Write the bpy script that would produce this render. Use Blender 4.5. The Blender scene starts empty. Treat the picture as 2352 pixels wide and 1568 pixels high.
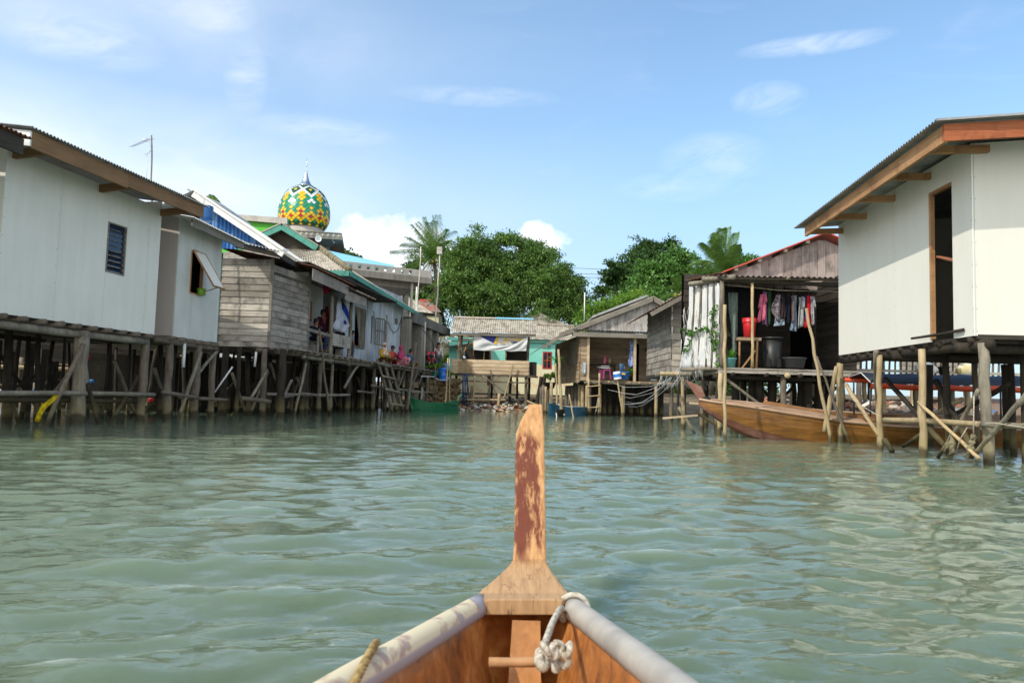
import bpy, math, random
import numpy as np
from mathutils import Vector, Matrix
random.seed(7); RN=random.Random(11)
SC=bpy.context.scene; COL=SC.collection
# ---------------------------------------------------------------- camera model (photo measured on a 2352x1568 copy)
F=1764.;CX=1176.;CY=784.;CH=.69
PITCH=math.atan(131/1764.);ROLL=.028
def ray(px,py):
    u=(px-CX)/F; v=(CY-py)/F
    c,s=math.cos(ROLL),math.sin(ROLL)
    u,v=u*c-v*s,u*s+v*c
    cp,sp=math.cos(PITCH),math.sin(PITCH)
    return (u,cp-v*sp,sp+v*cp)
def Yp(p,Y):
    r=ray(*p);t=Y/r[1];return Vector((r[0]*t,Y,CH+r[2]*t))
def Zp(p,z):
    r=ray(*p);t=(z-CH)/r[2];return Vector((r[0]*t,r[1]*t,z))
CR={'A':(0,450,900,1086),'B':(600,600,800,2091),'C':(600,1000,650,1359),'D':(1200,1000,650,1456),'E':(1700,1150,600,1568),'F':(2150,1100,650,1568),'G':(2600,900,800,1394),'H':(3100,420,996,1055),'P':(1200,1600,1700,2352),'T':(1500,820,1000,2352),'U':(2300,850,1000,2352),
 'J':(0,1250,900,2352),'K':(3250,1350,846,2352),'L':(1480,1340,380,1752),'M':(1240,1120,320,1394),'N':(1080,640,320,1195),'Q':(2640,1500,860,2352)}
def cr(k,x,y):
    a,b,w,n=CR[k];s=w/n
    return ((a+x*s)/1.741497,(b+y*s)/1.741497)
def lin(h):
    if isinstance(h,(tuple,list)): return tuple(h)[:3]
    h=h.lstrip('#'); o=[]
    for i in (0,2,4):
        c=int(h[i:i+2],16)/255.
        o.append(c/12.92 if c<=.04045 else ((c+.055)/1.055)**2.4)
    return tuple(o)
# ---------------------------------------------------------------- frames: a vertical facade plane
class Fr:
    def __init__(s,o,e,flip=False):
        s.o=Vector((o[0],o[1])); e=Vector((e[0],e[1])); s.e=e.normalized()
        s.n=Vector((s.e.y,-s.e.x))
        if flip: s.n=-s.n
    @staticmethod
    def two(a,b,flip=False):
        return Fr(a,(b[0]-a[0],b[1]-a[1]),flip)
    def at(s,a,n,z):
        p=s.o+s.e*a+s.n*n
        return Vector((p.x,p.y,z))
    def px(s,p,n=0.):          # photo point -> (s,z) on the plane offset n
        r=ray(*p); o=s.o+s.n*n
        # (r.xy*t - o).n = 0
        t=(o.x*s.n.x+o.y*s.n.y)/(r[0]*s.n.x+r[1]*s.n.y)
        q=Vector((r[0]*t,r[1]*t))-o
        return (q.dot(s.e),CH+r[2]*t)
    def P(s,p,n=0.):
        a,z=s.px(p,n); return s.at(a,n,z)
# ---------------------------------------------------------------- mesh builder
class MB:
    def __init__(s): s.v=[];s.f=[];s.mi=[];s.cur=0
    def mat(s,i): s.cur=i; return s
    def add(s,vs,fs):
        b=len(s.v); s.v.extend([tuple(v) for v in vs])
        for f in fs: s.f.append(tuple(i+b for i in f)); s.mi.append(s.cur)
        return s
    def hexa(s,p):             # 4 bottom (ccw) + 4 top
        return s.add(p,[(3,2,1,0),(4,5,6,7),(0,1,5,4),(1,2,6,5),(2,3,7,6),(3,0,4,7)])
    def box(s,c,d,rz=0.,rx=0.,ry=0.):
        M=Matrix.Rotation(rz,3,'Z')@Matrix.Rotation(ry,3,'Y')@Matrix.Rotation(rx,3,'X')
        x,y,z=d[0]/2,d[1]/2,d[2]/2
        q=[(-x,-y,-z),(x,-y,-z),(x,y,-z),(-x,y,-z),(-x,-y,z),(x,-y,z),(x,y,z),(-x,y,z)]
        return s.hexa([Vector(c)+M@Vector(k) for k in q])
    def fbox(s,fr,s0,s1,n0,n1,z0,z1,z0b=None,z1b=None):  # z0b/z1b: heights at s1 end
        z0b=z0 if z0b is None else z0b; z1b=z1 if z1b is None else z1b
        return s.hexa([fr.at(s0,n0,z0),fr.at(s1,n0,z0b),fr.at(s1,n1,z0b),fr.at(s0,n1,z0),
                       fr.at(s0,n0,z1),fr.at(s1,n0,z1b),fr.at(s1,n1,z1b),fr.at(s0,n1,z1)])
    def prism(s,poly,vec):
        n=len(poly); poly=[Vector(p) for p in poly]; vec=Vector(vec)
        vs=poly+[p+vec for p in poly]
        fs=[tuple(range(n))[::-1],tuple(range(n,2*n))]+[(i,(i+1)%n,(i+1)%n+n,i+n) for i in range(n)]
        return s.add(vs,fs)
    def fpoly(s,fr,pts,n0,n1):
        v=fr.at(0,n1,0)-fr.at(0,n0,0)
        return s.prism([fr.at(a,n0,z) for a,z in pts],v)
    def bar(s,a,b,w,h,up=(0,0,1)):
        a=Vector(a);b=Vector(b);d=(b-a).normalized();u=Vector(up)
        x=d.cross(u)
        if x.length<1e-3: x=d.cross(Vector((1,0,0)))
        x.normalize(); y=x.cross(d)
        q=[]
        for p in (a,b): q+= [p-x*w/2-y*h/2,p+x*w/2-y*h/2,p+x*w/2+y*h/2,p-x*w/2+y*h/2]
        return s.hexa(q)
    def tube(s,pts,r,n=7,cap=True,wob=0.,rnd=None):
        pts=[Vector(p) for p in pts]; m=len(pts)
        if not isinstance(r,(list,tuple)): r=[r]*m
        rnd=rnd or RN
        vs=[];fs=[]
        d0=(pts[1]-pts[0]).normalized()
        x=d0.cross(Vector((0.31,.77,.55)));x.normalize()
        for i,p in enumerate(pts):
            d=(pts[min(i+1,m-1)]-pts[max(i-1,0)]).normalized()
            x=(x-d*x.dot(d)).normalized(); y=d.cross(x)
            for k in range(n):
                a=2*math.pi*k/n; rr=r[i]*(1+wob*(rnd.random()-.5))
                vs.append(p+x*math.cos(a)*rr+y*math.sin(a)*rr)
        for i in range(m-1):
            for k in range(n):
                k2=(k+1)%n; fs.append((i*n+k,i*n+k2,(i+1)*n+k2,(i+1)*n+k))
        if cap: fs.append(tuple(range(n))[::-1]); fs.append(tuple(range((m-1)*n,m*n)))
        return s.add(vs,fs)
    def log(s,a,b,r0,r1=None,seg=6,bend=.03,n=8,rnd=None):  # crooked pole
        rnd=rnd or RN; r1=r0 if r1 is None else r1
        a=Vector(a);b=Vector(b);L=(b-a).length
        bx,by,bz=[(rnd.random()-.5)*2*bend*L for _ in range(3)]
        pts=[];rr=[]
        for i in range(seg+1):
            t=i/seg; w=math.sin(math.pi*t); j=.012*L*(0 if i in(0,seg) else 1)
            pts.append(a.lerp(b,t)+Vector((bx*w*.6+(rnd.random()-.5)*j,by*w*.6+(rnd.random()-.5)*j,bz*w*.4*(1 if abs((b-a).z)<.7*L else .1))))
            rr.append((r0+(r1-r0)*t)*(1+(rnd.random()-.5)*.16))
        return s.tube(pts,rr,n,wob=.12,rnd=rnd)
    def corr(s,p0,u,v,pitch=.076,amp=.012,spp=6,vseg=1,jit=0.):  # corrugated sheet spanned by u (across ribs) and v (along ribs)
        p0=Vector(p0);u=Vector(u);v=Vector(v);nrm=u.cross(v).normalized()
        if nrm.z<0: nrm=-nrm
        N=max(2,int(u.length/pitch*spp)); vs=[];fs=[]
        for j in range(vseg+1):
            for i in range(N+1):
                o=amp*math.sin(2*math.pi*i/spp)
                jj=jit*math.sin(i/spp*.9+j)*(1 if j==0 else .3)
                vs.append(p0+u*(i/N)+v*(j/vseg)+nrm*(o+jj))
        for j in range(vseg):
            for i in range(N):
                a=j*(N+1)+i; fs.append((a,a+1,a+N+2,a+N+1))
        return s.add(vs,fs)
    def lathe(s,prof,c,n=24,ax=Vector((0,0,1)),cap=True):
        c=Vector(c); vs=[];fs=[]
        q=Vector((0,0,1)).rotation_difference(Vector(ax))
        for r,z in prof:
            for k in range(n):
                a=2*math.pi*k/n; vs.append(c+q@Vector((r*math.cos(a),r*math.sin(a),z)))
        m=len(prof)
        for i in range(m-1):
            for k in range(n):
                k2=(k+1)%n; fs.append((i*n+k,i*n+k2,(i+1)*n+k2,(i+1)*n+k))
        if cap: fs.append(tuple(range(n))[::-1]); fs.append(tuple(range((m-1)*n,m*n)))
        return s.add(vs,fs)
    def ball(s,c,r,n=10,m=7):
        if not isinstance(r,(tuple,list)): r=(r,r,r)
        c=Vector(c); vs=[];fs=[]
        for i in range(m+1):
            t=math.pi*i/m
            for k in range(n):
                a=2*math.pi*k/n
                vs.append((c.x+r[0]*math.sin(t)*math.cos(a),c.y+r[1]*math.sin(t)*math.sin(a),c.z+r[2]*math.cos(t)))
        for i in range(m):
            for k in range(n):
                k2=(k+1)%n; fs.append((i*n+k,(i+1)*n+k,(i+1)*n+k2,i*n+k2))
        return s.add(vs,fs)
    def build(s,name,mat,parent=None,smooth=False,label=None):
        me=bpy.data.meshes.new(name); me.from_pydata(s.v,[],s.f)
        for m in (mat if isinstance(mat,(list,tuple)) else [mat]): me.materials.append(m)
        if any(s.mi): me.polygons.foreach_set('material_index',s.mi)
        if smooth: me.polygons.foreach_set('use_smooth',[True]*len(me.polygons))
        me.update(); o=bpy.data.objects.new(name,me); COL.objects.link(o)
        if label: o['label']=label
        return par(o,parent)
def npmesh(name,V,Fq,mat,parent=None,smooth=False,attr=None):   # fast quad mesh from arrays
    me=bpy.data.meshes.new(name); V=np.asarray(V,dtype=np.float32).reshape(-1,3); Fq=np.asarray(Fq,dtype=np.int32)
    k=Fq.shape[1]
    me.vertices.add(len(V)); me.vertices.foreach_set('co',V.ravel())
    me.loops.add(Fq.size); me.loops.foreach_set('vertex_index',Fq.ravel())
    me.polygons.add(len(Fq)); me.polygons.foreach_set('loop_start',np.arange(0,Fq.size,k,dtype=np.int32))
    try: me.polygons.foreach_set('loop_total',np.full(len(Fq),k,dtype=np.int32))
    except Exception: pass
    if smooth: me.polygons.foreach_set('use_smooth',np.ones(len(Fq),dtype=bool))
    me.materials.append(mat); me.update(calc_edges=True)
    o=bpy.data.objects.new(name,me); COL.objects.link(o); return par(o,parent)
def par(o,p):
    if p is not None:
        o.parent=p
        M=Matrix.Translation(p.location)@Matrix.Rotation(p.rotation_euler.z,4,'Z')
        pp=p.parent
        if pp is None: o.matrix_parent_inverse=M.inverted()
        # parts built in world coordinates: a part's own matrix is identity, so sub-parts need no inverse beyond it
    return o
def sub(o,p):    # sub-part under a part (part has identity local matrix)
    o.parent=p; return o
def tag(o,label,cat,group=None,kind=None):
    if label: o['label']=label
    if cat: o['category']=cat
    if group: o['group']=group
    if kind: o['kind']=kind
    return o
def thing(name,label,cat,loc=(0,0,0),group=None):
    o=bpy.data.objects.new(name,None); COL.objects.link(o); o.location=Vector(loc); o.empty_display_size=.2
    return tag(o,label,cat,group)
def dup(root,loc,label=None,group=None):
    r=root.copy(); COL.objects.link(r); r.location=Vector(loc)
    if label: r['label']=label
    if group: r['group']=group
    for ch in list(root.children):
        c=ch.copy(); COL.objects.link(c); c.parent=r
        for g in list(ch.children):
            d=g.copy(); COL.objects.link(d); d.parent=c
    return r
# ---------------------------------------------------------------- materials
MATS={}
class NT:
    def __init__(s,name):
        s.m=bpy.data.materials.new(name); s.m.use_nodes=True; s.t=s.m.node_tree; s.t.nodes.clear()
        s.out=s.t.nodes.new('ShaderNodeOutputMaterial')
    def n(s,ty,ins=None,**kw):
        nd=s.t.nodes.new('ShaderNode'+ty)
        for k,v in kw.items(): setattr(nd,k,v)
        for k,v in (ins or {}).items():
            if isinstance(v,bpy.types.NodeSocket): s.t.links.new(v,nd.inputs[k])
            else:
                sk=nd.inputs[k]
                if sk.type=='RGBA' and not isinstance(v,(int,float)) and len(v)==3: v=tuple(v)+(1,)
                sk.default_value=v
        return nd
    def noise(s,vec,scale,detail=4,rough=.55,sc=(1,1,1),dist=0.):
        mp=s.n('Mapping',{'Vector':vec,'Scale':sc})
        return s.n('TexNoise',{'Vector':mp.outputs[0],'Scale':scale,'Detail':detail,'Roughness':rough,'Distortion':dist}).outputs['Fac']
    def ramp(s,fac,stops,interp='LINEAR'):
        r=s.n('ValToRGB',{'Fac':fac}); cr_=r.color_ramp; cr_.interpolation=interp
        while len(cr_.elements)<len(stops): cr_.elements.new(.5)
        for e,(p,c) in zip(cr_.elements,stops):
            e.position=p; e.color=(tuple(c)+(1,)) if not isinstance(c,(int,float)) else (c,c,c,1)
        return r.outputs[0]
    def mix(s,fac,a,b,mode='MIX'):
        nd=s.n('Mix',data_type='RGBA',blend_type=mode)
        for k,v in ((0,fac),(6,a),(7,b)):
            if isinstance(v,bpy.types.NodeSocket): s.t.links.new(v,nd.inputs[k])
            elif k==0: nd.inputs[0].default_value=v
            else: nd.inputs[k].default_value=tuple(v)+(1,)
        return nd.outputs[2]
    def math(s,op,a,b=0.,clamp=False):
        nd=s.n('Math',operation=op,use_clamp=clamp)
        for k,v in ((0,a),(1,b)):
            if isinstance(v,bpy.types.NodeSocket): s.t.links.new(v,nd.inputs[k])
            else: nd.inputs[k].default_value=v
        return nd.outputs[0]
    def pr(s,**kw):
        ins={}
        for k,v in kw.items(): ins[{'color':'Base Color','rough':'Roughness','metal':'Metallic','spec':'Specular IOR Level','normal':'Normal','alpha':'Alpha','trans':'Transmission Weight','ior':'IOR','coat':'Coat Weight','sheen':'Sheen Weight'}[k]]=v
        nd=s.n('BsdfPrincipled',ins); return nd.outputs[0]
    def bump(s,h,strength=.3,dist=.02):
        return s.n('Bump',{'Height':h,'Strength':strength,'Distance':dist}).outputs[0]
    def obj(s): return s.n('TexCoord').outputs['Object']
    def isl(s): return s.n('NewGeometry').outputs['Random Per Island']
    def end(s,sh):
        s.t.links.new(sh,s.out.inputs[0]); return s.m
def sc3(c,k): return tuple(max(0,min(1,x*k)) for x in c)
def wood(name,c1,c2,axis='z',rough=.8,grain=1.,var=.5,dirt=None):
    """weathered boards; axis = board direction ('h' any horizontal, 'z' vertical)"""
    m=NT(name); c1=lin(c1);c2=lin(c2); co=m.obj()
    s=(1.2,1.2,28) if axis=='h' else (28,28,1.2)
    isl=m.isl()
    off=m.n('VectorMath',{0:co,1:m.n('CombineXYZ',{0:m.math('MULTIPLY',isl,37.),1:m.math('MULTIPLY',isl,11.),2:m.math('MULTIPLY',isl,5.)}).outputs[0]},operation='ADD').outputs[0]
    g=m.noise(off,1.6*grain,6,.65,s,.4)
    b=m.noise(off,1.3,4,.6,(1,1,1.6))
    f=m.math('ADD',m.math('MULTIPLY',g,.65),m.math('MULTIPLY',b,.45))
    col=m.ramp(f,[(.3,c2),(.52,tuple((a+b_)/2 for a,b_ in zip(c1,c2))),(.72,c1)])
    bright=m.math('ADD',1-var/2,m.math('MULTIPLY',isl,var))
    col=m.mix(1.,col,m.n('CombineXYZ',{0:bright,1:bright,2:bright}).outputs[0],'MULTIPLY')
    if dirt:
        d=m.ramp(m.noise(off,2.2,5,.7,(1,1,.6)),[(.5,0.),(.68,1.)])
        col=m.mix(m.math('MULTIPLY',d,.7),col,lin(dirt))
    return m.end(m.pr(color=col,rough=rough,spec=.25,normal=m.bump(g,.35,.01)))
def logmat(name,c1,c2,tide=True):
    m=NT(name); c1=lin(c1);c2=lin(c2); co=m.obj(); isl=m.isl()
    off=m.n('VectorMath',{0:co,1:m.n('CombineXYZ',{0:m.math('MULTIPLY',isl,17.),1:m.math('MULTIPLY',isl,9.),2:0.}).outputs[0]},operation='ADD').outputs[0]
    g=m.noise(off,1.5,6,.65,(14,14,2.2),.5); b=m.noise(off,2.4,4,.6)
    f=m.math('ADD',m.math('MULTIPLY',g,.55),m.math('MULTIPLY',b,.5))
    col=m.ramp(f,[(.32,c2),(.55,tuple((a+b_)/2 for a,b_ in zip(c1,c2))),(.75,c1)])
    br=m.math('ADD',.65,m.math('MULTIPLY',isl,.7))
    col=m.mix(1.,col,m.n('CombineXYZ',{0:br,1:br,2:br}).outputs[0],'MULTIPLY')
    if tide:
        z=m.n('SeparateXYZ',{0:m.n('NewGeometry').outputs['Position']}).outputs[2]
        zz=m.math('ADD',z,m.math('MULTIPLY',m.noise(off,3.,3),.35))
        alg=m.ramp(zz,[(.4,1.),(.75,0.)]); col=m.mix(m.math('MULTIPLY',alg,.4),col,lin('#857a4c'))
        wet=m.ramp(zz,[(.29,1.),(.37,0.)]); col=m.mix(m.math('MULTIPLY',wet,.8),col,lin('#2c2a1d'))
    return m.end(m.pr(color=col,rough=.85,spec=.2,normal=m.bump(g,.5,.015)))
def board(name,c,stain='#8d8f88',amt=.35,streak=True):
    """fibre cement sheet / plaster"""
    m=NT(name); c=lin(c); co=m.obj()
    a=m.noise(co,1.1,5,.6); st=m.noise(co,1.,4,.6,(5,5,.55)); fn=m.noise(co,60,2,.5)
    f=m.math('ADD',m.math('MULTIPLY',a,.5),m.math('MULTIPLY',st,.5 if streak else .0))
    k=m.ramp(f,[(.38,0.),(.7,1.)]) if streak else m.ramp(a,[(.4,0.),(.7,1.)])
    col=m.mix(m.math('MULTIPLY',k,amt),c,lin(stain))
    v=m.math('ADD',.96,m.math('MULTIPLY',fn,.08)); col=m.mix(1.,col,m.n('CombineXYZ',{0:v,1:v,2:v}).outputs[0],'MULTIPLY')
    return m.end(m.pr(color=col,rough=.7,spec=.3,normal=m.bump(fn,.06,.004)))
def worn(name,c,under,lo=.5,hi=.62,scale=3.,rough=.6,sc=(1,1,1),metal=0.,bump=.2,detail=7):
    """paint or metal with worn / rusty patches"""
    m=NT(name); co=m.obj(); a=m.noise(co,scale,detail,.65,sc,.3)
    k=m.ramp(a,[(lo,0.),(hi,1.)]); b=m.noise(co,scale*6,3,.6)
    col=m.mix(k,lin(c),lin(under)); v=m.math('ADD',.8,m.math('MULTIPLY',b,.4))
    col=m.mix(1.,col,m.n('CombineXYZ',{0:v,1:v,2:v}).outputs[0],'MULTIPLY')
    return m.end(m.pr(color=col,rough=rough,metal=metal,spec=.35,normal=m.bump(a,bump,.01)))
def paint(name,c,rough=.5,metal=0.,var=.12,isl=0.,spec=.4):
    m=NT(name); co=m.obj(); b=m.noise(co,9.,4,.6)
    v=m.math('ADD',1-var/2,m.math('MULTIPLY',b,var))
    if isl: v=m.math('MULTIPLY',v,m.math('ADD',1-isl/2,m.math('MULTIPLY',m.isl(),isl)))
    col=m.mix(1.,lin(c),m.n('CombineXYZ',{0:v,1:v,2:v}).outputs[0],'MULTIPLY')
    return m.end(m.pr(color=col,rough=rough,metal=metal,spec=spec))
def cloth(name,c,c2=None,scale=14.):
    m=NT(name); co=m.obj(); b=m.noise(co,scale,4,.6)
    col=m.mix(m.ramp(b,[(.45,0.),(.6,1.)]),lin(c),lin(c2) if c2 else sc3(lin(c),.75))
    d=m.pr(color=col,rough=.9,spec=.1); t=m.n('BsdfTranslucent',{'Color':col}).outputs[0]
    return m.end(m.n('MixShader',{0:.15,1:d,2:t}).outputs[0])
def leaf(name,c1,c2,c3=None,tr=.35):
    m=NT(name); isl=m.isl(); co=m.obj()
    b=m.noise(co,.55,3,.6)
    f=m.math('ADD',m.math('MULTIPLY',isl,.55),m.math('MULTIPLY',b,.5))
    st=[(.2,lin(c2)),(.75,lin(c1))]
    if c3: st.append((.95,lin(c3)))
    col=m.ramp(f,st)
    d=m.pr(color=col,rough=.5,spec=.35); t=m.n('BsdfTranslucent',{'Color':m.mix(1.,col,(1.,1.1,.5),'MULTIPLY')}).outputs[0]
    return m.end(m.n('MixShader',{0:tr,1:d,2:t}).outputs[0])
# ---------------------------------------------------------------- material library
M={}
M['log']=logmat('pole_wood','#82786a','#453d32'); M['log_l']=logmat('pale_pole_wood','#c2b08c','#7d6a4c')
M['log_d']=logmat('dark_pole_wood','#453e34','#1d1914'); M['log_g']=logmat('grey_pole_wood','#98917f','#534c40')  # dark poles have the shade under the houses put into their colour
M['log_w']=logmat('whitish_pole_wood','#d3cec2','#a39c8e',tide=False)
M['bam']=logmat('dry_stick','#c9b48c','#8c7550',tide=False)
M['plank_h']=wood('weathered_boards','#bcb4a7','#6d6557','h',var=.75,dirt='#3a352c')
M['plank_hd']=wood('dark_weathered_boards','#a39b8f','#57514a','h',dirt='#2a2721')
M['plank_hb']=wood('brown_boards','#a8947a','#64523c','h')
M['plank_hw']=wood('bleached_boards','#cdb899','#8a7558','h',var=.35)
M['plank_v']=wood('vertical_boards','#c0b9b1','#706a63','z',dirt='#3d3936')
M['plank_vr']=wood('reddish_vertical_boards','#b5a69d','#6c5e56','z',dirt='#39332f')
M['plank_dark']=wood('shaded_old_boards','#474138','#1f1b16','h')  # shade under floors and indoors is put into this board colour
M['beam']=wood('raw_timber','#b88d63','#83603f','h',rough=.7,var=.3,dirt='#66452b')
M['beam_d']=wood('stained_timber','#8f6e4c','#5f472f','h',rough=.7,var=.3)
M['beam_r']=wood('red_timber','#ac6641','#7d4226','h',rough=.7,var=.3,dirt='#5a2c1a')
M['beam_g']=wood('grey_timber','#8f887c','#4f493f','h',rough=.8,var=.3)
M['fc']=board('fibre_cement','#dfddd0','#b6b5a8',.35); M['fc2']=board('fibre_cement_aged','#cccdc4','#9a9a90',.5)
M['fcw']=board('fibre_cement_new','#d8d5c9','#c2bfae',.3,True); M['fc_pink']=board('fibre_cement_bare','#b5aaa0','#958b82',.3)
M['plaster']=board('mouldy_plaster','#b9c0c4','#5f666a',.8); M['conc']=board('old_concrete','#8c877b','#4b463d',.75)
M['conc_d']=board('dark_concrete','#6d6a63','#35332e',.75); M['conc_l']=board('pale_concrete','#b0aba0','#6c675c',.6)
M['galv']=worn('galvanised_sheet','#9a9c9a','#77736c',.5,.75,2.,.5,metal=.35)
M['roof_w']=worn('white_roof_sheet','#e4e1d8','#bcb6a8',.55,.75,2.,.5)
M['galv_w']=worn('white_sheet','#c8c8c4','#a8a49a',.5,.75,2.,.5)
M['asb']=worn('weathered_fibre_roof','#b0a898','#6a6458',.42,.66,3.5,.85,(1,1,1))
M['rust']=worn('rusty_sheet','#6d4a39','#4a2e22',.4,.6,5.,.8)
M['rust_g']=worn('part_rusted_sheet','#8b8079','#6b4030',.48,.6,4.,.7)
M['redroof']=paint('red_sheet','#c8503c',.45); M['blueroof']=paint('blue_sheet','#86c6e2',.5)
M['bluecorr']=worn('faded_blue_sheet','#2d68a8','#8fb2d2',.5,.68,1.6,.5,(3,3,.6))
M['bluepl']=paint('blue_plastic','#1b548a',.25)
M['greenwall']=paint('green_paint','#4ea52c',.6); M['teal']=worn('teal_paint','#478b7b','#2c5f54',.5,.7,4.,.55)
M['turq']=worn('turquoise_plaster','#7cc8b4','#8fd0be',.45,.65,2.,.8)
M['cream']=worn('cream_plaster','#d8d2ac','#d8a77e',.5,.66,1.5,.8)
M['white']=paint('white_paint','#dcdcd6',.5); M['black']=paint('black_plastic','#20211f',.45); M['dark']=paint('painted_dark_void','#0d0c0b',.95,spec=.05)  # the near-black void colour stands in for shade behind openings
M['glass']=paint('dark_glass','#1f2b3c',.12,spec=.6); M['redp']=paint('red_plastic','#c92a30',.35); M['red_frame']=paint('red_frame_paint','#a8322b',.5)
M['bluebasin']=paint('blue_basin','#2a74d0',.3); M['pinkp']=paint('pink_plastic','#e2708e',.35); M['purp']=paint('purple_plastic','#a3487c',.4)
M['grn']=worn('green_hull','#15603a','#0f4529',.5,.7,3.,.4); M['bluehull']=worn('blue_hull','#24586f','#18404f',.5,.7,3.,.4)
M['steel']=paint('stainless_steel','#c9ccd0',.22,1.); M['wire']=paint('cable','#3c3d3e',.6); M['rope']=cloth('rope_fibre','#c9bfa8','#a2977e',60.)
M['rope_w']=cloth('white_rope','#cfc8b8','#a59b86',70.)
M['nail']=paint('nail_heads','#6e716d',.6)
M['soil']=worn('soil','#6b5a44','#4a3d2d',.4,.6,1.2,.95)
M['skin']=paint('skin','#8a5a42',.55,var=.1); M['hair']=paint('black_hair','#15120f',.45)
M['eye']=paint('eye_dark','#1a1410',.3)
M['tarp_o']=paint('orange_tarp','#c8481e',.5); M['tarp_b']=paint('navy_tarp','#1d2836',.6)
M['plast_w']=cloth('white_plastic_sheet','#d8dddd','#b2c8cc',3.)
# varnished hull with darker runs
def hullmat(name,c1,c2,c3,ax=(1.,1.,9.),rough=.35,coat=.3):
    m=NT(name); co=m.obj(); g=m.noise(co,2.,6,.62,ax,.4); b=m.noise(co,1.4,5,.65)
    f=m.math('ADD',m.math('MULTIPLY',g,.5),m.math('MULTIPLY',b,.5))
    col=m.ramp(f,[(.35,lin(c3)),(.5,lin(c2)),(.66,lin(c1))])
    return m.end(m.pr(color=col,rough=rough,spec=.4,coat=coat,normal=m.bump(g,.12,.01)))
M['hull']=hullmat('varnished_hull','#9c6d35','#7b5324','#56391a'); M['hull_in']=hullmat('varnished_planks','#d49a5c','#a5652f','#55301a',(8.,8.,8.),.5,.1)
M['hull_low']=hullmat('worn_hull_bottom','#a08070','#7d5242','#5e3a2c',(1,1,3),.6,0.)
M['deckw']=hullmat('sanded_deck','#bfa38a','#a4866b','#80664d',(1,6,6),.6,0.)
# ---------------------------------------------------------------- camera
cam=bpy.data.cameras.new('camera'); co_=bpy.data.objects.new('camera',cam); COL.objects.link(co_)
cam.sensor_width=36; cam.lens=27.; cam.clip_start=.05; cam.clip_end=3000
c_,s_=math.cos(PITCH),math.sin(PITCH)
fwd=Vector((0,c_,s_)); rt=Vector((1,0,0)); up=Vector((0,-s_,c_))
cr_,sr_=math.cos(ROLL),math.sin(ROLL)
R0=rt*cr_+up*sr_; U0=up*cr_-rt*sr_     # counter-clockwise camera roll: the picture leans clockwise
mw=Matrix((R0,U0,-fwd)).transposed().to_4x4(); mw.translation=Vector((0,0,CH)); co_.matrix_world=mw
cam.dof.use_dof=True; cam.dof.focus_distance=22.; cam.dof.aperture_fstop=10.
SC.camera=co_
# ---------------------------------------------------------------- light
SUN=Vector((-.78,-.69,1.0)).normalized()
EL=math.asin(SUN.z); AZ=math.atan2(SUN.x,SUN.y)      # azimuth clockwise from +Y
ld=bpy.data.lights.new('sun','SUN'); ld.energy=2.45; ld.angle=math.radians(.53); ld.color=(1,.94,.84)
lo=bpy.data.objects.new('sun',ld); COL.objects.link(lo); lo.location=(0,-20,60); lo.rotation_euler=SUN.to_track_quat('Z','Y').to_euler()
SKYTINT=(1.06,1.22,1.22)
W=bpy.data.worlds.new('World'); SC.world=W; W.use_nodes=True
wt=W.node_tree; wt.nodes.clear()
class WT(NT):
    def __init__(s): s.t=wt; s.out=wt.nodes.new('ShaderNodeOutputWorld')
w=WT()
sky=w.n('TexSky',sky_type='NISHITA',sun_disc=False,sun_elevation=EL,sun_rotation=AZ,altitude=0.,air_density=1.0,dust_density=.7,ozone_density=1.8)
dirv=w.n('TexCoord').outputs['Generated']
sx=w.n('SeparateXYZ',{0:dirv})
# thin cirrus: denser to the left, streaked; the sky behind the viewer carries an added glow for fill light
A=w.math('ARCTAN2',sx.outputs[0],sx.outputs[1]); E_=w.math('ARCSINE',sx.outputs[2])
pol=w.n('CombineXYZ',{0:A,1:E_,2:0.}).outputs[0]
n1=w.noise(pol,2.3,6,.55,(1,2.2,1),.8); n2=w.noise(pol,6.,7,.62,(.8,2.4,1),1.2); n3=w.noise(pol,2.0,3,.5)
left=w.ramp(w.math('DIVIDE',w.math('SUBTRACT',.22,A),.8),[(0.,0.),(.45,.25),(.75,.75),(1.,1.)])
band=w.ramp(E_,[(0.,.8),(.1,1.),(.24,1.),(.30,.6),(.35,.25),(.41,.5),(.55,.4)])
veil=w.math('MULTIPLY',w.math('MULTIPLY',left,band),w.ramp(n1,[(.25,.35),(.65,1.)]))
wisps=w.math('MULTIPLY',w.ramp(n2,[(.56,0.),(.78,.6)]),w.ramp(n3,[(.42,0.),(.58,1.)]))
wisps=w.math('MULTIPLY',wisps,w.ramp(E_,[(.08,0.),(.18,1.)]))
dens=w.math('ADD',w.math('MULTIPLY',veil,.95),w.math('MULTIPLY',wisps,.16),True)
skyc=w.mix(1.,sky.outputs[0],SKYTINT,'MULTIPLY')
tint=w.mix(w.ramp(E_,[(0.,.8),(.16,.6),(.35,.15),(.7,.0)]),skyc,(2.55,3.45,4.5))
col=w.mix(dens,tint,(6.2,6.35,6.6))
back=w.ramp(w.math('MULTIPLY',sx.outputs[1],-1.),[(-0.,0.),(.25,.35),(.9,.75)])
col=w.mix(back,col,(9.6,9.5,9.3))
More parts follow.
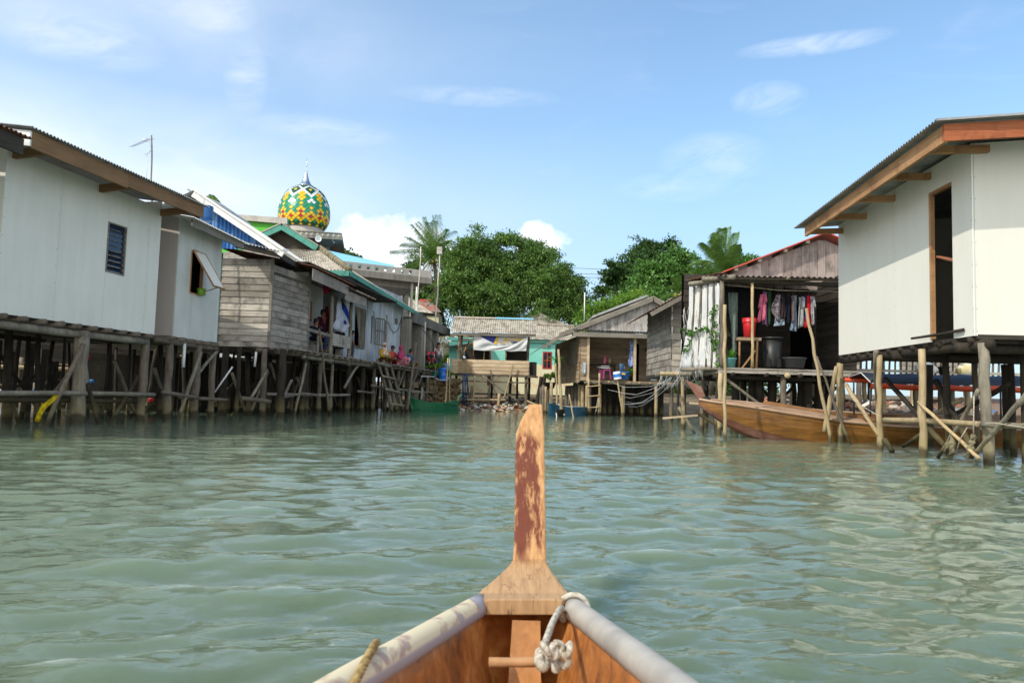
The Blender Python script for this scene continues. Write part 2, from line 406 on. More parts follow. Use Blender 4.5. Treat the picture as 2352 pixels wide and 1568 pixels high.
# cumulus banks low over the trees: puffy noise inside soft elliptical masks given as directions
def bank(px,py,rx,ry,power):
    d=Vector(ray(px,py)).normalized()
    a0=math.atan2(d.x,d.y); e0=math.asin(d.z)
    da=w.math('DIVIDE',w.math('SUBTRACT',A,a0),rx); de=w.math('DIVIDE',w.math('SUBTRACT',E_,e0),ry)
    r2=w.math('ADD',w.math('MULTIPLY',da,da),w.math('MULTIPLY',de,de))
    return w.math('MULTIPLY',w.math('SUBTRACT',1.,r2,True),power)
pn=w.noise(pol,13.,7,.6); pn2=w.noise(pol,7.,5,.6)
def puff(b,lo=.3,hi=.62): return w.ramp(w.math('ADD',w.math('MULTIPLY',b,1.0),w.math('MULTIPLY',w.math('MULTIPLY',w.math('SUBTRACT',pn,.5),2.3),w.math('MULTIPLY',b,4.,True))),[(lo,0.),(hi,1.)])
cm=w.math('MAXIMUM',puff(bank(890,580,.10,.062,1.)),puff(bank(1242,556,.052,.034,.8)))
cs=w.mix(w.ramp(pn2,[(.35,0.),(.65,1.)]),(5.9,6.2,6.6),(7.6,7.6,7.7))
col=w.mix(w.math('MULTIPLY',cm,.8),col,cs)
fib=w.noise(w.n('CombineXYZ',{0:w.math('MULTIPLY',A,1.),1:w.math('ADD',w.math('MULTIPLY',E_,2.6),w.math('MULTIPLY',A,-.5)),2:0.}).outputs[0],15.,8,.66,(1,1,1),.6)
st=None
for px_,py_,rx_,ry_,pw_ in ((1870,103,.10,.013,1.),(1800,112,.05,.012,.9),(1765,228,.05,.022,.9),(1640,365,.075,.035,.7),(1560,430,.09,.02,.5),(565,185,.028,.05,.8),(1090,222,.12,.014,.6),(480,15,.06,.03,.9),(180,90,.10,.03,.7),(740,300,.10,.018,.7)):
    b_=w.math('MULTIPLY',bank(px_,py_,rx_,ry_,pw_),w.ramp(fib,[(.32,0.),(.8,1.)])); st=b_ if st is None else w.math('MAXIMUM',st,b_)
col=w.mix(w.math('MULTIPLY',st,.5),col,(6.6,6.7,6.8))
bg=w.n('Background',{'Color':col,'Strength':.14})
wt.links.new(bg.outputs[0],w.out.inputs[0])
SC.view_settings.view_transform='Standard'; SC.view_settings.look='None'; SC.view_settings.exposure=.55; SC.view_settings.gamma=1.
SC.cycles.max_bounces=7; SC.cycles.diffuse_bounces=3; SC.cycles.glossy_bounces=3; SC.cycles.transparent_max_bounces=8
SC.cycles.use_denoising=True
# ---------------------------------------------------------------- water: one rippled sheet
def make_water():
    nr=860; r=.45*np.exp(np.linspace(0,math.log(260/.45),nr))
    front=np.radians(np.linspace(-44,44,900)); rest=np.radians(np.linspace(44,316,90))[1:-1]
    th=np.concatenate([front,rest]); na=len(th)
    R,T=np.meshgrid(r,th,indexing='ij'); X=R*np.sin(T); Y=R*np.cos(T); Z=np.zeros_like(X)
    rs=np.random.RandomState(5)
    sp=np.maximum(np.gradient(r)[:,None],R*.0021)      # grid spacing
    calm=.55+.45*np.clip((X+5)/6.,0,1)                  # sheltered along the left row of houses
    for k in range(80):
        lam=.075*(.75/.075)**rs.rand(); a=rs.normal(math.radians(104),.5)   # travel direction
        kx,ky=2*math.pi/lam*math.cos(a),2*math.pi/lam*math.sin(a)
        slope=.029*(lam/.3)**-.12
        amp=slope*lam/(2*math.pi)
        fade=np.clip(lam/sp/4.-.6,0,1)
        ph=rs.rand()*6.28
        warp=.25*np.sin(X*.7+Y*.33+k)+.2*np.sin(X*.21-Y*.6+k*2)
        s=np.sin(kx*X+ky*Y+ph+warp*2)
        Z+=amp*fade*calm*(s+.25*np.sin(2*(kx*X+ky*Y+ph+warp*2)))
    V=np.stack([X,Y,Z],-1)
    i=np.arange(nr-1)[:,None]; j=np.arange(na)[None,:]; j2=(j+1)%na
    Fq=np.stack([i*na+j,i*na+j2,(i+1)*na+j2,(i+1)*na+j],-1).reshape(-1,4)
    m=NT('murky_water'); co=m.obj()
    b1=m.noise(co,3.6,4,.55,(.75,1.3,1),.6); b2=m.noise(co,11.,3,.5,(.8,1.25,1),.5); b3=m.noise(co,.9,3,.5,(.8,1.2,1),.4)
    h=m.math('ADD',m.math('ADD',m.math('MULTIPLY',b1,.5),m.math('MULTIPLY',b2,.32)),m.math('MULTIPLY',b3,.4))
    nrm=m.bump(h,.26,.06)
    pc=m.noise(co,.22,3,.5); col=m.mix(m.ramp(pc,[(.35,0.),(.7,1.)]),lin('#54624d'),lin('#5f6c57'))
    up_=m.n('CombineXYZ',{2:1.}).outputs[0]      # suspended silt scatters from below the ripples: its shading ignores them
    body=m.n('SubsurfaceScattering',{'Color':col,'Scale':1.6,'Radius':(.8,1.,.8),'Normal':up_}).outputs[0]
    gl=m.n('BsdfGlossy',{'Color':(1.,1.,1.),'Roughness':.012,'Normal':nrm}).outputs[0]
    fr=m.n('Fresnel',{'IOR':1.40,'Normal':nrm}).outputs[0]
    o=npmesh('water',V,Fq,m.end(m.n('MixShader',{0:fr,1:body,2:gl}).outputs[0]),smooth=True)
    tag(o,None,None,kind='structure')
make_water()
# ---------------------------------------------------------------- terrain: shore and hill behind, river bed in front
def make_ground():
    xs=np.concatenate([np.linspace(-500,-70,12),np.linspace(-62,62,90),np.linspace(70,500,12)])
    ys=np.concatenate([np.linspace(-60,34,20),np.linspace(35,90,80),np.linspace(95,900,22)])
    X,Y=np.meshgrid(xs,ys,indexing='ij')
    shore=41.5+np.where(X>4,-1.5,0)+np.clip((-X-9)*.0,0,0)
    d=np.minimum(Y-shore, 1e9)
    d=np.maximum(d,np.minimum(np.minimum(-X-16,60)*.5,(Y-14)*.5))   # the left bank
    d=np.maximum(d,np.minimum(np.minimum(X-17,60)*.5,(Y-20)*.5))
    Z=np.where(d<0,np.maximum(d*.22,-1.4),np.minimum(d*.11,1.0)+np.clip(d-10,0,60)*.03)
    Z+=np.where(Y>120,np.clip((Y-120)*.01,0,4),0)
    rs=np.random.RandomState(3); Z+=np.where(np.abs(X)<62,(rs.rand(*X.shape)-.5)*.14*(d>-1),0)
    V=np.stack([X,Y,Z],-1); nx,ny=X.shape
    i=np.arange(nx-1)[:,None]; j=np.arange(ny-1)[None,:]
    Fq=np.stack([i*ny+j,(i+1)*ny+j,(i+1)*ny+j+1,i*ny+j+1],-1).reshape(-1,4)
    m=NT('shore_soil'); co=m.obj(); a=m.noise(co,.9,6,.65); b=m.noise(co,7.,5,.6)
    col=m.ramp(m.math('ADD',m.math('MULTIPLY',a,.6),m.math('MULTIPLY',b,.4)),[(.35,lin('#3f3628')),(.5,lin('#6d5d46')),(.66,lin('#8b7c60'))])
    far=m.ramp(m.n('SeparateXYZ',{0:co}).outputs[1],[(0.,0.),(1.,1.)])
    o=npmesh('ground',V,Fq,m.end(m.pr(color=col,rough=.95,normal=m.bump(b,.6,.05))),smooth=True)
    tag(o,None,None,kind='structure')
make_ground()
# ================================================================= helpers for houses on stilts
WB=-.75   # posts end below the water
def stilt(root,x,y,zt,r,mat='log',lean=(0,0),rnd=RN,seg=6,bend=.012):
    mb=MB(); mb.log((x+lean[0],y+lean[1],WB),(x,y,zt),r*1.08,r*.95,seg,bend,8,rnd); return mb.build('stilt',M[mat],root,True)
def beam(root,a,b,r,mat='log',name='beam',rnd=RN,bend=.008):
    mb=MB(); mb.log(a,b,r,r*.92,8,bend,8,rnd); return mb.build(name,M[mat],root,True)
def brace(root,a,b,r=.04,mat='log_d',rnd=RN): return beam(root,a,b,r,mat,'brace',rnd,.02)
def sheetwall(mb,fr,cuts,z0,z1,th=.03,holes=(),gap=.006,n=0.):
    """panels between consecutive cuts (with hairline gaps), rectangular holes (s0,s1,z0,z1)"""
    for a,b in zip(cuts[:-1],cuts[1:]):
        a2,b2=a+gap/2,b-gap/2
        ss=sorted({a2,b2}|{h for H in holes for h in H[:2] if a2<h<b2})
        for p,q in zip(ss[:-1],ss[1:]):
            hs=[H for H in holes if H[0]<=p+1e-4 and H[1]>=q-1e-4]
            zz=[(z0,z1)]
            for H in hs:
                nz=[]
                for u,v in zz:
                    if H[2]>u: nz.append((u,min(v,H[2])))
                    if H[3]<v: nz.append((max(u,H[3]),v))
                zz=nz
            for u,v in zz:
                if v-u>1e-3: mb.fbox(fr,p,q,n-th,n,u,v)
def nails(mb,fr,cuts,z0,z1,n=.002,r=.008,step=.3):
    for c in cuts:
        k=int((z1-z0)/step)
        for i in range(k):
            z=z0+.06+i*step; 
            for d in (-.035,): mb.fbox(fr,c+d-r*.6,c+d+r*.6,n-.002,n+.003,z,z+r*1.1)
def planks_h(mb,fr,s0,s1,z0,z1,h=.18,th=.022,lap=.012,n=0.,rnd=RN,holes=(),miss=0.,s1top=None,ztop1=None):
    z=z0
    while z<z1-.02:
        hh=h*(.9+.2*rnd.random()); zt=min(z+hh,z1+.01)
        ss=sorted({s0,s1}|{q for H in holes for q in H[:2] if s0<q<s1})
        for a,b in zip(ss[:-1],ss[1:]):
            if any(H[0]<=a+1e-4 and H[1]>=b-1e-4 and z+hh*.5>H[2] and z+hh*.5<H[3] for H in holes): continue
            if rnd.random()<miss: continue
            a2=a+(rnd.random()*.03 if a==s0 else 0); b2=b-(rnd.random()*.03 if b==s1 else 0); tl=(rnd.random()-.5)*.012
            pts=[fr.at(a2,n,z-.012),fr.at(b2,n,z-.012+tl),fr.at(b2,n+th+lap,z-.012+tl),fr.at(a2,n+th+lap,z-.012),
                 fr.at(a2,n,zt),fr.at(b2,n,zt+tl),fr.at(b2,n+th*.6,zt+tl),fr.at(a2,n+th*.6,zt)]
            mb.hexa(pts)
        z+=hh
def planks_v(mb,fr,s0,s1,zb,ztf,w=.16,th=.02,n=0.,rnd=RN,zbf=None):
    s=s0
    while s<s1-.02:
        ww=min(w*(.8+.5*rnd.random()),s1-s); a,b=s+.004,s+ww-.004
        za,zc=ztf(a),ztf(b); o=rnd.random()*.012; zl=zb if zbf is None else zbf((a+b)/2)
        dz=rnd.random()*.03
        if max(za,zc)>zl+.03: mb.fbox(fr,a,b,n+o,n+o+th,zl-dz,max(za,zl+.01),zl-dz,max(zc,zl+.01))
        s+=ww
def corr_part(root,p0,u,v,mat,name='roof',pitch=.076,amp=.012,spp=6,vseg=1,jit=0.):
    mb=MB(); mb.corr(p0,u,v,pitch,amp,spp,vseg,jit); return mb.build(name,M[mat],root,True)
def fillstilts(root,fr,s0,s1,n0,n1,ds,dn,zt,rnd,mat='log_d',r=.07):
    n=n0
    while n>=n1:
        s=s0
        while s<=s1:
            p=fr.at(s+(rnd.random()-.5)*.6,n+(rnd.random()-.5)*.5,0); stilt(root,p.x,p.y,zt,r*(.38+.5*rnd.random()),mat,((rnd.random()-.5)*.4,(rnd.random()-.5)*.4),rnd,5)
            if rnd.random()<.4: q=fr.at(s+(rnd.random()-.5)*1.8,n-.2,0); brace(root,(p.x,p.y,.3+1.2*rnd.random()),(q.x,q.y,-.2+.8*rnd.random()),.018+.02*rnd.random(),'log_g' if rnd.random()<.3 else 'log_d',rnd)
            s+=ds
        n-=dn
def slatscreen(root,fr,s0,s1,n,zt,rnd,gap=.4):  # added dark slats stand in for deep shade behind the stilts
    mb=MB(); s=s0
    while s<s1:
        w=.1+.25*rnd.random()
        if rnd.random()>gap: mb.fbox(fr,s,s+w,n-.03,n+rnd.random()*.1,-.5,zt-rnd.random()*.5*(rnd.random()<.4))
        s+=w+.02
    mb.build('added_dark_screen',M['plank_dark'],root)
def underframe(root,fr,s0,s1,n0,n1,z,rnd,joists=8,mat='log_d',r=.05):
    for n in np.linspace(n0,n1,3): beam(root,fr.at(s0-.1,n,z-.14),fr.at(s1+.1,n,z-.14),r*1.1,mat,'beam',rnd)
    for i in range(joists):
        s=s0+(s1-s0)*(i+.4)/joists; beam(root,fr.at(s,n0+.18,z-.045),fr.at(s,n1,z-.045),r*.8,mat,'joist',rnd)
# ================================================================= left house 1: grey fibre-cement, louvre window
def left_house_one():
    z=1.83; f=Fr.two(Zp(cr('A',-25,965),z),Zp(cr('A',745,1072),z)); r=random.Random(21)
    root=thing('stilt_house','large grey fibre-cement house on stilts with a dark louvre window and brown fascia','house',f.at(2,-2,0))
    mb=MB(); H=[(2.47,3.02,2.91,3.89)]
    sheetwall(mb,f,[0,1.24,2.48,3.73,4.11],z,4.55,holes=H)
    g=Fr(f.at(0,0,0).xy,-f.n); g.n=-f.e
    sheetwall(mb,g,[0,1.22,2.44,3.66,4.88],z,4.7)
    g2=Fr(f.at(4.11,0,0).xy,-f.n); g2.n=f.e
    sheetwall(mb,g2,[0,1.22,2.44,4.88],z,4.7)
    w=mb.build('wall',M['fc'],root)
    nb=MB(); nails(nb,f,[1.24,3.73,4.05,.06],z,4.5); nb.build('nails',M['nail'],w)
    mb=MB(); mb.fbox(f,-.02,4.1,-4.9,-.06,z-.03,z+.02); mb.build('floor',M['plank_dark'],root)
    # louvre window
    wb=MB()
    for a,b,c,d in ((2.47,2.5,2.91,3.89),(2.99,3.02,2.91,3.89)): wb.fbox(f,a,b,-.08,.012,c,d)
    wb.fbox(f,2.5,2.99,-.08,.012,3.865,3.89); wb.fbox(f,2.5,2.99,-.08,.012,2.91,2.935)
    win=wb.build('window',M['beam_g'],root)
    lb=MB()
    for k in range(9):
        zz=2.945+k*.103; t=.035 if k<4 else .012
        lb.hexa([f.at(2.5,-.03+t,zz),f.at(2.99,-.03+t,zz),f.at(2.99,-.024+t,zz),f.at(2.5,-.024+t,zz),f.at(2.5,-.03-t,zz+.1),f.at(2.99,-.03-t,zz+.1),f.at(2.99,-.024-t,zz+.1),f.at(2.5,-.024-t,zz+.1)])
    lb.build('louvre_pane',M['glass'],win)
    # roof: low-pitched lean-to, eave towards the water
    n=.72; z0=4.70; L0,L1=-.32,4.52
    mb=MB(); mb.corr(f.at(L0-.1,n+.08,z0),f.at(L1+.12,n+.08,z0)-f.at(L0-.1,n+.08,z0),f.at(L0-.1,-5.2,z0+.75)-f.at(L0-.1,n+.08,z0),.076,.016,6)
    rf=mb.build('roof',M['galv'],root,True)
    mb=MB(); mb.fbox(f,L0,2.0,n-.04,n,z0-.30,z0-.03); mb.fbox(f,2.0,L1,n-.036,n+.003,z0-.27,z0-.03); mb.build('fascia',M['beam_d'],rf)
    for s in (.1,2.15,4.05):
        mb=MB(); mb.hexa([f.at(s,-.3,4.36),f.at(s+.08,-.3,4.36),f.at(s+.08,n-.04,4.44),f.at(s,n-.04,4.44),f.at(s,-.3,4.5),f.at(s+.08,-.3,4.5),f.at(s+.08,n-.04,4.58),f.at(s,n-.04,4.58)]); mb.build('rafter',M['beam_d'],root)
    # verge board on the near end
    mb=MB(); mb.hexa([f.at(L0-.03,n,z0-.28),f.at(L0,n,z0-.28),f.at(L0,-5,z0+.42),f.at(L0-.03,-5,z0+.42),f.at(L0-.03,n,z0-.04),f.at(L0,n,z0-.04),f.at(L0,-5,z0+.66),f.at(L0-.03,-5,z0+.66)]); mb.build('verge_board',M['white'],root)
    # stilts and frame
    ss=[cr('J',795,1180),cr('J',1470,1110)]
    q=f.px(ss[0],-.12); stilt(root,f.at(q[0],-.12,0).x,f.at(q[0],-.12,0).y,z-.1,.125,'log_g',(.05,0),r,8)
    q=f.px(ss[1],-.12); stilt(root,f.at(q[0],-.12,0).x,f.at(q[0],-.12,0).y,z-.1,.085,'log',(.0,-.05),r,8)
    p=f.at(-.5,-.12,0); stilt(root,p.x,p.y,z-.1,.1,'log',(0,0),r)
    beam(root,f.at(-.9,-.1,z-.17),f.at(4.02,-.1,z-.16),.075,'log_g','beam',r,.004)
    underframe(root,f,-.5,4.1,-.8,-4.6,z-.02,r,0)
    for i in range(11):
        s=-.3+i*.42; beam(root,f.at(s,.1,z-.045),f.at(s+.05,-4.6,z-.045),.05,'log','joist',r)
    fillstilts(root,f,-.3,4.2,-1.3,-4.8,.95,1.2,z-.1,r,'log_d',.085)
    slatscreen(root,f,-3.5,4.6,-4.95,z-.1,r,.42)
    beam(root,f.at(-.9,.02,.52),f.at(4.2,.02,.56),.05,'log_g','cross_rail',r,.012)
    beam(root,f.at(-.8,-1.2,.5),f.at(4.3,-1.2,.5),.06,'log_d','cross_rail',r); beam(root,f.at(-.8,-2.5,.55),f.at(4.3,-2.5,.5),.05,'log_d','cross_rail',r)
    beam(root,f.at(-.8,-.35,.42),f.at(4.2,-.3,.4),.045,'log_d','cross_rail',r)
    q0=f.px(cr('J',860,330),0.);q1=f.px(cr('J',390,1130),.1); brace(root,f.at(q0[0],.02,q0[1]),f.at(q1[0],.15,-.3),.045,'log',r)
    for a,b,n in (((2.2,1.0),(3.1,-.3),-.1),((2.15,.75),(2.75,-.3),.05),((4.0,1.05),(3.0,-.3),-.15),((.2,.9),(1.0,-.3),-.5),((-.2,1.2),(.7,-.3),-.9),((1.6,1.5),(.2,.1),-1.4),((3.4,1.3),(4.6,-.1),-1.3),((2.6,1.4),(3.9,.2),-2.4),((.4,1.5),(1.6,.1),-2.3),((1.1,.6),(1.7,-.3),-.7)):
        brace(root,f.at(a[0],n,a[1]),f.at(b[0],n-.1,b[1]),.04,'log_d',r)
    return f,root
FL1,_=left_house_one()
# yellow cloth tied on a brace
def yellow_rag():
    f=FL1; pts=[f.px(cr('J',x,y),.2) for x,y in ((575,865),(520,920),(440,985),(395,1060),(360,1140))]
    mb=MB(); vs=[];w=[.03,.055,.06,.05,.03]
    for (s,z),k in zip(pts,w): vs+= [f.at(s-k*.8,.22,z+k*.35),f.at(s+k*.2,.27,z),f.at(s+k,.21,z-k*.45)]
    fs=[]
    for i in range(4): fs+=[(i*3,i*3+1,i*3+4,i*3+3),(i*3+1,i*3+2,i*3+5,i*3+4)]
    mb.add(vs,fs); o=mb.build('rag',cloth('yellow_cloth','#c9b21e','#9a8412'),None,True)
    so=o.modifiers.new('s','SOLIDIFY'); so.thickness=.012
    tag(o,'yellow cloth strip trailing into the water under the grey house','rag')
yellow_rag()
# ================================================================= neighbour at the very left edge: dark rusty eave
def far_left_house():
    root=thing('stilt_house','dark rusty eave corner of the house cut off at the left edge','house',(-10,9,0))
    e1=Yp(cr('A',128,150),11.6); f=Fr((e1.x,e1.y),(.16,.99)); z=e1.z
    mb=MB(); mb.corr(f.at(-4,.06,z+.09),f.at(0.05,.06,z+.09)-f.at(-4,.06,z+.09),f.at(-4,-4,z+.6)-f.at(-4,.06,z+.09),.09,.018,6); mb.build('roof',M['rust'],root,True)
    mb=MB(); mb.fbox(f,-4,-.05,-.05,0,z-.2,z+.05); mb.build('fascia',M['plank_dark'],root)
    mb=MB(); mb.fbox(f,-4,-.6,-3.4,-.75,1.8,z+.12); mb.build('wall',M['fc2'],root)
    r=random.Random(5)
    for s in (-3.5,-2,-.8):
        for n in (-.9,-2.2): p=f.at(s,n,0); stilt(root,p.x,p.y,1.82,.09,'log_d',(0,0),r)
far_left_house()
# ================================================================= left house 2: smaller fibre-cement with propped shutter
def left_house_two():
    z=1.88; f=Fr.two(Zp(cr('A',835,1080),z),Zp(cr('A',1010,1107),z)); r=random.Random(22)
    root=thing('stilt_house','smaller grey fibre-cement house with a propped-open white shutter','house',f.at(1,-2,0))
    mb=MB(); H=[(.58,1.17,2.95,3.98)]
    sheetwall(mb,f,[0,.72,1.67],z,4.63,holes=H); sheetwall(mb,f,[1.68,2.12],z+.02,4.62,n=-.03)
    w=mb.build('wall',M['fc2'],root)
    g=Fr(f.at(0,0,0).xy,-f.n); g.n=-f.e; mb=MB(); sheetwall(mb,g,[.03,1.22,2.44,4.8],z,4.75); mb.build('end_wall',M['fc_pink'],root)
    nb=MB(); nails(nb,f,[.72,1.67,.05],z,4.5); nb.build('nails',M['nail'],w)
    mb=MB(); mb.fbox(f,.42,2.1,-.9,-.22,2.6,4.5); mb.fbox(f,0,2.1,-4.8,-.06,z-.03,z+.02); mb.build('floor',M['dark'],root)  # the upper box paints the shade inside the window opening
    # opening frame and propped shutter (hinged at the top, swung out)
    mb=MB()
    for a,b,c,d in ((.58,.61,2.95,3.98),(1.14,1.17,2.95,3.98),(.61,1.14,3.95,3.98),(.61,1.14,2.95,2.98)): mb.fbox(f,a,b,-.06,.015,c,d)
    win=mb.build('window',M['beam'],root)
    A,B=f.px(cr('A',1045,868),.55),f.px(cr('A',985,858),.55)
    zb=3.12; nO=.55
    def sh(s0,s1,t0,t1,o0,o1):
        P=lambda s,t,o: f.at(s,.02+nO*t+o,3.98-(3.98-zb)*t+o*.4)
        return [P(s0,t1,o0),P(s1,t1,o0),P(s1,t1,o1),P(s0,t1,o1),P(s0,t0,o0),P(s1,t0,o0),P(s1,t0,o1),P(s0,t0,o1)]
    mb=MB(); mb.hexa(sh(.62,1.14,.03,.97,0,.02)); s=mb.build('shutter',M['fcw'],root)
    mb=MB(); mb.hexa(sh(.60,.62,0,1,-.005,.03)); mb.hexa(sh(1.14,1.16,0,1,-.005,.03)); mb.hexa(sh(.62,1.14,0,.03,-.01,.03)); mb.hexa(sh(.62,1.14,.97,1,-.01,.03)); mb.build('shutter_frame',M['beam'],s)
    mb=MB(); mb.tube([f.at(.95,.02,2.98),f.at(.95,.5,3.14)],.012,6); mb.build('prop_stick',M['beam'],root)
    n=.5; zz=4.55
    mb=MB(); mb.corr(f.at(-.3,n,zz),f.at(2.45,n,zz-.04)-f.at(-.3,n,zz),f.at(-.3,-4.6,zz+.85)-f.at(-.3,n,zz),.076,.016,6); rf=mb.build('roof',M['roof_w'],root,True)
    mb=MB(); mb.fbox(f,-.2,2.4,n-.12,n-.08,zz-.19,zz-.025); mb.build('fascia',M['beam_g'],rf)
    for x,y,rr,m,nn in ((1730,1100,.085,'log',-.1),(2030,1090,.1,'log',-.1),(2195,1090,.075,'log',-.15),(1790,1060,.06,'log_d',-.7),(2330,1080,.085,'log_d',-.6)):
        q=f.px(cr('J',x,y),nn); p=f.at(q[0],nn,0); stilt(root,p.x,p.y,z-.1,rr,m,(r.random()*.1-.05,0),r,8)
    beam(root,f.at(-.6,-.08,z-.12),f.at(1.1,-.05,z-.14),.06,'log','beam',r,.004); beam(root,f.at(.9,-.1,z-.15),f.at(2.2,-.05,z-.14),.055,'log','beam',r)
    for i in range(6):
        s=-.1+i*.4; beam(root,f.at(s,.12,z-.05),f.at(s,-4.5,z-.05),.05,'log','joist',r)
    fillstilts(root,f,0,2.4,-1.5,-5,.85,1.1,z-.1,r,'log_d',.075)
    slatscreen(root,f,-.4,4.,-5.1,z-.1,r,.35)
    beam(root,f.at(-.3,.0,.62),f.at(1.2,.05,.5),.045,'log','cross_rail',r); beam(root,f.at(.8,-.2,.5),f.at(2.6,.1,.45),.045,'log','cross_rail',r); beam(root,f.at(-.3,-1.5,.5),f.at(2.6,-1.4,.5),.05,'log_d','cross_rail',r)
    for a,b,n_ in (((1.2,1.6),(.3,-.3),.05),((2.2,1.7),(1.3,1.0),-.05),((.2,1.3),(1.4,-.2),-1.5),((1.5,1.2),(2.6,-.2),-1.3)):
        brace(root,f.at(a[0],n_,a[1]),f.at(b[0],n_-.05,b[1]),.042,'log_g',r)
    mb=MB(); mb.tube([f.at(.52,.0,1.75),f.at(.52,.0,1.2)],.035,8); mb.build('drain_pipe',M['white'],root,True)
    return f
FL2=left_house_two()
def sill_tub():
    f=FL2; mb=MB(); p=f.at(1.0,.08,2.95)
    mb.lathe([(.05,0),(.09,.005),(.11,.16),(.1,.16),(.085,.02)],(p.x,p.y,2.955),14); o=mb.build('tub',paint('lime_plastic','#6fa02c',.4),None,True)
    tag(o,'small lime green tub on the sill beneath the propped shutter','tub')
sill_tub()
# ================================================================= left house 3: tall white roof with blue gable, plank shed in front
def left_house_three():
    r=random.Random(23); z=1.95
    f=Fr.two(Zp(cr('C',990,810),z),Zp(cr('C',1305,855),z))
    root=thing('stilt_house','stilt house with steep white sheet roof and faded blue corrugated gable','house',(-9,22,0))
    Y=21.; R_=Yp(cr('B',450,420),Y); E_=Yp(cr('B',1400,1060),Y); E2=Yp(cr('B',1800,1285),26.5)
    v=E_-R_
    # roof slope towards the water: u along the eave, v up the slope
    mb=MB(); mb.corr(E_,Vector((E2.x-E_.x,5.5,.26)),R_-E_,.11,.022,6); rf=mb.build('roof',M['roof_w'],root,True)
    mb=MB(); mb.corr(R_,Vector((-.4,5.5,.2)),Vector((-3,0,-1.5)),.11,.02,6); mb.build('far_slope',M['galv_w'],rf,True)
    mb=MB(); mb.bar(R_+Vector((.05,-.0,-.0)),E_+Vector((0,-.0,.03)),.14,.05); mb.build('verge_flashing',M['white'],rf)
    mb=MB(); mb.bar(R_+Vector((.02,.0,-.09)),E_+Vector((0,.0,-.07)),.05,.2); mb.build('verge_board',M['roof_w'],rf)
    mb=MB(); mb.tube([R_+Vector((-.12,-.1,.0)),R_+Vector((.02,2,.06)),R_+Vector((-.3,5.4,.25))],[.02,.075,.075],8); mb.build('ridge_cap',M['galv_w'],rf,True)
    # blue gable wall under the verge
    mb=MB(); yb=Y+.35; A=Yp(cr('B',540,610),yb); B=Yp(cr('B',1255,1030),yb)
    N=150; vs=[];fs=[]
    for i in range(N+1):
        x=A.x-.05+(B.x-A.x+.05)*i/N; zt=R_.z+(x-R_.x)*(E_.z-R_.z)/(E_.x-R_.x)-.1; o=.018*math.sin(i*2*math.pi/ (N/((B.x-A.x+.05)/.11)))
        vs+=[(x,yb+o,min(4.66,zt-.02)),(x,yb+o,zt)]
    for i in range(N): fs.append((2*i,2*i+2,2*i+3,2*i+1))
    mb.add(vs,fs); mb.build('gable_wall',M['bluecorr'],root,True)
    # body behind
    mb=MB(); mb.hexa([(-12,22.1,z),(-8.3,22.1,z),(-7.3,26.2,z),(-12,26.2,z),(-12,22.1,4.4),(-8.3,22.1,4.4),(-7.3,26.2,4.4),(-12,26.2,4.4)]); mb.build('wall',M['plank_hd'],root)
    # awning sheet over the shed
    a=Yp(cr('B',860,950),20.55); b=Yp(cr('B',1400,1065),21.0)
    mb=MB(); mb.corr(a,b-a,Vector((-.3,1.6,.35)),.09,.016,6); mb.build('awning',M['galv_w'],root,True)
    mb=MB(); mb.bar(a+Vector((.05,.08,-.1)),b+Vector((-.05,.08,-.1)),.06,.12); mb.bar(b+Vector((-.1,.1,-.1)),E2+Vector((-.15,-.6,-.2)),.07,.16); mb.build('eave_beam',M['plank_dark'],root)
    mb=MB(); planks_v(mb,Fr.two((-13,22.6),(-7.6,27.)),0,7,-.5,lambda s:1.7,.25,.03,0,r); mb.build('added_dark_screen',M['plank_dark'],root)  # dark boards added to make the space under the floor read black
    # projecting plank shed
    ff=Fr((-8.36,f.o.y),(1,0))
    mb=MB(); planks_h(mb,ff,0,1.47,z,4.45,.178,.022,.014,0,r); mb.build('front_boards',M['plank_h'],root)
    mb=MB(); planks_h(mb,f,.03,2.36,z,4.02,.178,.022,.014,0,r); planks_h(mb,f,.03,2.36,4.12,4.32,.2,.022,.014,0,r); mb.build('side_boards',M['plank_hd'],root)
    mb=MB(); mb.fbox(f,-.04,.03,-.03,.045,z-.02,4.47); mb.fbox(f,2.34,2.41,-.03,.045,z-.02,4.4); mb.fbox(f,1.2,1.26,-.06,.0,3.9,4.35); mb.build('corner_post',M['beam_g'],root)
    mb=MB(); mb.hexa([f.at(.02,-1.4,z),f.at(2.3,-1.4,z),f.at(2.3,-.04,z),f.at(.02,-.04,z),f.at(.02,-1.4,z+.04),f.at(2.3,-1.4,z+.04),f.at(2.3,-.04,z+.04),f.at(.02,-.04,z+.04)]); mb.build('floor',M['plank_dark'],root)
    mb=MB(); mb.fbox(ff,-.02,.04,-.05,.05,z,4.6); mb.build('teal_post',M['teal'],root)
    # stilts: pixel positions at the water line in crop C
    for x,y,rr,m in ((600,1390,.065,'log_d'),(720,1395,.055,'log_d'),(930,1395,.083,'log'),(1090,1400,.1,'log_d'),(1275,1385,.078,'log_d'),(495,1385,.06,'log')):
        p=Zp(cr('C',x,y-6),0); stilt(root,p.x,p.y,z-.05,rr,m,(r.random()*.16-.08,0),r,8)
    beam(root,f.at(-.3,-.15,z-.1),f.at(2.5,-.1,z-.09),.065,'log','beam',r); beam(root,ff.at(-.1,-.2,z-.09),ff.at(1.6,-.2,z-.1),.06,'log_d','beam',r)
    for i in range(6): beam(root,f.at(.1+i*.42,.12,z-.04),f.at(.1+i*.42,-1.4,z-.04),.04,'log','joist',r)
    fillstilts(root,f,-.3,4.2,-1.2,-5.,.8,1.1,z-.1,r,'log_d',.08)
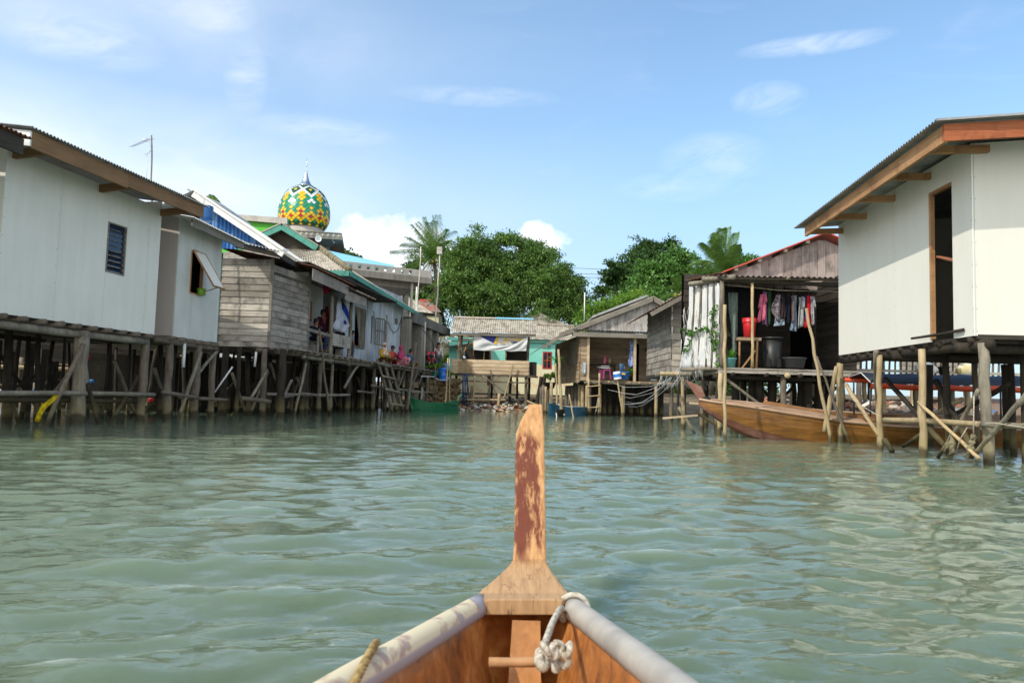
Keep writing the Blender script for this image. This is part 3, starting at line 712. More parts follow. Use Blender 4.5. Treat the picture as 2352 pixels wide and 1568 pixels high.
    beam(root,f.at(-.1,.1,.62),f.at(2.6,.1,.62),.045,'log_g','cross_rail',r); beam(root,f.at(-1.6,.2,.5),f.at(-.2,.25,.42),.06,'log','cross_rail',r); beam(root,f.at(.4,.3,.55),f.at(1.3,.2,.6),.05,'log','cross_rail',r)
    for a,b,n_ in (((1.1,1.05),(-.1,-.3),.2),((2.2,1.6),(1.5,-.2),.1),((0,1.3),(-.8,.5),.0),((1.9,1.3),(.8,-.2),-1.),((.2,1.2),(1.3,-.2),-1.2)):
        brace(root,f.at(a[0],n_,a[1]),f.at(b[0],n_,b[1]),.042,'log_g',r)
    mb=MB(); p=Yp(cr('C',690,975),20.6); q=Yp(cr('C',540,1190),20.4); mb.tube([p,q],.022,7); mb.build('drain_pipe',M['white'],root,True); mb=MB(); p=Yp(cr('C',888,850),21.4); q=Yp(cr('C',875,975),21.4); mb.tube([p,q],.03,7); mb.build('drain_pipe',M['white'],root,True)
    return f
FL3=left_house_three()
def blue_tank():
    p=Yp(cr('B',595,665),18.9); mb=MB()
    mb.lathe([(.0,-.21),(.1,-.205),(.145,-.17),(.155,-.1),(.15,.1),(.155,.14),(.145,.18),(.1,.2),(0,.2)],(p.x,p.y,p.z),20,cap=False); o=mb.build('water_drum',M['bluepl'],None,True)
    tag(o,'rounded blue plastic drum between the corrugated roofs, beneath the big white roof','drum')
blue_tank()
# ================================================================= TV antenna behind house 1
def antenna():
    Y=20.; b=Yp((351,430),Y); t=Yp((348,311),Y)
    root=thing('tv_antenna','tall thin pole with a tilted comb-like television aerial above the grey roof','antenna',(b.x,b.y,b.z-1.5))
    mb=MB(); mb.log((b.x+.03,b.y,4.9),t,.028,.018,8,.004,6); mb.build('pole',M['log_g'],root,True)
    a=Yp((345,319),Y); c=Yp((303,337),Y-.3)
    mb=MB(); mb.tube([a,c],.008,5); d=(c-a)
    for i in range(12):
        p=a+d*(i/11.); L=.16-.05*i/11; mb.tube([p+Vector((.25*L,L,.05)),p-Vector((.25*L,L,.05))],.005,4)
    mb.box(a+d*.3+Vector((0,0,.03)),(.1,.06,.05)); mb.build('aerial',M['steel'],root)
    e=Yp((347,345),Y); g=Yp((334,356),Y); mb=MB(); mb.tube([e,g],.014,5); mb.tube([g+Vector((-.03,0,.05)),g+Vector((.06,0,-.04))],.012,5); mb.build('bracket',M['steel'],root)
    mb=MB(); mb.tube([Yp((343,325),Y),Yp((346,340),Y),Yp((341,358),Y),Yp((338,380),Y),Yp((337,408),Y)],.007,5); mb.build('cable',M['white'],root,True)
antenna()
# ================================================================= people
def skinned(name,joints,edges,rad,root,mat,parent=None,levels=1):
    ks=list(joints); ix={k:i for i,k in enumerate(ks)}
    me=bpy.data.meshes.new(name); me.from_pydata([tuple(joints[k]) for k in ks],[(ix[a],ix[b]) for a,b in edges],[])
    o=bpy.data.objects.new(name,me); COL.objects.link(o)
    sk=o.modifiers.new('skin','SKIN'); sk.use_smooth_shade=True
    if not me.skin_vertices: 
        bpy.context.view_layer.update()
    sv=me.skin_vertices[0].data if me.skin_vertices else None
    if sv is None:
        return None
    for k in ks:
        r=rad.get(k,.04); sv[ix[k]].radius=(r,r) if not isinstance(r,tuple) else r
        sv[ix[k]].use_root=(k==root)
    ss=o.modifiers.new('s','SUBSURF'); ss.levels=levels; ss.render_levels=levels
    dg=bpy.context.evaluated_depsgraph_get(); m2=bpy.data.meshes.new_from_object(o.evaluated_get(dg)); m2.name=name
    o.modifiers.clear(); o.data=m2; m2.materials.clear(); m2.materials.append(mat)
    m2.polygons.foreach_set('use_smooth',[True]*len(m2.polygons))
    return par(o,parent)
def skin_data(joints,edges): pass
BODY_E=[('pelvis','belly'),('belly','chest'),('chest','neck'),('neck','jaw'),('jaw','crown'),('jaw','nose')]
for S in 'LR':
    BODY_E+=[('chest','sh'+S),('sh'+S,'el'+S),('el'+S,'wr'+S),('wr'+S,'pa'+S)]
    BODY_E+=[('pa'+S,'f%d%s'%(i,S)) for i in range(4)]+[('wr'+S,'th'+S)]
    BODY_E+=[('pelvis','hip'+S),('hip'+S,'kn'+S),('kn'+S,'an'+S),('an'+S,'to'+S)]
BODY_R={'pelvis':.12,'belly':.11,'chest':.125,'neck':.05,'jaw':.072,'crown':.075,'nose':.012}
for S in 'LR':
    BODY_R.update({'sh'+S:.055,'el'+S:.04,'wr'+S:.028,'pa'+S:.03,'th'+S:.009,'hip'+S:.085,'kn'+S:.058,'an'+S:.036,'to'+S:.03})
    for i in range(4): BODY_R['f%d%s'%(i,S)]=.009
def person(label,loc,yaw,pose,top,bottom,hair='hair',hijab=None,scale=1.,skin='skin',sleeves=True,group=None):
    """pose: joints in a local frame, x right, y forward, z up, metres"""
    J={k:Vector(v) for k,v in pose.items()}
    n=J['neck']; hd=pose.get('head',n+Vector((0,.02,.12))); hd=Vector(hd)
    fwd=Vector(pose.get('look',(0,1,0))).normalized()
    J['jaw']=hd-Vector((0,0,.03)); J['crown']=hd+Vector((0,0,.055)); J['nose']=hd+fwd*.098+Vector((0,0,-.01))
    J.pop('head',None); J.pop('look',None)
    for S in 'LR':
        d=(J['wr'+S]-J['el'+S]).normalized(); sd=Vector((0,0,1)).cross(d); sd=sd.normalized() if sd.length>.1 else Vector((1,0,0))
        J['pa'+S]=J['wr'+S]+d*.075
        for i in range(4): J['f%d%s'%(i,S)]=J['pa'+S]+d*(.075+.012*(1-abs(i-1.3)))+sd*(i-1.5)*.024+Vector((0,0,-.03))
        J['th'+S]=J['wr'+S]+d*.06+sd*(.05 if S=='L' else -.05)
    R=Matrix.Rotation(yaw,3,'Z'); L=Vector(loc)
    W_={k:L+R@(v*scale) for k,v in J.items()}; rs={k:r*scale for k,r in BODY_R.items()}
    root=thing('person',label,'person',loc,group)
    skinned('body',W_,BODY_E,rs,'pelvis',M[skin],root)
    te=[('pelvis','belly'),('belly','chest'),('chest','nb')]; tr={'pelvis':.135*scale,'belly':.128*scale,'chest':.14*scale,'nb':.07*scale}
    W_['nb']=W_['chest'].lerp(W_['neck'],.75)
    for S in 'LR':
        te+=[('chest','sh'+S),('sh'+S,'el'+S)]; tr['sh'+S]=.07*scale; tr['el'+S]=.056*scale
        if sleeves: te.append(('el'+S,'wq'+S)); W_['wq'+S]=W_['el'+S].lerp(W_['wr'+S],.85); tr['wq'+S]=.042*scale
    ks={k for e in te for k in e}; skinned('shirt',{k:W_[k] for k in W_ if k in ks},te,tr,'pelvis',top,root)
    be=[('pelvis','hipL'),('pelvis','hipR'),('hipL','knL'),('knL','anL'),('hipR','knR'),('knR','anR')]
    br={'pelvis':.13*scale,'hipL':.1*scale,'hipR':.1*scale,'knL':.078*scale,'knR':.078*scale,'anL':.058*scale,'anR':.058*scale}
    ks={k for e in be for k in e}; skinned('trousers',{k:W_[k] for k in W_ if k in ks},be,br,'pelvis',bottom,root)
    H=L+R@(hd*scale); fw=R@fwd
    hb=MB()
    if hijab:
        hb.ball(H-fw*.05*scale+Vector((0,0,.025*scale)),(.106*scale,.106*scale,.125*scale),14,10)
        c=W_['neck']; hb.lathe([(.09*scale,.06*scale),(.13*scale,-.06*scale),(.2*scale,-.2*scale),(.215*scale,-.27*scale)],c,16,cap=False); hb.build('headscarf',hijab,root,True)
    else:
        hb.ball(H-fw*.022*scale+Vector((0,0,.045*scale)),(.098*scale,.098*scale,.092*scale),14,9); hb.ball(H-fw*.07*scale+Vector((0,0,-.02*scale)),(.07*scale,.05*scale,.09*scale),10,7); hb.build('hair',M[hair],root,True)
    eb=MB(); rt_=Vector((fw.y,-fw.x,0))
    for s in (-1,1): eb.ball(H+fw*.076*scale+rt_*s*.032*scale+Vector((0,0,.012*scale)),.011*scale,8,5)
    eb.ball(H+fw*.076*scale+Vector((0,0,-.045*scale)),(.026*scale,.012*scale,.007*scale),8,5)
    eb.build('face_features',M['eye'],root,True)
    return root
def sit_pose(lean=0.,kn=.42,drop=.0,turn=(0,1,0),arms='lap'):
    p={'pelvis':(0,0,.12),'belly':(0,.0+lean*.3,.3),'chest':(0,lean*.7,.5),'neck':(0,lean,.63),'head':(0,lean+.03,.76),'look':turn}
    for S,s in (('L',-1),('R',1)):
        p.update({'hip'+S:(s*.1,.02,.1),'kn'+S:(s*.16,.42,.16+kn*.3),'an'+S:(s*.1,.40 if drop else .30,.05-drop),'to'+S:(s*.1,.55 if drop else .44,.03-drop),
          'sh'+S:(s*.19,lean*.8,.55),'el'+S:(s*.26,.1+lean*.6,.32),'wr'+S:(s*.1,.32,.27)})
    return p
def stand_pose(look=(0,1,0),stride=.05):
    p={'pelvis':(0,0,.92),'belly':(0,0,1.08),'chest':(0,0,1.28),'neck':(0,.01,1.43),'head':(0,.03,1.56),'look':look}
    for S,s in (('L',-1),('R',1)):
        p.update({'hip'+S:(s*.1,0,.88),'kn'+S:(s*.11,.03+s*stride,.48),'an'+S:(s*.11,-.02+s*stride,.08),'to'+S:(s*.13,.12+s*stride,.03),
          'sh'+S:(s*.19,0,1.36),'el'+S:(s*.25,-.02,1.08),'wr'+S:(s*.24,.1,.84)})
    return p
# ================================================================= left house 4: open porch with washing
def porch_house():
    z=2.0; f=Fr.two(Zp(cr('D',50,900),z),Zp(cr('D',660,1000),z)); r=random.Random(31)
    root=thing('stilt_house','open-fronted porch house with dark hanging eave boards and a rail, washing inside','house',f.at(3,-2,0))
    mb=MB(); mb.fbox(f,.2,4.25,-1.24,-1.2,z,4.55); mb.fbox(f,.2,.24,-1.2,-.1,z,4.5); mb.build('wall',M['fc2'],root)
    mb=MB(); mb.fbox(f,4.3,9.2,-3.3,-3.25,z,4.6); mb.fbox(f,4.26,4.3,-3.3,-1.24,z,4.6); mb.build('inner_wall',paint('dim_green_plaster','#5f7a52',.8),root)
    mb=MB(); mb.fbox(f,5.7,7.4,-1.25,-1.2,z+.55,4.5); mb.fbox(f,6.9,7.15,-1.2,-1.1,z,4.5); mb.build('green_partition',paint('pale_green_plaster','#9dc08c',.7),root)
    mb=MB(); mb.fbox(f,5.7,7.4,-1.2,-1.12,z,z+.9); mb.build('low_partition',M['fc'],root)
    mb=MB()
    for i in range(26):
        s=-1.2+i*.33; mb.fbox(f,s,s+.29,-3.2,.12+r.random()*.05,z-.035,z)
    mb.build('deck',M['plank_hd'],root)
    mb=MB(); planks_v(mb,f,-1,9,-.5,lambda s:1.7,.25,.03,-3.6,r); mb.build('added_dark_screen',M['plank_dark'],root)  # added dark backing, imitates the shade under the porch
    # hanging eave boards
    mb=MB()
    A=f.px(cr('D',150,205),.5);B=f.px(cr('D',415,368),.5)
    mb.hexa([f.at(-.9,.47,4.08),f.at(2.2,.47,4.05),f.at(2.2,.5,4.05),f.at(-.9,.5,4.08),f.at(-.9,.47,4.44),f.at(2.2,.47,4.38),f.at(2.2,.5,4.38),f.at(-.9,.5,4.44)])
    mb.hexa([f.at(2.05,.44,3.86),f.at(4.25,.44,3.90),f.at(4.25,.47,3.90),f.at(2.05,.47,3.86),f.at(2.05,.44,4.2),f.at(4.25,.44,4.2),f.at(4.25,.47,4.2),f.at(2.05,.47,4.2)])
    mb.build('fascia',M['plank_hd'],root)
    corr_part(root,f.at(-1,.6,4.47),f.at(2.6,.62,4.42)-f.at(-1,.6,4.47),f.at(-1,-2.6,5.1)-f.at(-1,.6,4.47),'rust','roof',.1,.022)
    corr_part(root,f.at(2.,.6,4.29),f.at(4.95,.6,4.26)-f.at(2.,.6,4.29),f.at(2.,-2.6,4.9)-f.at(2.,.6,4.29),'rust_g','lower_roof',.1,.022)
    mb=MB(); mb.fbox(f,-.8,8.8,-3.25,.3,4.62,4.66); mb.build('ceiling',M['plank_dark'],root)
    for s,t in ((2.0,.09),(3.95,-.04)):
        mb=MB(); mb.log(f.at(s+t,0,z-.3),f.at(s,0,4.15),.075,.06,8,.012,8,r); mb.build('post',M['log_g'],root,True)
    mb=MB(); mb.log(f.at(.95,0,z-.1),f.at(.95,0,z+.55),.05,.05,4,.01); mb.build('post',M['log_g'],root,True)
    mb=MB(); mb.hexa([f.at(0,.0,2.62),f.at(1.95,.0,2.58),f.at(1.95,.04,2.58),f.at(0,.04,2.62),f.at(0,.0,2.72),f.at(1.95,.0,2.68),f.at(1.95,.04,2.68),f.at(0,.04,2.72)]); mb.build('rail',M['beam_g'],root)
    mb=MB(); mb.fbox(f,2.03,3.9,.02,.05,2.32,2.74); mb.build('rail_board',M['plank_h'],root)
    mb=MB(); mb.fbox(f,1.0,3.8,-.5,-.15,2.33,2.37); mb.fbox(f,1.1,1.16,-.4,-.2,z,2.33); mb.fbox(f,3.6,3.66,-.4,-.2,z,2.33); mb.build('bench',M['plank_hd'],root)
    mb=MB(); mb.tube([f.at(.2,.1,4.15),f.at(1.2,.08,4.05),f.at(2.4,.05,3.98),f.at(4.0,.05,3.9)],.012,5); mb.build('clothes_line',M['wire'],root)
    for x,y,rr,m in ((40,1450,.075,'log_d'),(160,1445,.078,'log'),(310,1438,.055,'log_g'),(420,1435,.08,'log_d'),(545,1448,.1,'log_d'),(648,1435,.075,'log'),(475,1400,.07,'log_d')):
        q=f.px(cr('D',x,y),-.15 if rr>.07 else .0); p=f.at(q[0],-.15,0); stilt(root,p.x,p.y,z-.1,rr,m,(r.random()*.1-.05,0),r,8)
    beam(root,f.at(-.2,.0,z-.2),f.at(2.4,.02,z-.2),.065,'log_g','beam',r); beam(root,f.at(2.1,-.02,z-.2),f.at(6.6,.02,z-.18),.065,'log','beam',r)
    for i in range(12): beam(root,f.at(.1+i*.55,.2,z-.09),f.at(.1+i*.55,-3,z-.09),.05,'log','joist',r)
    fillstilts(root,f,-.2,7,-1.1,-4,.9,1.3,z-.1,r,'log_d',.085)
    beam(root,f.at(-.4,.1,.66),f.at(1.4,.1,.6),.05,'log','cross_rail',r); beam(root,f.at(.9,.12,.62),f.at(3.9,.1,.66),.05,'log_g','cross_rail',r); beam(root,f.at(4.8,.1,.8),f.at(7.0,.1,.75),.045,'log','cross_rail',r)
    for a,b,n_ in (((5.0,1.8),(3.6,.9),.0),((.1,1.6),(1.3,.1),-1.2),((2.2,1.2),(3.8,-.2),-1.2),((3.2,1.5),(2,.1),-1.4)): brace(root,f.at(a[0],n_,a[1]),f.at(b[0],n_,b[1]),.05,'log_g',r)
    return f
FL4=porch_house()
def hanging(name,label,cat,f,pts,mat,n=0.,fold=.05,th=.012,group=None,nx=10,nz=8,rnd=RN,parent=None,cent=None):
    """cloth whose outline is two rails: left edge pts and right edge pts (s,z), folds along n"""
    Lf,Rt=pts; ph=rnd.random()*6; vs=[];fs=[]
    def at(e,t):
        k=t*(len(e)-1); i=min(int(k),len(e)-2); u=k-i
        return (e[i][0]*(1-u)+e[i+1][0]*u,e[i][1]*(1-u)+e[i+1][1]*u)
    for j in range(nz+1):
        a=at(Lf,j/nz);b=at(Rt,j/nz)
        for i in range(nx+1):
            u=i/nx; s=a[0]*(1-u)+b[0]*u; zz=a[1]*(1-u)+b[1]*u
            vs.append(f.at(s,n+fold*math.sin(u*9+ph+j*.25)*(.3+.7*j/nz)+.5*fold*math.sin(u*17+j*.6),zz))
    for j in range(nz):
        for i in range(nx): q=j*(nx+1)+i; fs.append((q,q+1,q+nx+2,q+nx+1))
    mb=MB(); mb.add(vs,fs); o=mb.build(name,mat,parent,True)
    so=o.modifiers.new('thick','SOLIDIFY'); so.thickness=th
    if parent is None: tag(o,label,cat,group)
    return o
def porch_washing():
    f=FL4; g=lambda x,y,n=0.: f.px(cr('M',x,y),n)
    w=cloth('white_sheet_cloth','#b9bcc6','#9fa4b0',5.); b=cloth('blue_sheet_cloth','#27409a','#1c2c70',5.)
    root=thing('hung_sheet','white and royal-blue sheet hanging from the porch line between two posts','sheet',f.at(2.6,0,3.9))
    hanging('white_half',None,None,f,([g(455,290),g(425,450),g(420,700),g(390,790),g(440,880)],[g(510,290),g(540,500),g(600,640),g(630,800),g(525,905)]),w,.06,.07,parent=root)
    hanging('blue_half',None,None,f,([g(505,300),g(530,430),g(545,520),g(600,640),g(560,740)],[g(590,360),g(640,480),g(662,560),g(645,700),g(632,795)]),b,.02,.05,parent=root)
    hanging('yellow_patch',None,None,f,([g(552,335,.09),g(590,420,.09)],[g(600,380,.09),g(622,445,.09)]),cloth('yellow_print','#c9a53a'),.10,.01,parent=root,nx=3,nz=3)
    hanging('hung_garment','dark red garment hanging deep inside the porch','garment',f,([g(255,480,-.6),g(250,840,-.6)],[g(330,440,-.6),g(330,850,-.6)]),cloth('red_cloth','#8c1c24'),-.6,.05)
    hanging('hung_garment','crimson cloth bunched on the line high under the porch eave','garment',f,([g(150,30),g(170,110),g(205,240)],[g(300,60),g(290,140),g(240,230)]),cloth('crimson_cloth','#a01a4a','#7a0f38'),.1,.06)
    hanging('hung_garment','brown trousers hanging on the grey porch wall by the plank shed','garment',f,([g(-30,280,-.3),g(-25,720,-.3)],[g(40,420,-.3),g(25,720,-.3)]),cloth('brown_cloth','#6b4a33'),-.3,.03)
porch_washing()
# ================================================================= left house 5: white plaster with teal trim
def plaster_house():
    z=2.0; f=Fr.two(Zp(cr('D',660,1000),z),Zp(cr('D',1180,1080),z)); r=random.Random(33)
    root=thing('plaster_house','long mildewed white plaster house with arched windows, teal fascia and grey fibre roof','house',f.at(3,-3,0))
    n=-.8; mb=MB()
    q=lambda x,y: f.px(cr('D',x,y),n)
    arch=[(1.78,2.2,2.85),(3.5,3.95,2.85)]
    sheetwall(mb,f,[-1.3,6.08],z,5.4,.12,[(a,b,c,4.3) for a,b,c in arch]+[(4.95,5.5,4.0,4.28),(-.15,.95,2.55,4.2)],n=n)
    for a,b,c in arch: # pointed-round head fillets
        for s0,sg in ((a,1),(b,-1)):
            pts=[f.at(s0,n,4.3),f.at(s0,n,4.1)]+[f.at((a+b)/2-sg*(b-a)/2*math.cos(t),n,4.05+.25*math.sin(t)) for t in (0.,.4,.8,1.2,1.57)]
            mb.prism(pts,f.at(0,n-.12,0)-f.at(0,n,0))
    mb.fbox(f,6.08,6.2,-5,n,z,5.2); mb.fbox(f,-1.3,-1.18,-6,n,z,5.4)
    for s in (1.25,2.85,4.45): mb.fbox(f,s-.06,s+.06,n,n+.03,z,5.35)
    mb.build('wall',M['plaster'],root)
    mb=MB(); mb.fbox(f,-1.1,6.0,-1.6,-1.5,z,5.3); mb.build('inner_wall',M['dark'],root)  # near-black sheet paints the shade behind the windows
    for k,(a,b,c) in enumerate(arch):
        mb=MB(); 
        for i in range(5): mb.fbox(f,a+.03+i*(b-a-.1)/4.,a+.07+i*(b-a-.1)/4.,n-.09,n-.05,c,4.05)
        for zz in (c,3.45,4.02): mb.fbox(f,a,b,n-.1,n-.05,zz,zz+.05)
        if k==0: 
            mb=MB(); mb.fbox(f,a,b,n-.1,n-.06,4.02,4.07)
        win=mb.build('window',M['beam_g'],root)
        mb=MB(); mb.fbox(f,a+.02,b-.02,n-.11,n-.09,4.07,4.28); mb.build('fanlight',M['fc2'],win)
        if k==0:
            lb=MB(); P=lambda u,t: f.at(b+.02+u*.1,n+.05+u*.4+t*.03,0)
            for u in (0,.22,.44,.66,.9):
                p=P(u,0); s_=.35*0
                lb.bar((p.x,p.y,c-.0-u*.05),(p.x,p.y,4.0-u*.05),.045,.03)
            for zz in (c,3.45,3.98): a0=P(0,0);a1=P(.95,0); lb.bar((a0.x,a0.y,zz),(a1.x,a1.y,zz-.05),.03,.05)
            lb.build('shutter',M['beam_g'],win)
    # broad lattice window next to the porch
    mb=MB()
    for i in range(8): s=-.15+i*.155; mb.bar(f.at(s,n+.03+(.25*(1-i/3.) if i<3 else 0),2.55),f.at(s+.02,n+.03,4.15),.05,.03)
    for zz in (2.55,4.12): mb.fbox(f,-.18,.98,n-.02,n+.04,zz,zz+.08)
    mb.build('lattice_window',M['beam_g'],root)
    mb=MB(); 
    for i in range(6): mb.fbox(f,4.97,5.48,n-.06,n-.03,4.01+i*.045,4.035+i*.045)
    mb.build('vent',M['beam_g'],root)
    # hip roof with small gablet
    C=f.P(cr('D',437,183),-.35); D_=f.P(cr('D',1058,560),-.35)
    GR=Yp(cr('B',1780,1040),32.6); PK=Yp(cr('N',210,1035),32.6)
    back=f.e*8.5; back=Vector((back.x,back.y,0))
    CL=C+Vector((-8.,.4,0)); GL=GR+Vector((-3.,.2,0)); 
    mb=MB(); 
    def slope(a,b,c,d,N=50,amp=.03):
        # ribs run up the slope: quad a->b eave, d->c top
        a,b,c,d=map(Vector,(a,b,c,d)); nr=(b-a).cross(d-a).normalized(); vs=[];fs=[]
        for i in range(N*6+1):
            t=i/(N*6); o=nr*amp*math.sin(i*2*math.pi/6)
            for k in range(5): u=k/4; vs.append(a.lerp(b,t).lerp(d.lerp(c,t),u)+o)
        for i in range(N*6):
            for k in range(4): q=i*5+k; fs.append((q,q+5,q+6,q+1))
        mb.add(vs,fs)
    slope(CL,C,GR,GL,56); slope(C,D_,D_+Vector((-3.2,.4,1.9)),GR,60); rf=mb.build('roof',M['asb'],root,True)
    mb=MB(); m_=14
    for i in range(m_):
        p=C.lerp(GR,i/m_);q2=C.lerp(GR,(i+1.15)/m_); mb.tube([p+Vector((0,0,.04)),q2+Vector((0,0,.07))],[.15,.12],7)
    mb.build('hip_cap',worn('mossy_cap','#8b8168','#5f5a45',.4,.6,4.,.9),rf,True)
    mb=MB(); mb.bar(C+Vector((.03,-.06,-.12)),CL+Vector((0,-.06,-.12)),.05,.2); mb.bar(C+Vector((.06,0,-.12)),D_+Vector((.06,0,-.12)),.05,.19); mb.build('fascia',M['teal'],root)
    mb=MB(); N_=GR-GL
    mb.prism([PK,GR+Vector((0,-.05,0)),GL+Vector((0,-.05,0))],(0,.1,0)); mb.build('gable',M['plank_dark'],root)
    mb=MB(); pk=PK+Vector((0,-.35,.03)); 
    mb.bar(pk,Yp(cr('N',700,1320),32.2),.05,.24); mb.bar(pk,pk+Vector((-1.9,0,-.95)),.05,.24); mb.build('barge_board',M['teal'],root)
    mb=MB(); g2=Yp(cr('N',720,1325),32.2)
    for sgn,e in ((1,g2),(-1,pk+Vector((-1.95,0,-.97)))): mb.hexa([pk+Vector((0,-.05,.14)),e+Vector((0,-.05,.12)),e+Vector((0,4,.12)),pk+Vector((0,6,.14)),pk+Vector((0,-.05,.19)),e+Vector((0,-.05,.17)),e+Vector((0,4,.17)),pk+Vector((0,6,.19))])
    mb.build('gablet_roof',M['asb'],root)
    mb=MB(); mb.fbox(f,-1.1,6.1,-5,n-.12,z-.2,z-.02); mb.build('floor',M['conc_d'],root)
    mb=MB(); mb.tube([f.at(3.9,n+.03,4.0),f.at(4.2,n+.05,3.75),f.at(4.7,n+.05,3.55),f.at(5.4,n+.03,3.75),f.at(6.0,n+.03,4.5)],.015,5); mb.build('cable',M['wire'],root,True)
    return f
FL5=plaster_house()
def concrete_porch():
    f=FL5; z=2.0; r=random.Random(34)
    root=thing('concrete_porch','dark grey concrete porch with square columns behind the seated people','porch',f.at(9,-1,0))
    A=f.px(cr('D',1050,575),-.25);B=f.px(cr('D',1310,700),-.25)
    mb=MB(); mb.fbox(f,6.3,13.6,-.45,-.25,4.22,4.72,4.16,4.6); mb.fbox(f,13.5,13.6,-5.5,-.45,4.16,4.6); mb.fbox(f,6.3,13.5,-5.5,-.45,4.4,4.5); mb.build('roof_slab',M['conc_d'],root)
    for s,w in ((6.05,.2),(8.2,.26),(9.85,.2),(11.3,.16)):
        mb=MB(); mb.fbox(f,s-w,s+w,-.45-2*w+.1,-.35,z-.6,4.35); mb.build('column',M['conc'],root)
    mb=MB(); mb.fbox(f,6.25,6.37,-3.2,-.8,z,4.5); mb.fbox(f,6.3,7.0,-3.3,-3.2,z,4.4); mb.fbox(f,8.0,13.2,-3.3,-3.2,z,4.4); mb.build('back_wall',M['conc'],root)
    mb=MB(); mb.fbox(f,6.2,13.6,-5.5,-.1,z-.3,z-.05); mb.build('floor',M['conc_d'],root)
    mb=MB(); mb.tube([f.at(6.2,.05,4.0),f.at(7.4,.1,3.75),f.at(8.5,.1,3.45),f.at(9.2,0,3.0)],.02,5); mb.build('cable',M['wire'],root,True)
    mb=MB(); mb.tube([f.at(7.4,.0,z),f.at(7.35,0,4.35)],.045,8); mb.build('pipe',M['conc_l'],root,True)
concrete_porch()
def walkway():
    f=FL5; z=2.0; r=random.Random(35)
    root=thing('boardwalk','rough plank walkway on crooked posts where the people sit','walkway',f.at(4,-.5,0))
    mb=MB(); planks_v(mb,f,-2.5,9.2,-.5,lambda s:1.75,.25,.03,-3.2,r); mb.build('added_dark_screen',M['plank_dark'],root)  # dark boards added in place of the shade below the walkway
    mb=MB(); s=-.6
    while s<9.:
        w=.16+r.random()*.06; mb.fbox(f,s,s+w-.015,-.78,.12+r.random()*.1,z-.04-r.random()*.012,z-.005+r.random()*.01); s+=w
    mb.build('deck',M['plank_hd'],root)
    for x,y,rr,m in ((880,1405,.09,'log'),(965,1395,.075,'log_d'),(1018,1375,.085,'log'),(1083,1368,.075,'log_d'),(1142,1372,.09,'log'),(1190,1370,.09,'log_d'),(770,1420,.08,'log_d')):
        q=f.px(cr('D',x,y-10),-.1); p=f.at(q[0]*.8,-.1,0); q=f.px(cr('D',x,1100),-.1); p=f.at(q[0],-.1,0); stilt(root,p.x,p.y,z-.1,rr,m,(r.random()*.14-.07,0),r,7)
    beam(root,f.at(-.5,-.02,z-.12),f.at(4.2,.02,z-.12),.06,'log','beam',r); beam(root,f.at(4,.0,z-.13),f.at(9,.0,z-.12),.055,'log_g','beam',r)
    for i in range(14): beam(root,f.at(-.2+i*.66,.15,z-.07),f.at(-.2+i*.66,-2.5,z-.07),.045,'log','joist',r)
    fillstilts(root,f,.2,8.6,-1.1,-3.6,.95,1.3,z-.1,r,'log_d',.085)
    beam(root,f.at(3.2,.1,.95),f.at(6.6,.1,.9),.05,'log_g','cross_rail',r); beam(root,f.at(5.0,.15,.85),f.at(8.8,.12,.9),.045,'log_g','cross_rail',r); beam(root,f.at(-.3,.05,1.05),f.at(1.9,.1,.95),.05,'log','cross_rail',r)
    for a,b,n_ in (((4.0,1.8),(3.2,1.0),.05),((6.2,1.9),(5.3,1.2),.05),((7.3,1.9),(6.4,1.2),.05),((1.2,1.4),(2.6,.1),-1.1)): brace(root,f.at(a[0],n_,a[1]),f.at(b[0],n_,b[1]),.045,'log',r)
walkway()
def ladder():
    f=FL5; r=random.Random(36)
    root=thing('ladder','crooked log ladder leaning down from the walkway into the water','ladder',f.at(1.5,.6,0))
    def at(x,y,n): q=f.px(cr('D',x,y),n); return f.at(q[0],n,q[1])
    for (x0,y0),(x1,y1),rr in (((690,975),(832,1462),.06),((745,985),(868,1445),.08),((798,985),(925,1450),.07)):
        mb=MB(); mb.log(at(x1,y1,.75),at(x0,y0,.12),rr,rr*.85,7,.012,8,r); mb.build('side_pole',M['log'],root,True)
    for (x0,y0),(x1,y1),n in (((695,1012),(822,1043),.28),((738,1128),(858,1160),.45),((770,1245),(900,1280),.6),((818,1380),(932,1396),.75)):
        mb=MB(); mb.log(at(x0,y0,n),at(x1,y1,n),.05,.05,5,.02,7,r); mb.build('rung',M['log_g'],root,True)
ladder()
def lean_pole(label,a,b,r0,r1,mat,group='leaning poles'):
    mb=MB(); mb.log(a,b,r0,r1,8,.012,8,random.Random(hash(label)%999 if False else len(label)*7)); o=mb.build('pole',M[mat],None,True); return tag(o,label,'pole',None)
def dpt(x,y,n,f=None): f=f or FL5; q=f.px(cr('D',x,y),n); return f.at(q[0],n,q[1])
lean_pole('stout pale pole leaning on the walkway edge by the green boat bow',dpt(955,1440,.5),dpt(1038,830,.5),.075,.05,'log')
lean_pole('crooked pole leaning outside the porch rail, left of the white sheet',dpt(262,1470,.35,FL4),dpt(172,705,.25,FL4),.05,.03,'log')
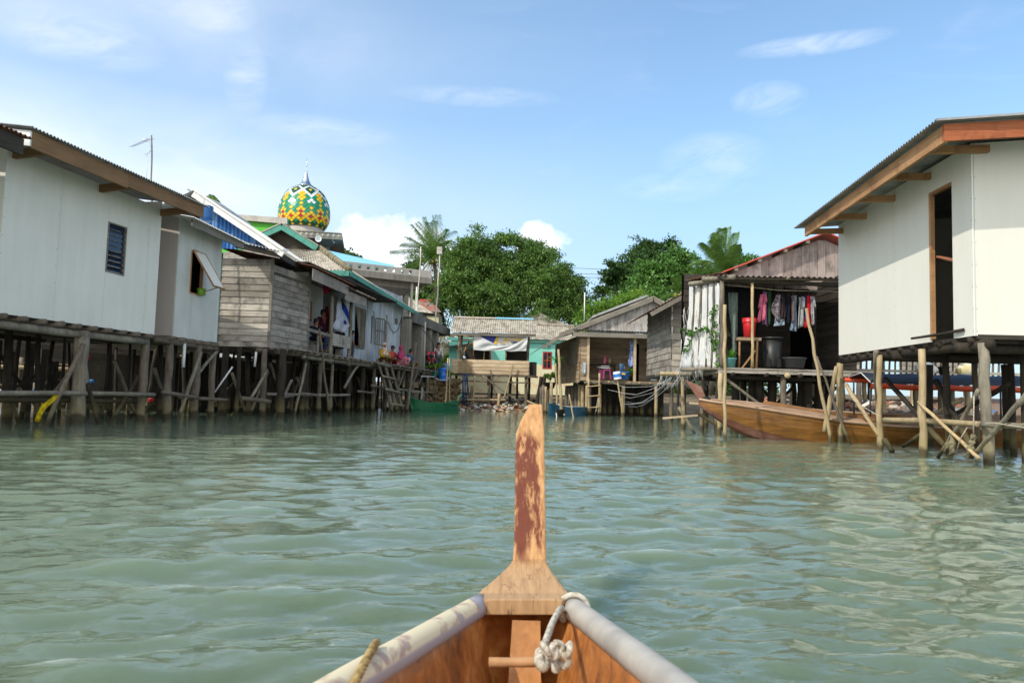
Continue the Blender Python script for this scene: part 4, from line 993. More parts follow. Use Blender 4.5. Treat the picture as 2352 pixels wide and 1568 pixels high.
def under_tarp():
    f=FL5; mb=MB(); vs=[];fs=[]; r=random.Random(4)
    pts=[(735,1400),(760,1350),(800,1310),(855,1285),(870,1330),(872,1385),(840,1400),(790,1405)]
    for off in (0,.35):
        for x,y in pts: q=f.px(cr('D',x,y),-.3-off); vs.append(f.at(q[0]+r.random()*.08,-.3-off+r.random()*.1,q[1]))
    n=len(pts); fs=[tuple(range(n)),tuple(range(n,2*n))[::-1]]+[(i,(i+1)%n,(i+1)%n+n,i+n) for i in range(n)]
    mb.add(vs,fs); o=mb.build('sack',cloth('dirty_white_sack','#aaa59a','#75706a',6.),None,False)
    tag(o,'dirty white sack slumped under the walkway behind the log ladder','sack')
    o.modifiers.new('b','BEVEL').width=.06
    hanging('rag','pale rag dangling from a cross rail above the green boat','rag',f,([f.px(cr('D',1090,1228),.15),f.px(cr('D',1085,1290),.15),f.px(cr('D',1080,1340),.15)],[f.px(cr('D',1108,1250),.15),f.px(cr('D',1100,1290),.15),f.px(cr('D',1090,1335),.15)]),cloth('rag_cloth','#b5ad9c'),.15,.03,nx=4)
under_tarp()
# ---------------------------------------------------------------- seated people
def seat(fx,y,n,f=None): f=f or FL5; q=f.px(cr('D',fx,y),n); return f.at(q[0],n,2.0)
fy=math.atan2(-(FL5.n.x),FL5.n.y)   # yaw that faces the water (+n)
cl=lambda n,a,b=None: cloth(n,a,b)
person('woman in mustard yellow top and pale patterned headscarf seated at the walkway edge',seat(742,985,-.15),fy-.5,sit_pose(.05,.3,.0,(.5,.85,0)),cl('mustard_cloth','#c7a014'),cl('dark_trouser','#5a4a20'),hijab=cl('patterned_scarf','#c9a08a','#e0d6c4'))
person('person in coral red patterned shirt seated beside the woman in yellow',seat(822,985,-.35),fy-.4,sit_pose(.02,.3,0,(.5,.85,0)),cl('coral_cloth','#b83a3e','#d8645c'),cl('maroon_cloth','#6a2328'),sleeves=False)
person('woman in rose pink headscarf and pale pink trousers seated with knees drawn up',seat(895,1000,.0),fy-.2,sit_pose(.05,.75,0,(-.3,.9,0)),cl('rose_cloth','#b34a6e'),cl('pale_pink_cloth','#d8909c'),hijab=cl('rose_scarf','#b5486e','#a23a5f'))
person('girl in teal-blue top with tied dark hair seated by the concrete column',seat(985,1015,-.1),fy-.3,sit_pose(.03,.4,0,(0,.9,0)),cl('teal_top','#35607a'),cl('olive_cloth','#6d6f4a'))
person('person in white shirt standing behind the blue barrel at the walkway end',FL5.at(10.9,-.22,1.95),fy-.9,stand_pose((.2,.9,0)),cl('white_shirt','#d5cfd4'),cl('grey_trouser','#555a60'),scale=.98)
fy4=math.atan2(-(FL4.n.x),FL4.n.y)
person('person in black seen from behind, sitting on the porch rail board',FL4.at(3.45,-.2,2.32),fy4+2.6,sit_pose(.0,.2,.35),cl('black_top','#17161a'),cl('black_trouser','#1c1b20'),sleeves=False,scale=.92)
person('small child in grey T-shirt standing on the porch by the post',FL4.at(4.5,-.1,2.0),fy4+.4,stand_pose((-.4,.9,0)),cl('grey_tee','#868a94'),cl('grey_short','#5a5d66'),sleeves=False,scale=.62)
person('person in dark clothes sitting in shade on the porch bench',FL4.at(1.55,-.35,2.33),fy4-.5,sit_pose(.02,.2,.3),cl('navy_top','#22252e'),cl('navy_trouser','#2b3350'),scale=.95)
person('person in plum trousers standing half hidden behind the hanging sheet',FL4.at(2.65,-.55,2.0),fy4-.4,stand_pose(),cl('plum_top','#4a2236'),cl('plum_trouser','#54243e'),scale=.95)
# ================================================================= lettering helper
def lettering(txt,size,org,xd,ud,mat,parent,name='lettering',ext=.004,align='LEFT',bold=0.):
    cu=bpy.data.curves.new('t','FONT'); cu.body=txt; cu.size=size; cu.extrude=ext; cu.align_x=align; cu.offset=bold
    o=bpy.data.objects.new('t',cu); COL.objects.link(o)
    bpy.context.view_layer.update(); dg=bpy.context.evaluated_depsgraph_get()
    me=bpy.data.meshes.new_from_object(o.evaluated_get(dg)); bpy.data.objects.remove(o)
    xd=Vector(xd).normalized();ud=Vector(ud).normalized();nd=xd.cross(ud)
    for v in me.vertices: v.co=Vector(org)+xd*v.co.x+ud*v.co.y+nd*v.co.z
    me.name=name; me.materials.clear(); me.materials.append(mat); o=bpy.data.objects.new(name,me); COL.objects.link(o); return par(o,parent)
# ================================================================= mosque with tiled dome
def mosque():
    Y=58.; L=Yp(cr('N',140,770),Y);Rr=Yp(cr('N',885,830),Y); cx=(L.x+Rr.x)/2; R=(Rr.x-L.x)/2*1.0; cy=Y; z0=13.15
    root=thing('mosque','green-walled mosque with an egg-shaped dome of green, yellow, white and red tiles','mosque',(cx,cy,2))
    prof=[(0,.79),(.18,.87),(.56,.965),(.92,1.0),(1.38,.995),(1.89,.95),(2.3,.87),(2.6,.785),(2.87,.68),(3.12,.51),(3.35,.28)]
    def rad(h):
        for (a,ra),(b,rb) in zip(prof[:-1],prof[1:]):
            if h<=b: return R*(ra+(rb-ra)*(h-a)/(b-a))
        return R*prof[-1][1]
    H=3.35
    # arc-length table
    tab=[(0,0)]; N=200
    for i in range(1,N+1):
        h0=H*(i-1)/N;h1=H*i/N; tab.append((tab[-1][0]+math.hypot(H/N,rad(h1)-rad(h0)),h1))
    def hat(s):
        s=max(0,min(s,tab[-1][0]))
        for (a,ha),(b,hb) in zip(tab[:-1],tab[1:]):
            if s<=b: return ha+(hb-ha)*(s-a)/(b-a+1e-9)
        return H
    n=32; rows=25; ds=tab[-1][0]/rows
    G,DG,Yw,Wh,Rd=0,1,2,3,4
    def colr(j,k):
        d0=min(k%4,4-k%4)
        T={0:{0:Yw,1:DG,2:Yw},2:{0:Yw,1:G,2:Yw},4:{0:Rd,1:Yw,2:Rd},6:{0:Rd,1:G,2:Yw},8:{0:Yw,1:G,2:Yw},10:{0:Yw,1:G,2:G},12:{0:Yw,1:G,2:Wh},14:{0:Yw,1:G,2:Wh},16:{0:Yw,1:Wh,2:DG},18:{0:Wh,1:DG,2:Yw},20:{0:DG,1:Wh,2:DG},22:{0:DG,1:DG,2:Wh},24:{0:Yw,1:DG,2:DG},
           1:{.5:DG,1.5:DG},3:{.5:Yw,1.5:Yw},5:{.5:Yw,1.5:Yw},7:{.5:Yw,1.5:G},9:{.5:G,1.5:G},11:{.5:G,1.5:Wh},13:{.5:Yw,1.5:G},15:{.5:Yw,1.5:Wh},17:{.5:Wh,1.5:DG},19:{.5:Wh,1.5:DG},21:{.5:DG,1.5:Wh},23:{.5:DG,1.5:DG}}
        return T.get(j,{}).get(d0,DG)
    mb=MB()
    def P(s,a,o=0.):
        h=hat(s); r=rad(h)+o; return (cx+r*math.sin(a),cy-r*math.cos(a),z0+h)
    for j in range(rows):
        for k in range(n):
            kk=k+(.5 if j%2 else 0); a=(kk+.7)*2*math.pi/n; da=math.pi/n*.93; s=(j+.5)*ds; q=.93
            mb.mat(colr(j,kk)); mb.add([P(s-ds*q,a,.045),P(s,a+da,.03),P(s+ds*q,a,.01),P(s,a-da,.03)],[(0,1,2,3)])
    mk=lambda n_,c: paint(n_,c,.28,0.,.1,.15,.5)
    tiles=[mk('green_tile','#0f8a62'),mk('dark_green_tile','#0a5236'),mk('yellow_tile','#e2b40c'),mk('white_tile','#d6dad8'),mk('red_tile','#a81e2a')]
    mb.build('dome_tiles',tiles,root)
    mb=MB(); mb.lathe([(rad(h),h) for h in np.linspace(0,H,24)],(cx,cy,z0),48); mb.build('dome',M['conc_d'],root,True)
    mb=MB(); mb.lathe([(rad(0)*.99,-1.4),(rad(0)*.99,.04)],(cx,cy,z0),48); mb.build('dome_base',M['conc_l'],root,True)
    mb=MB(); zt=z0+H; mb.lathe([(.60,-.06),(.56,.02),(.40,.16),(.27,.42),(.17,.72),(.10,1.0),(.07,1.05),(.15,1.1),(.05,1.16),(.03,1.5),(.055,1.55),(.055,1.75),(.02,1.85),(.012,2.15)],(cx,cy,zt),20); mb.build('finial',M['steel'],root,True)
    # square drum and moulded slab (turned a little away from the viewer)
    ang=.18; e=Vector((math.cos(ang),math.sin(ang))); c=Yp(cr('N',1075,1140),55.3)
    fr=Fr((c.x,c.y),(-e.x,-e.y)); fr.n=Vector((e.y,-e.x))
    mb=MB(); ZS=c.z-12.68; mb.fbox(fr,0,5.9,-5.9,0,ZS+12.50,ZS+12.86); mb.fbox(fr,.02,5.9,-5.9,.05,ZS+12.86,ZS+12.92); mb.fbox(fr,-.05,5.95,-5.9,.05,ZS+12.42,ZS+12.50); sl=mb.build('cornice',M['conc'],root)
    mb=MB()
    for i in range(15):
        s=.2+i*.38; zc=c.z; p=[fr.at(s-.16,.0,zc),fr.at(s,.0,zc-.16),fr.at(s+.16,.0,zc),fr.at(s,.0,zc+.16)]; t=fr.at(s,.09,zc); mb.add(p+[t],[(0,1,4),(1,2,4),(2,3,4),(3,0,4)])
    mb.build('diamond_moulding',M['conc_l'],sl)
    mb=MB(); mb.fbox(fr,.95,5.2,-5,-.9,8.,ZS+12.42); dr=mb.build('drum_wall',M['conc_d'],root)
    mb=MB()
    for (x,y) in ((570,1210),(725,1225)):
        s,z=fr.px(cr('N',x,y),-.9); pts=[fr.at(s+.25*math.cos(t),-.93,z+.26*math.sin(t)) for t in np.linspace(0,2*math.pi,18)[:-1]]; mb.prism(pts,fr.at(0,.05,0)-fr.at(0,0,0))
    mb.build('round_opening',paint('dusty_glass','#27312f',.3),dr)
    mb=MB(); mb.hexa([fr.at(-.0,-.05,ZS+12.42),fr.at(5.9,-.05,ZS+12.42),fr.at(5.2,-.9,ZS+12.0),fr.at(.95,-.9,ZS+12.0),fr.at(0,-.02,ZS+12.44),fr.at(5.9,-.02,ZS+12.44),fr.at(5.2,-.9,ZS+12.44),fr.at(.95,-.9,ZS+12.44)]); mb.build('cornice_soffit',M['conc_d'],root)
    # loudspeakers
    for x,y,dx in ((725,1178,(.1,-1,-.1)),(945,1190,(1,-.25,-.1))):
        p=Yp(cr('N',x,y),54.6 if x<800 else 55.4); d=Vector(dx).normalized()
        mb=MB(); mb.lathe([(.03,-.3),(.06,-.28),(.08,-.1),(.14,0),(.22,.07),(.235,.08),(.215,.075),(.06,-.05),(.05,.0),(.0,.01)],p,18,d,False); mb.build('loudspeaker',M['white'],root,True)
    # green hall wall with flat concrete roof edge
    a=Yp(cr('B',800,645),50.);b=Yp(cr('B',1435,710),47.5)
    mb=MB(); mb.hexa([a+Vector((-3,0,-.3)),b+Vector((0,0,-.38)),b+Vector((-2,8,-.3)),a+Vector((-3,8,-.3)),a+Vector((-3,0,0)),b,b+Vector((-2,8,0)),a+Vector((-3,8,0))]); mb.build('roof_edge',M['conc_l'],root)
    mb=MB(); a2=a+Vector((-3,.4,-.3));b2=b+Vector((-.35,.4,-.36)); mb.hexa([(a2.x,a2.y,2),(b2.x,b2.y,2),(b2.x-2,b2.y+7,2),(a2.x,a2.y+7,2),a2,b2,b2+Vector((-2,7,0)),a2+Vector((0,7,0))]); mb.build('green_wall',M['greenwall'],root)
    mb=MB(); mb.fbox(Fr((b2.x,b2.y),(1,0)),-.02,.35,-.4,.0,b.z-1.6,b.z-.38); mb.build('corner_pier',M['conc'],root)
    # cantilevered terrace slab with pierced parapet
    c=Yp(cr('D',1180,190),46.); l=Zp(cr('D',350,92),c.z); ft=Fr((c.x,c.y),(l.x-c.x,l.y-c.y)); ft.n=Vector((-ft.e.y,ft.e.x)) if ft.n.y>0 else ft.n
    zt=c.z; L=7.5
    hl=[]
    for x in (990,920,845,768,690,614,535,455,375):
        s,z=ft.px(cr('D',x,160),0); hl.append((s-.1,s+.1,zt-.32,zt-.12))
    mb=MB(); sheetwall(mb,ft,[0,L],zt-.42,zt,.12,hl); mb.fbox(ft,0,.12,-6,-.12,zt-.42,zt); mb.build('parapet',M['conc_l'],root)
    mb=MB(); mb.fbox(ft,-.04,L,-7,.04,zt-.78,zt-.42); mb.fbox(ft,.6,L,-6.5,-.7,zt-1.1,zt-.78); mb.build('terrace_slab',M['conc'],root)
    mb=MB(); mb.hexa([ft.at(2.2,-1.2,zt-1.9),ft.at(L,-1.2,zt-1.9),ft.at(L,-6.5,zt-1.9),ft.at(2.2,-6.5,zt-1.9),ft.at(.6,-.7,zt-1.1),ft.at(L,-.7,zt-1.1),ft.at(L,-6.5,zt-1.1),ft.at(.6,-6.5,zt-1.1)]); mb.build('soffit',M['conc_d'],root)
    for x,w,d in ((945,.15,-1.2),(1000,.06,-.3)):
        s,z=ft.px(cr('D',x,400),d); mb=MB(); mb.fbox(ft,s-w,s+w,d-w,d+w,2,zt-.8); mb.build('column',M['conc_l'] if w<.1 else M['conc'],root)
    # light-blue hipped sheet roof behind the parapet
    mb=MB(); A_=Yp((722,570),54.); B_=Yp((905,611),50.)
    mb.add([ft.at(2.2,-.6,zt-.1),ft.at(L+3,-.6,zt-.1),A_,B_,A_+Vector((3,5,-1))],[(0,1,2,3),(3,2,4)]); o=mb.build('blue_roof',M['blueroof'],root); o.modifiers.new('s','SOLIDIFY').thickness=.06
mosque()
# ================================================================= bits at the end of the walkway
def scooter():
    p=FL5.at(9.5,-.35,1.98); root=thing('motor_scooter','red and black motor scooter parked facing the water beside the concrete columns','scooter',p)
    R=Matrix.Rotation(.35,3,'Z'); P=lambda x,y,z: p+R@Vector((x,y,z))   # y back, x right
    def wheel(yc,name):
        mb=MB(); 
        pts=[P(0,yc+.25*math.cos(a),.25+.25*math.sin(a)) for a in np.linspace(0,2*math.pi,19)]; mb.tube(pts,.05,8,False); o=mb.build(name,M['black'],root,True)
        mb=MB(); mb.tube([P(-.03,yc,.25),P(.03,yc,.25)],.17,14); mb.build('rim',M['steel'],o,True)
    wheel(-.6,'front_wheel'); wheel(.6,'rear_wheel')
    mb=MB(); mb.tube([P(0,-.35,.34),P(0,.1,.32),P(0,.5,.5),P(0,.8,.62)],[.09,.10,.13,.06],10); mb.tube([P(0,-.5,.5),P(0,-.45,.7)],[.12,.13],10); mb.build('body',M['black'],root,True)
    mb=MB()
    for s in (-1,1): mb.prism([P(s*.02,-.62,.72),P(s*.2,-.45,.92),P(s*.17,-.38,1.04),P(s*.03,-.47,.98)],(0,.05,0)); mb.prism([P(s*.05,-.60,.66),P(s*.19,-.45,.80),P(s*.10,-.52,.42)],(0,.05,0))
    mb.prism([P(-.09,-.68,.46),P(.09,-.68,.46),P(.07,-.5,.60),P(-.07,-.5,.60)],(0,0,.03)); mb.build('red_fairing',M['redp'],root)
    mb=MB(); mb.tube([P(0,-.1,.68),P(0,.3,.76),P(0,.7,.8)],[.1,.14,.08],8); mb.build('seat',M['black'],root,True)
    mb=MB(); mb.tube([P(-.34,-.3,1.02),P(-.12,-.38,.98),P(.12,-.38,.98),P(.34,-.3,1.02)],.028,7); mb.build('handlebar',M['black'],root,True)
    mb=MB(); mb.ball(P(0,-.62,.82),(.13,.07,.09)); mb.build('headlight',M['glass'],root,True)
    for s in (-1,1):
        mb=MB(); mb.tube([P(s*.26,-.33,1.0),P(s*.32,-.33,1.2)],.012,5); mb.ball(P(s*.33,-.34,1.25),(.075,.02,.055)); mb.build('mirror',M['black'],root,True)
    mb=MB(); mb.tube([P(-.06,-.6,.25),P(-.06,-.45,.75)],.025,6); mb.tube([P(.06,-.6,.25),P(.06,-.45,.75)],.025,6); mb.build('fork',M['steel'],root,True)
    return root
scooter()
def leaves_np(cs,n,spread,size,rs,asp=2.2,up=.2):
    """random leaf quads around centres"""
    C=np.repeat(np.asarray(cs,float),n,0); k=len(C); d=rs.normal(size=(k,3)); d/=np.linalg.norm(d,axis=1,keepdims=True); r=rs.rand(k,1)**.5
    P=C+d*r*np.asarray(spread)
    a=rs.normal(size=(k,3)); a[:,2]-=up; a/=np.linalg.norm(a,axis=1,keepdims=True); b=np.cross(a,rs.normal(size=(k,3))); b/=np.linalg.norm(b,axis=1,keepdims=True)
    s=size*(.6+.8*rs.rand(k,1)); A=a*s*asp/2; B=b*s/2
    V=np.stack([P-A,P+B*.9-A*.1,P+A,P-B*.9-A*.1],1).reshape(-1,3); F=np.arange(4*k).reshape(-1,4); return V,F
M['leaf_y']=leaf('pot_plant_leaf','#6f8f2c','#34581c','#9aa844'); M['leaf_m']=leaf('mid_leaf','#5a8f2a','#2a4f16')
def potted(label,p,h,w,potmat,leafmat,rs,potr=.16,poth=.25):
    root=thing('potted_plant',label,'plant',p)
    mb=MB(); mb.lathe([(potr*.7,0),(potr,poth),(potr*1.08,poth),(potr*1.08,poth-.03),(potr*.9,poth-.03)],p,12); mb.build('pot',potmat,root,True)
    mb=MB(); q=Vector(p)
    for i in range(4): mb.tube([q+Vector((0,0,poth-.04)),q+Vector((rs.normal()*w*.2,rs.normal()*w*.2,poth+h*.5)),q+Vector((rs.normal()*w*.4,rs.normal()*w*.4,poth+h*.9))],[.012,.008,.004],5)
    mb.build('stem',M['log'],root,True)
    cs=[(q.x+rs.normal()*w*.35,q.y+rs.normal()*w*.35,q.z+poth+h*(.35+.6*rs.rand())) for _ in range(14)]
    V,F=leaves_np(cs,22,(w*.3,w*.3,h*.18),.07,rs); npmesh('foliage',V,F,leafmat,root)
    return root
def walkway_end():
    f=FL5; rs=np.random.RandomState(9)
    def P(x,y,n): q=f.px(cr('D',x,y),n); return f.at(q[0],n,q[1])
    p=f.at(10.4,.12,1.5); mb=MB(); mb.lathe([(.27,0),(.29,.05),(.29,.28),(.3,.3),(.29,.32),(.29,.62),(.3,.64),(.29,.66),(.28,.9),(.25,.93),(.24,.9),(.2,.9)],p+Vector((.1,0,.0)),22); o=mb.build('barrel',M['bluebasin'],None,True); tag(o,'blue plastic barrel in front of the person in the white shirt','barrel')
    potted('bushy yellow-green potted plant in a turquoise bucket at the walkway corner',f.at(9.0,.12,1.72),.42,.6,paint('turquoise_bucket','#2a9c9a',.4),M['leaf_y'],rs)
    potted('leafy potted plant in a terracotta pot beneath the blue barrel',f.at(10.4,.35,1.45),.4,.65,paint('terracotta','#a8512c',.8),M['leaf_m'],rs)
    # rough retaining wall below
    mb=MB(); r=random.Random(3)
    a=f.at(9.2,-.3,-.5);b=f.at(12.4,.6,-.5); 
    for i in range(190):
        t=r.random(); z=-.3+r.random()*1.9; c=a.lerp(b,t)+Vector((r.random()*.08,-r.random()*.12,0)); k=.07+.1*r.random(); mb.ball((c.x,c.y,z),(k*(1.1+r.random()*.7),k*.9,k*(.7+.4*r.random())),7,5)
    d=b-a; mb.prism([a+Vector((0,.05,0)),b+Vector((0,.05,0)),b+Vector((0,.05,2.1)),a+Vector((0,.05,2.1))],(-.3,3.,0))
    o=mb.build('retaining_wall',worn('mossy_stone','#7c6b4d','#4d4127',.4,.6,5.,.95,bump=.6),None); tag(o,'rough brown rubble retaining wall at the end of the boardwalk','retaining wall')
    mb=MB(); q0=P(1320,960,.9); 
    for dx in (0,.07,.15,.24): mb.tube([f.at(12.2,.9,.3)+Vector((dx,0,0)),f.at(12.2,.9,2.0)+Vector((dx*1.1,0,0))],.03,6)
    o=mb.build('net_bundle',cloth('blue_net','#2b4c7c','#1c3354',20.),None,True); tag(o,'dark blue net hung in a bundle behind the two slim poles','net')
    for lab,(x0,y0),(x1,y1),n,rr,m in (('slim pale pole standing behind the green boat, left of its twin',(1297,1355),(1325,968),1.5,.045,'log_l'),('thinner pale pole close to the plank shed, right of its twin',(1342,1350),(1342,968),1.6,.032,'log_l'),('thin dark stick upright below the potted plant',(1228,1375),(1215,1040),.9,.03,'log')):
        a=P(x0,y0,n);b=P(x1,y1,n); a.z=-.5; mb=MB(); mb.log(a,b,rr,rr*.8,8,.008,7,r); tag(mb.build('pole',M[m],None,True),lab,'pole')
    mb=MB(); mb.tube([P(1085,1130,.2),P(1200,1135,.5),P(1235,1160,1.),P(1300,1165,1.4),P(1345,1135,1.5)],.018,5); tag(mb.build('mooring_line',M['white'],None,True),'pale line sagging from the boardwalk to the two slim poles','rope')
    # tall flag-pole like sticks behind
    for lab,(x0,y0),(x1,y1),Y,rr,m in (('very tall white pole rising past the concrete terrace',(1030,700),(1083,-30),44.,.05,'log_w'),('tall white pole carrying a small box before the big tree',(1205,650),(1250,20),47.,.065,'log_w'),('short white pole just left of the very tall pole',(1035,560),(1046,330),44.5,.06,'white')):
        a=Yp(cr('D',x0,y0),Y);b=Yp(cr('D',x1,y1),Y); a.z=1.; root=thing('pole',lab,'pole',a); mb=MB(); mb.log(a,b,rr,rr*.55,10,.006,8,r); mb.build('shaft',M[m],root,True)
        if 'box' in lab: mb=MB(); mb.box(b+Vector((0,0,.1)),(.32,.25,.45)); mb.box(b+Vector((0,-.13,.2)),(.2,.02,.12)); mb.build('box',M['conc_l'],root)
    # wall with painted words, hedge in front
    a=Yp(cr('D',1190,770),54.);b=Yp(cr('D',1420,790),54.)
    root=thing('boundary_wall','low mouldy cream wall with white painted letters behind the concrete porch','wall',(a.x,54,1.5))
    mb=MB(); mb.box(((a.x+b.x)/2+1.,54.2,3.2),(b.x-a.x+6,.3,3.9)); mb.build('wall',worn('mouldy_cream','#a99f80','#3f3d36',.42,.62,1.1,.9),root)
    q=Yp(cr('D',1196,790),54.); lettering('NAMAN UNI',.62,(q.x,53.98,q.z-.35),(1,0,0),(0,0,1),M['white'],root); q=Yp(cr('D',1298,785),54.); lettering('RaB',.62,(q.x,53.98,q.z-.3),(1,0,0),(0,0,1),M['white'],root)
    cs=[(a.x-1+rs.rand()*7.5,52.6+rs.rand()*.8,1.6+rs.rand()*1.9) for _ in range(90)]
    V,F=leaves_np(cs,40,(.5,.4,.45),.13,rs); o=npmesh('hedge',V,F,leaf('bright_hedge_leaf','#6fb32e','#3b7a1c'),None); tag(o,'bright green hedge below the painted cream wall','hedge')
walkway_end()
# ================================================================= centre: plank shed on stilts with banner
def shed():
    Y=43.; r=random.Random(41); f=Fr((Yp(cr('E',275,890),Y).x,Y),(1,0)); z=2.03
    W=f.px(cr('E',1088,910))[0]
    root=thing('stilt_shed','open plank shed on stilts under a grey corrugated roof, holding a banner','shed',f.at(W/2,-1.5,0))
    mb=MB(); planks_h(mb,f,0,W,z,2.80,.2,.025,.012,0,r); mb.build('front_boards',M['plank_hw'],root)
    mb=MB(); g=Fr(f.at(W,0,0).xy,(0,1)); planks_h(mb,g,0,2.6,z,2.78,.2,.02,.01,0,r); mb.build('side_boards',M['plank_hd'],root)
    mb=MB(); mb.fbox(f,W+.05,W+.42,-1.2,-.2,z-.05,2.77); mb.build('side_bin',M['plank_dark'],root)
    for x,rr in ((375,.05),(340,.035),(612,.03),(842,.03),(1075,.055)):
        s=f.px(cr('E',x,740))[0]; mb=MB(); mb.log(f.at(s,-.06,z),f.at(s+.03,-.06,4.2),rr,rr,6,.004,8,r); mb.build('post',M['log_l' if rr<.045 else 'log'],root,True)
    for s in (.25,W-.15): mb=MB(); mb.log(f.at(s,-2.6,z),f.at(s,-2.6,4.8),.05,.05); mb.build('post',M['log'],root,True)
    mb=MB(); mb.fbox(f,0,W+.3,-2.7,-.05,z-.05,z); mb.build('floor',M['plank_dark'],root)
    mb=MB(); mb.bar(f.at(.45,-.5,2.8),f.at(.9,-.9,3.9),.08,.05); mb.bar(f.at(.2,-.1,3.3),f.at(1.3,-.1,3.75),.07,.04); mb.bar(f.at(.35,-.1,3.92),f.at(W,-.1,3.98),.06,.08); mb.build('brace_board',M['beam'],root)
    # roof
    a=Yp(cr('E',268,462),Y-.5);b=Yp(cr('E',1166,482),Y-.5); t=Yp(cr('E',302,318),Y+1.3)
    mb=MB(); mb.corr(a,Vector((b.x-a.x,0,0)),t-a,.125,.032,6); rf=mb.build('roof',M['asb'],root,True)
    mb=MB(); mb.corr(t+Vector((0,.02,.02)),Vector((b.x-a.x-.05,0,-.02)),Vector((0,1.6,-.6)),.125,.03,6); mb.build('rear_slope',M['asb'],rf,True)
    mb=MB(); L=b.x-a.x-.15; mb.bar(t+Vector((.0,0,.06)),t+Vector((L*.52,0,.06)),.16,.07); mb.build('ridge_cap',worn('pale_cap','#c9bcae','#8d4a35',.55,.7,1.5,.8),rf)
    mb=MB(); mb.bar(t+Vector((L*.52,0,.065)),t+Vector((L,0,.065)),.17,.08); mb.build('blue_ridge_cap',M['blueroof'],rf)
    mb=MB(); mb.bar(a+Vector((.1,.08,-.1)),b+Vector((-.03,.08,-.1)),.05,.14); mb.build('fascia',M['beam_g'],root)
    for x in (480,640,): pass
    for x,y,n,rr,m in ((320,1160,-1.5,.07,'log_d'),(480,1270,.3,.075,'log'),(510,1200,.1,.06,'log_l'),(670,1180,-.3,.075,'log'),(770,1285,.35,.085,'log_l'),(700,1100,-1.6,.07,'log_d'),(890,1120,-1.,.09,'log_d'),(1050,1215,-.1,.10,'log'),(1085,1110,-1.6,.08,'log_d'),(960,1090,-2.2,.07,'log_d')):
        s=f.px(cr('E',x,y),n)[0]; p=f.at(s,n,0); top=z-.1 if n<.2 else (1.35 if x==480 else .95); stilt(root,p.x,p.y,top,rr,m,(r.random()*.1-.05,0),r)
    beam(root,f.at(.2,.08,z-.12),f.at(W+.5,.05,z-.1),.05,'log','beam',r); beam(root,f.at(.3,.1,z-.42),f.at(W+.1,.08,z-.45),.04,'log','cross_rail',r); beam(root,f.at(.5,.4,.55),f.at(3.1,.35,.6),.06,'log_l','cross_rail',r)
    for i in range(9): beam(root,f.at(.2+i*.5,.14,z-.06),f.at(.2+i*.5,-2.6,z-.06),.035,'log','joist',r)
    for (x0,y0),(x1,y1),n,m in (((685,855),(745,1180),.25,'log'),((925,790),(820,1170),.3,'log_l'),((600,920),(1000,1200),.15,'log_g'),((430,890),(465,1160),.2,'log')):
        a0=f.px(cr('E',x0,y0),n);b0=f.px(cr('E',x1,y1),n); brace(root,f.at(a0[0],n,a0[1]),f.at(b0[0],n,b0[1]),.045,m,r)
    # things in and on the shed
    mb=MB(); s,zz=f.px(cr('E',405,785),.1); mb.lathe([(.12,0),(.13,.01),(.13,.2),(.12,.2),(.11,.03)],f.at(s,.06,2.80),16); tag(mb.build('cooking_pot',M['steel'],None,True),'small steel pot on the shed front plank','pot')
    mb=MB(); 
    for i in range(9): mb.fbox(f,.42+i*.085,.44+i*.085,.06,.075,2.05,2.72)
    for i in range(9): mb.fbox(f,.38,1.16,.076,.09,2.06+i*.08,2.08+i*.08)
    tag(mb.build('fish_trap',M['bam'],None),'woven brown cage panel hung on the shed front boards','trap')
    mb=MB(); mb.fbox(f,.65,2.07,-2.3,-1.4,z,3.5); mb.fbox(f,2.98,4.2,-2.4,-1.3,z,3.5); tag(mb.build('shed_shade_panel',M['plank_dark'],None),'dark panels standing in for shade in the depth of the banner shed','shade_panel')  # dark panels added to paint the shaded interior
    # banner
    root=thing('banner','creased white banner with blue corner and yellow ribbon, sagging across the shed','banner',f.at(2.5,.2,3.3))
    def B(x,y,n=.0):  # coordinates measured in a crop of the banner
        sx=(1880+x*260/2352.)/1.741497; sy=(1310+y*260/2352.)/1.741497; q=f.px((sx,sy),.2+n); return f.at(q[0],.2+n,q[1])
    def grid(name,top,bot,mat,n0,n1,fold,nx=40,nz=14,ph=0.):
        vs=[];fs=[]
        def ip(L,u):
            for (x0,y0),(x1,y1) in zip(L[:-1],L[1:]):
                if x0<=u<=x1: return y0+(y1-y0)*(u-x0)/(x1-x0)
            return L[-1][1]
        x0,x1=top[0][0],top[-1][0]; b0,b1=bot[0][0],bot[-1][0]
        for j in range(nz+1):
            v=j/nz
            for i in range(nx+1):
                u=i/nx; xa=x0+(x1-x0)*u; xb=b0+(b1-b0)*u; x=xa+(xb-xa)*v; y=ip(top,xa)*(1-v)+ip(bot,xb)*v
                vs.append(B(x,y,n0+(n1-n0)*v+fold*math.sin(u*22+v*7+ph)*(math.sin(v*math.pi))+fold*.6*math.sin((u-.5)*9*v+ph)))
        for j in range(nz):
            for i in range(nx): q=j*(nx+1)+i; fs.append((q,q+1,q+nx+2,q+nx+1))
        mb=MB(); mb.add(vs,fs); return mb.build(name,mat,root,True)
    Bw=M['plast_w']=cloth('banner_vinyl','#dcdcd8','#cfd2d2',2.)
    fold_top=[(130,190),(560,420),(860,575),(960,640),(1180,655),(1400,640),(1750,545),(2000,380),(2105,240)]
    grid('banner_sheet',[(130,185),(800,255),(1100,270),(1700,255),(2105,225)],[(130,560),(900,700),(1200,700),(1900,600),(2080,500)],Bw,.0,.0,.012)
    grid('lower_fold',fold_top,[(130,800),(470,830),(1230,828),(1460,862),(2030,840)],Bw,.13,.10,.045,44,16,1.)
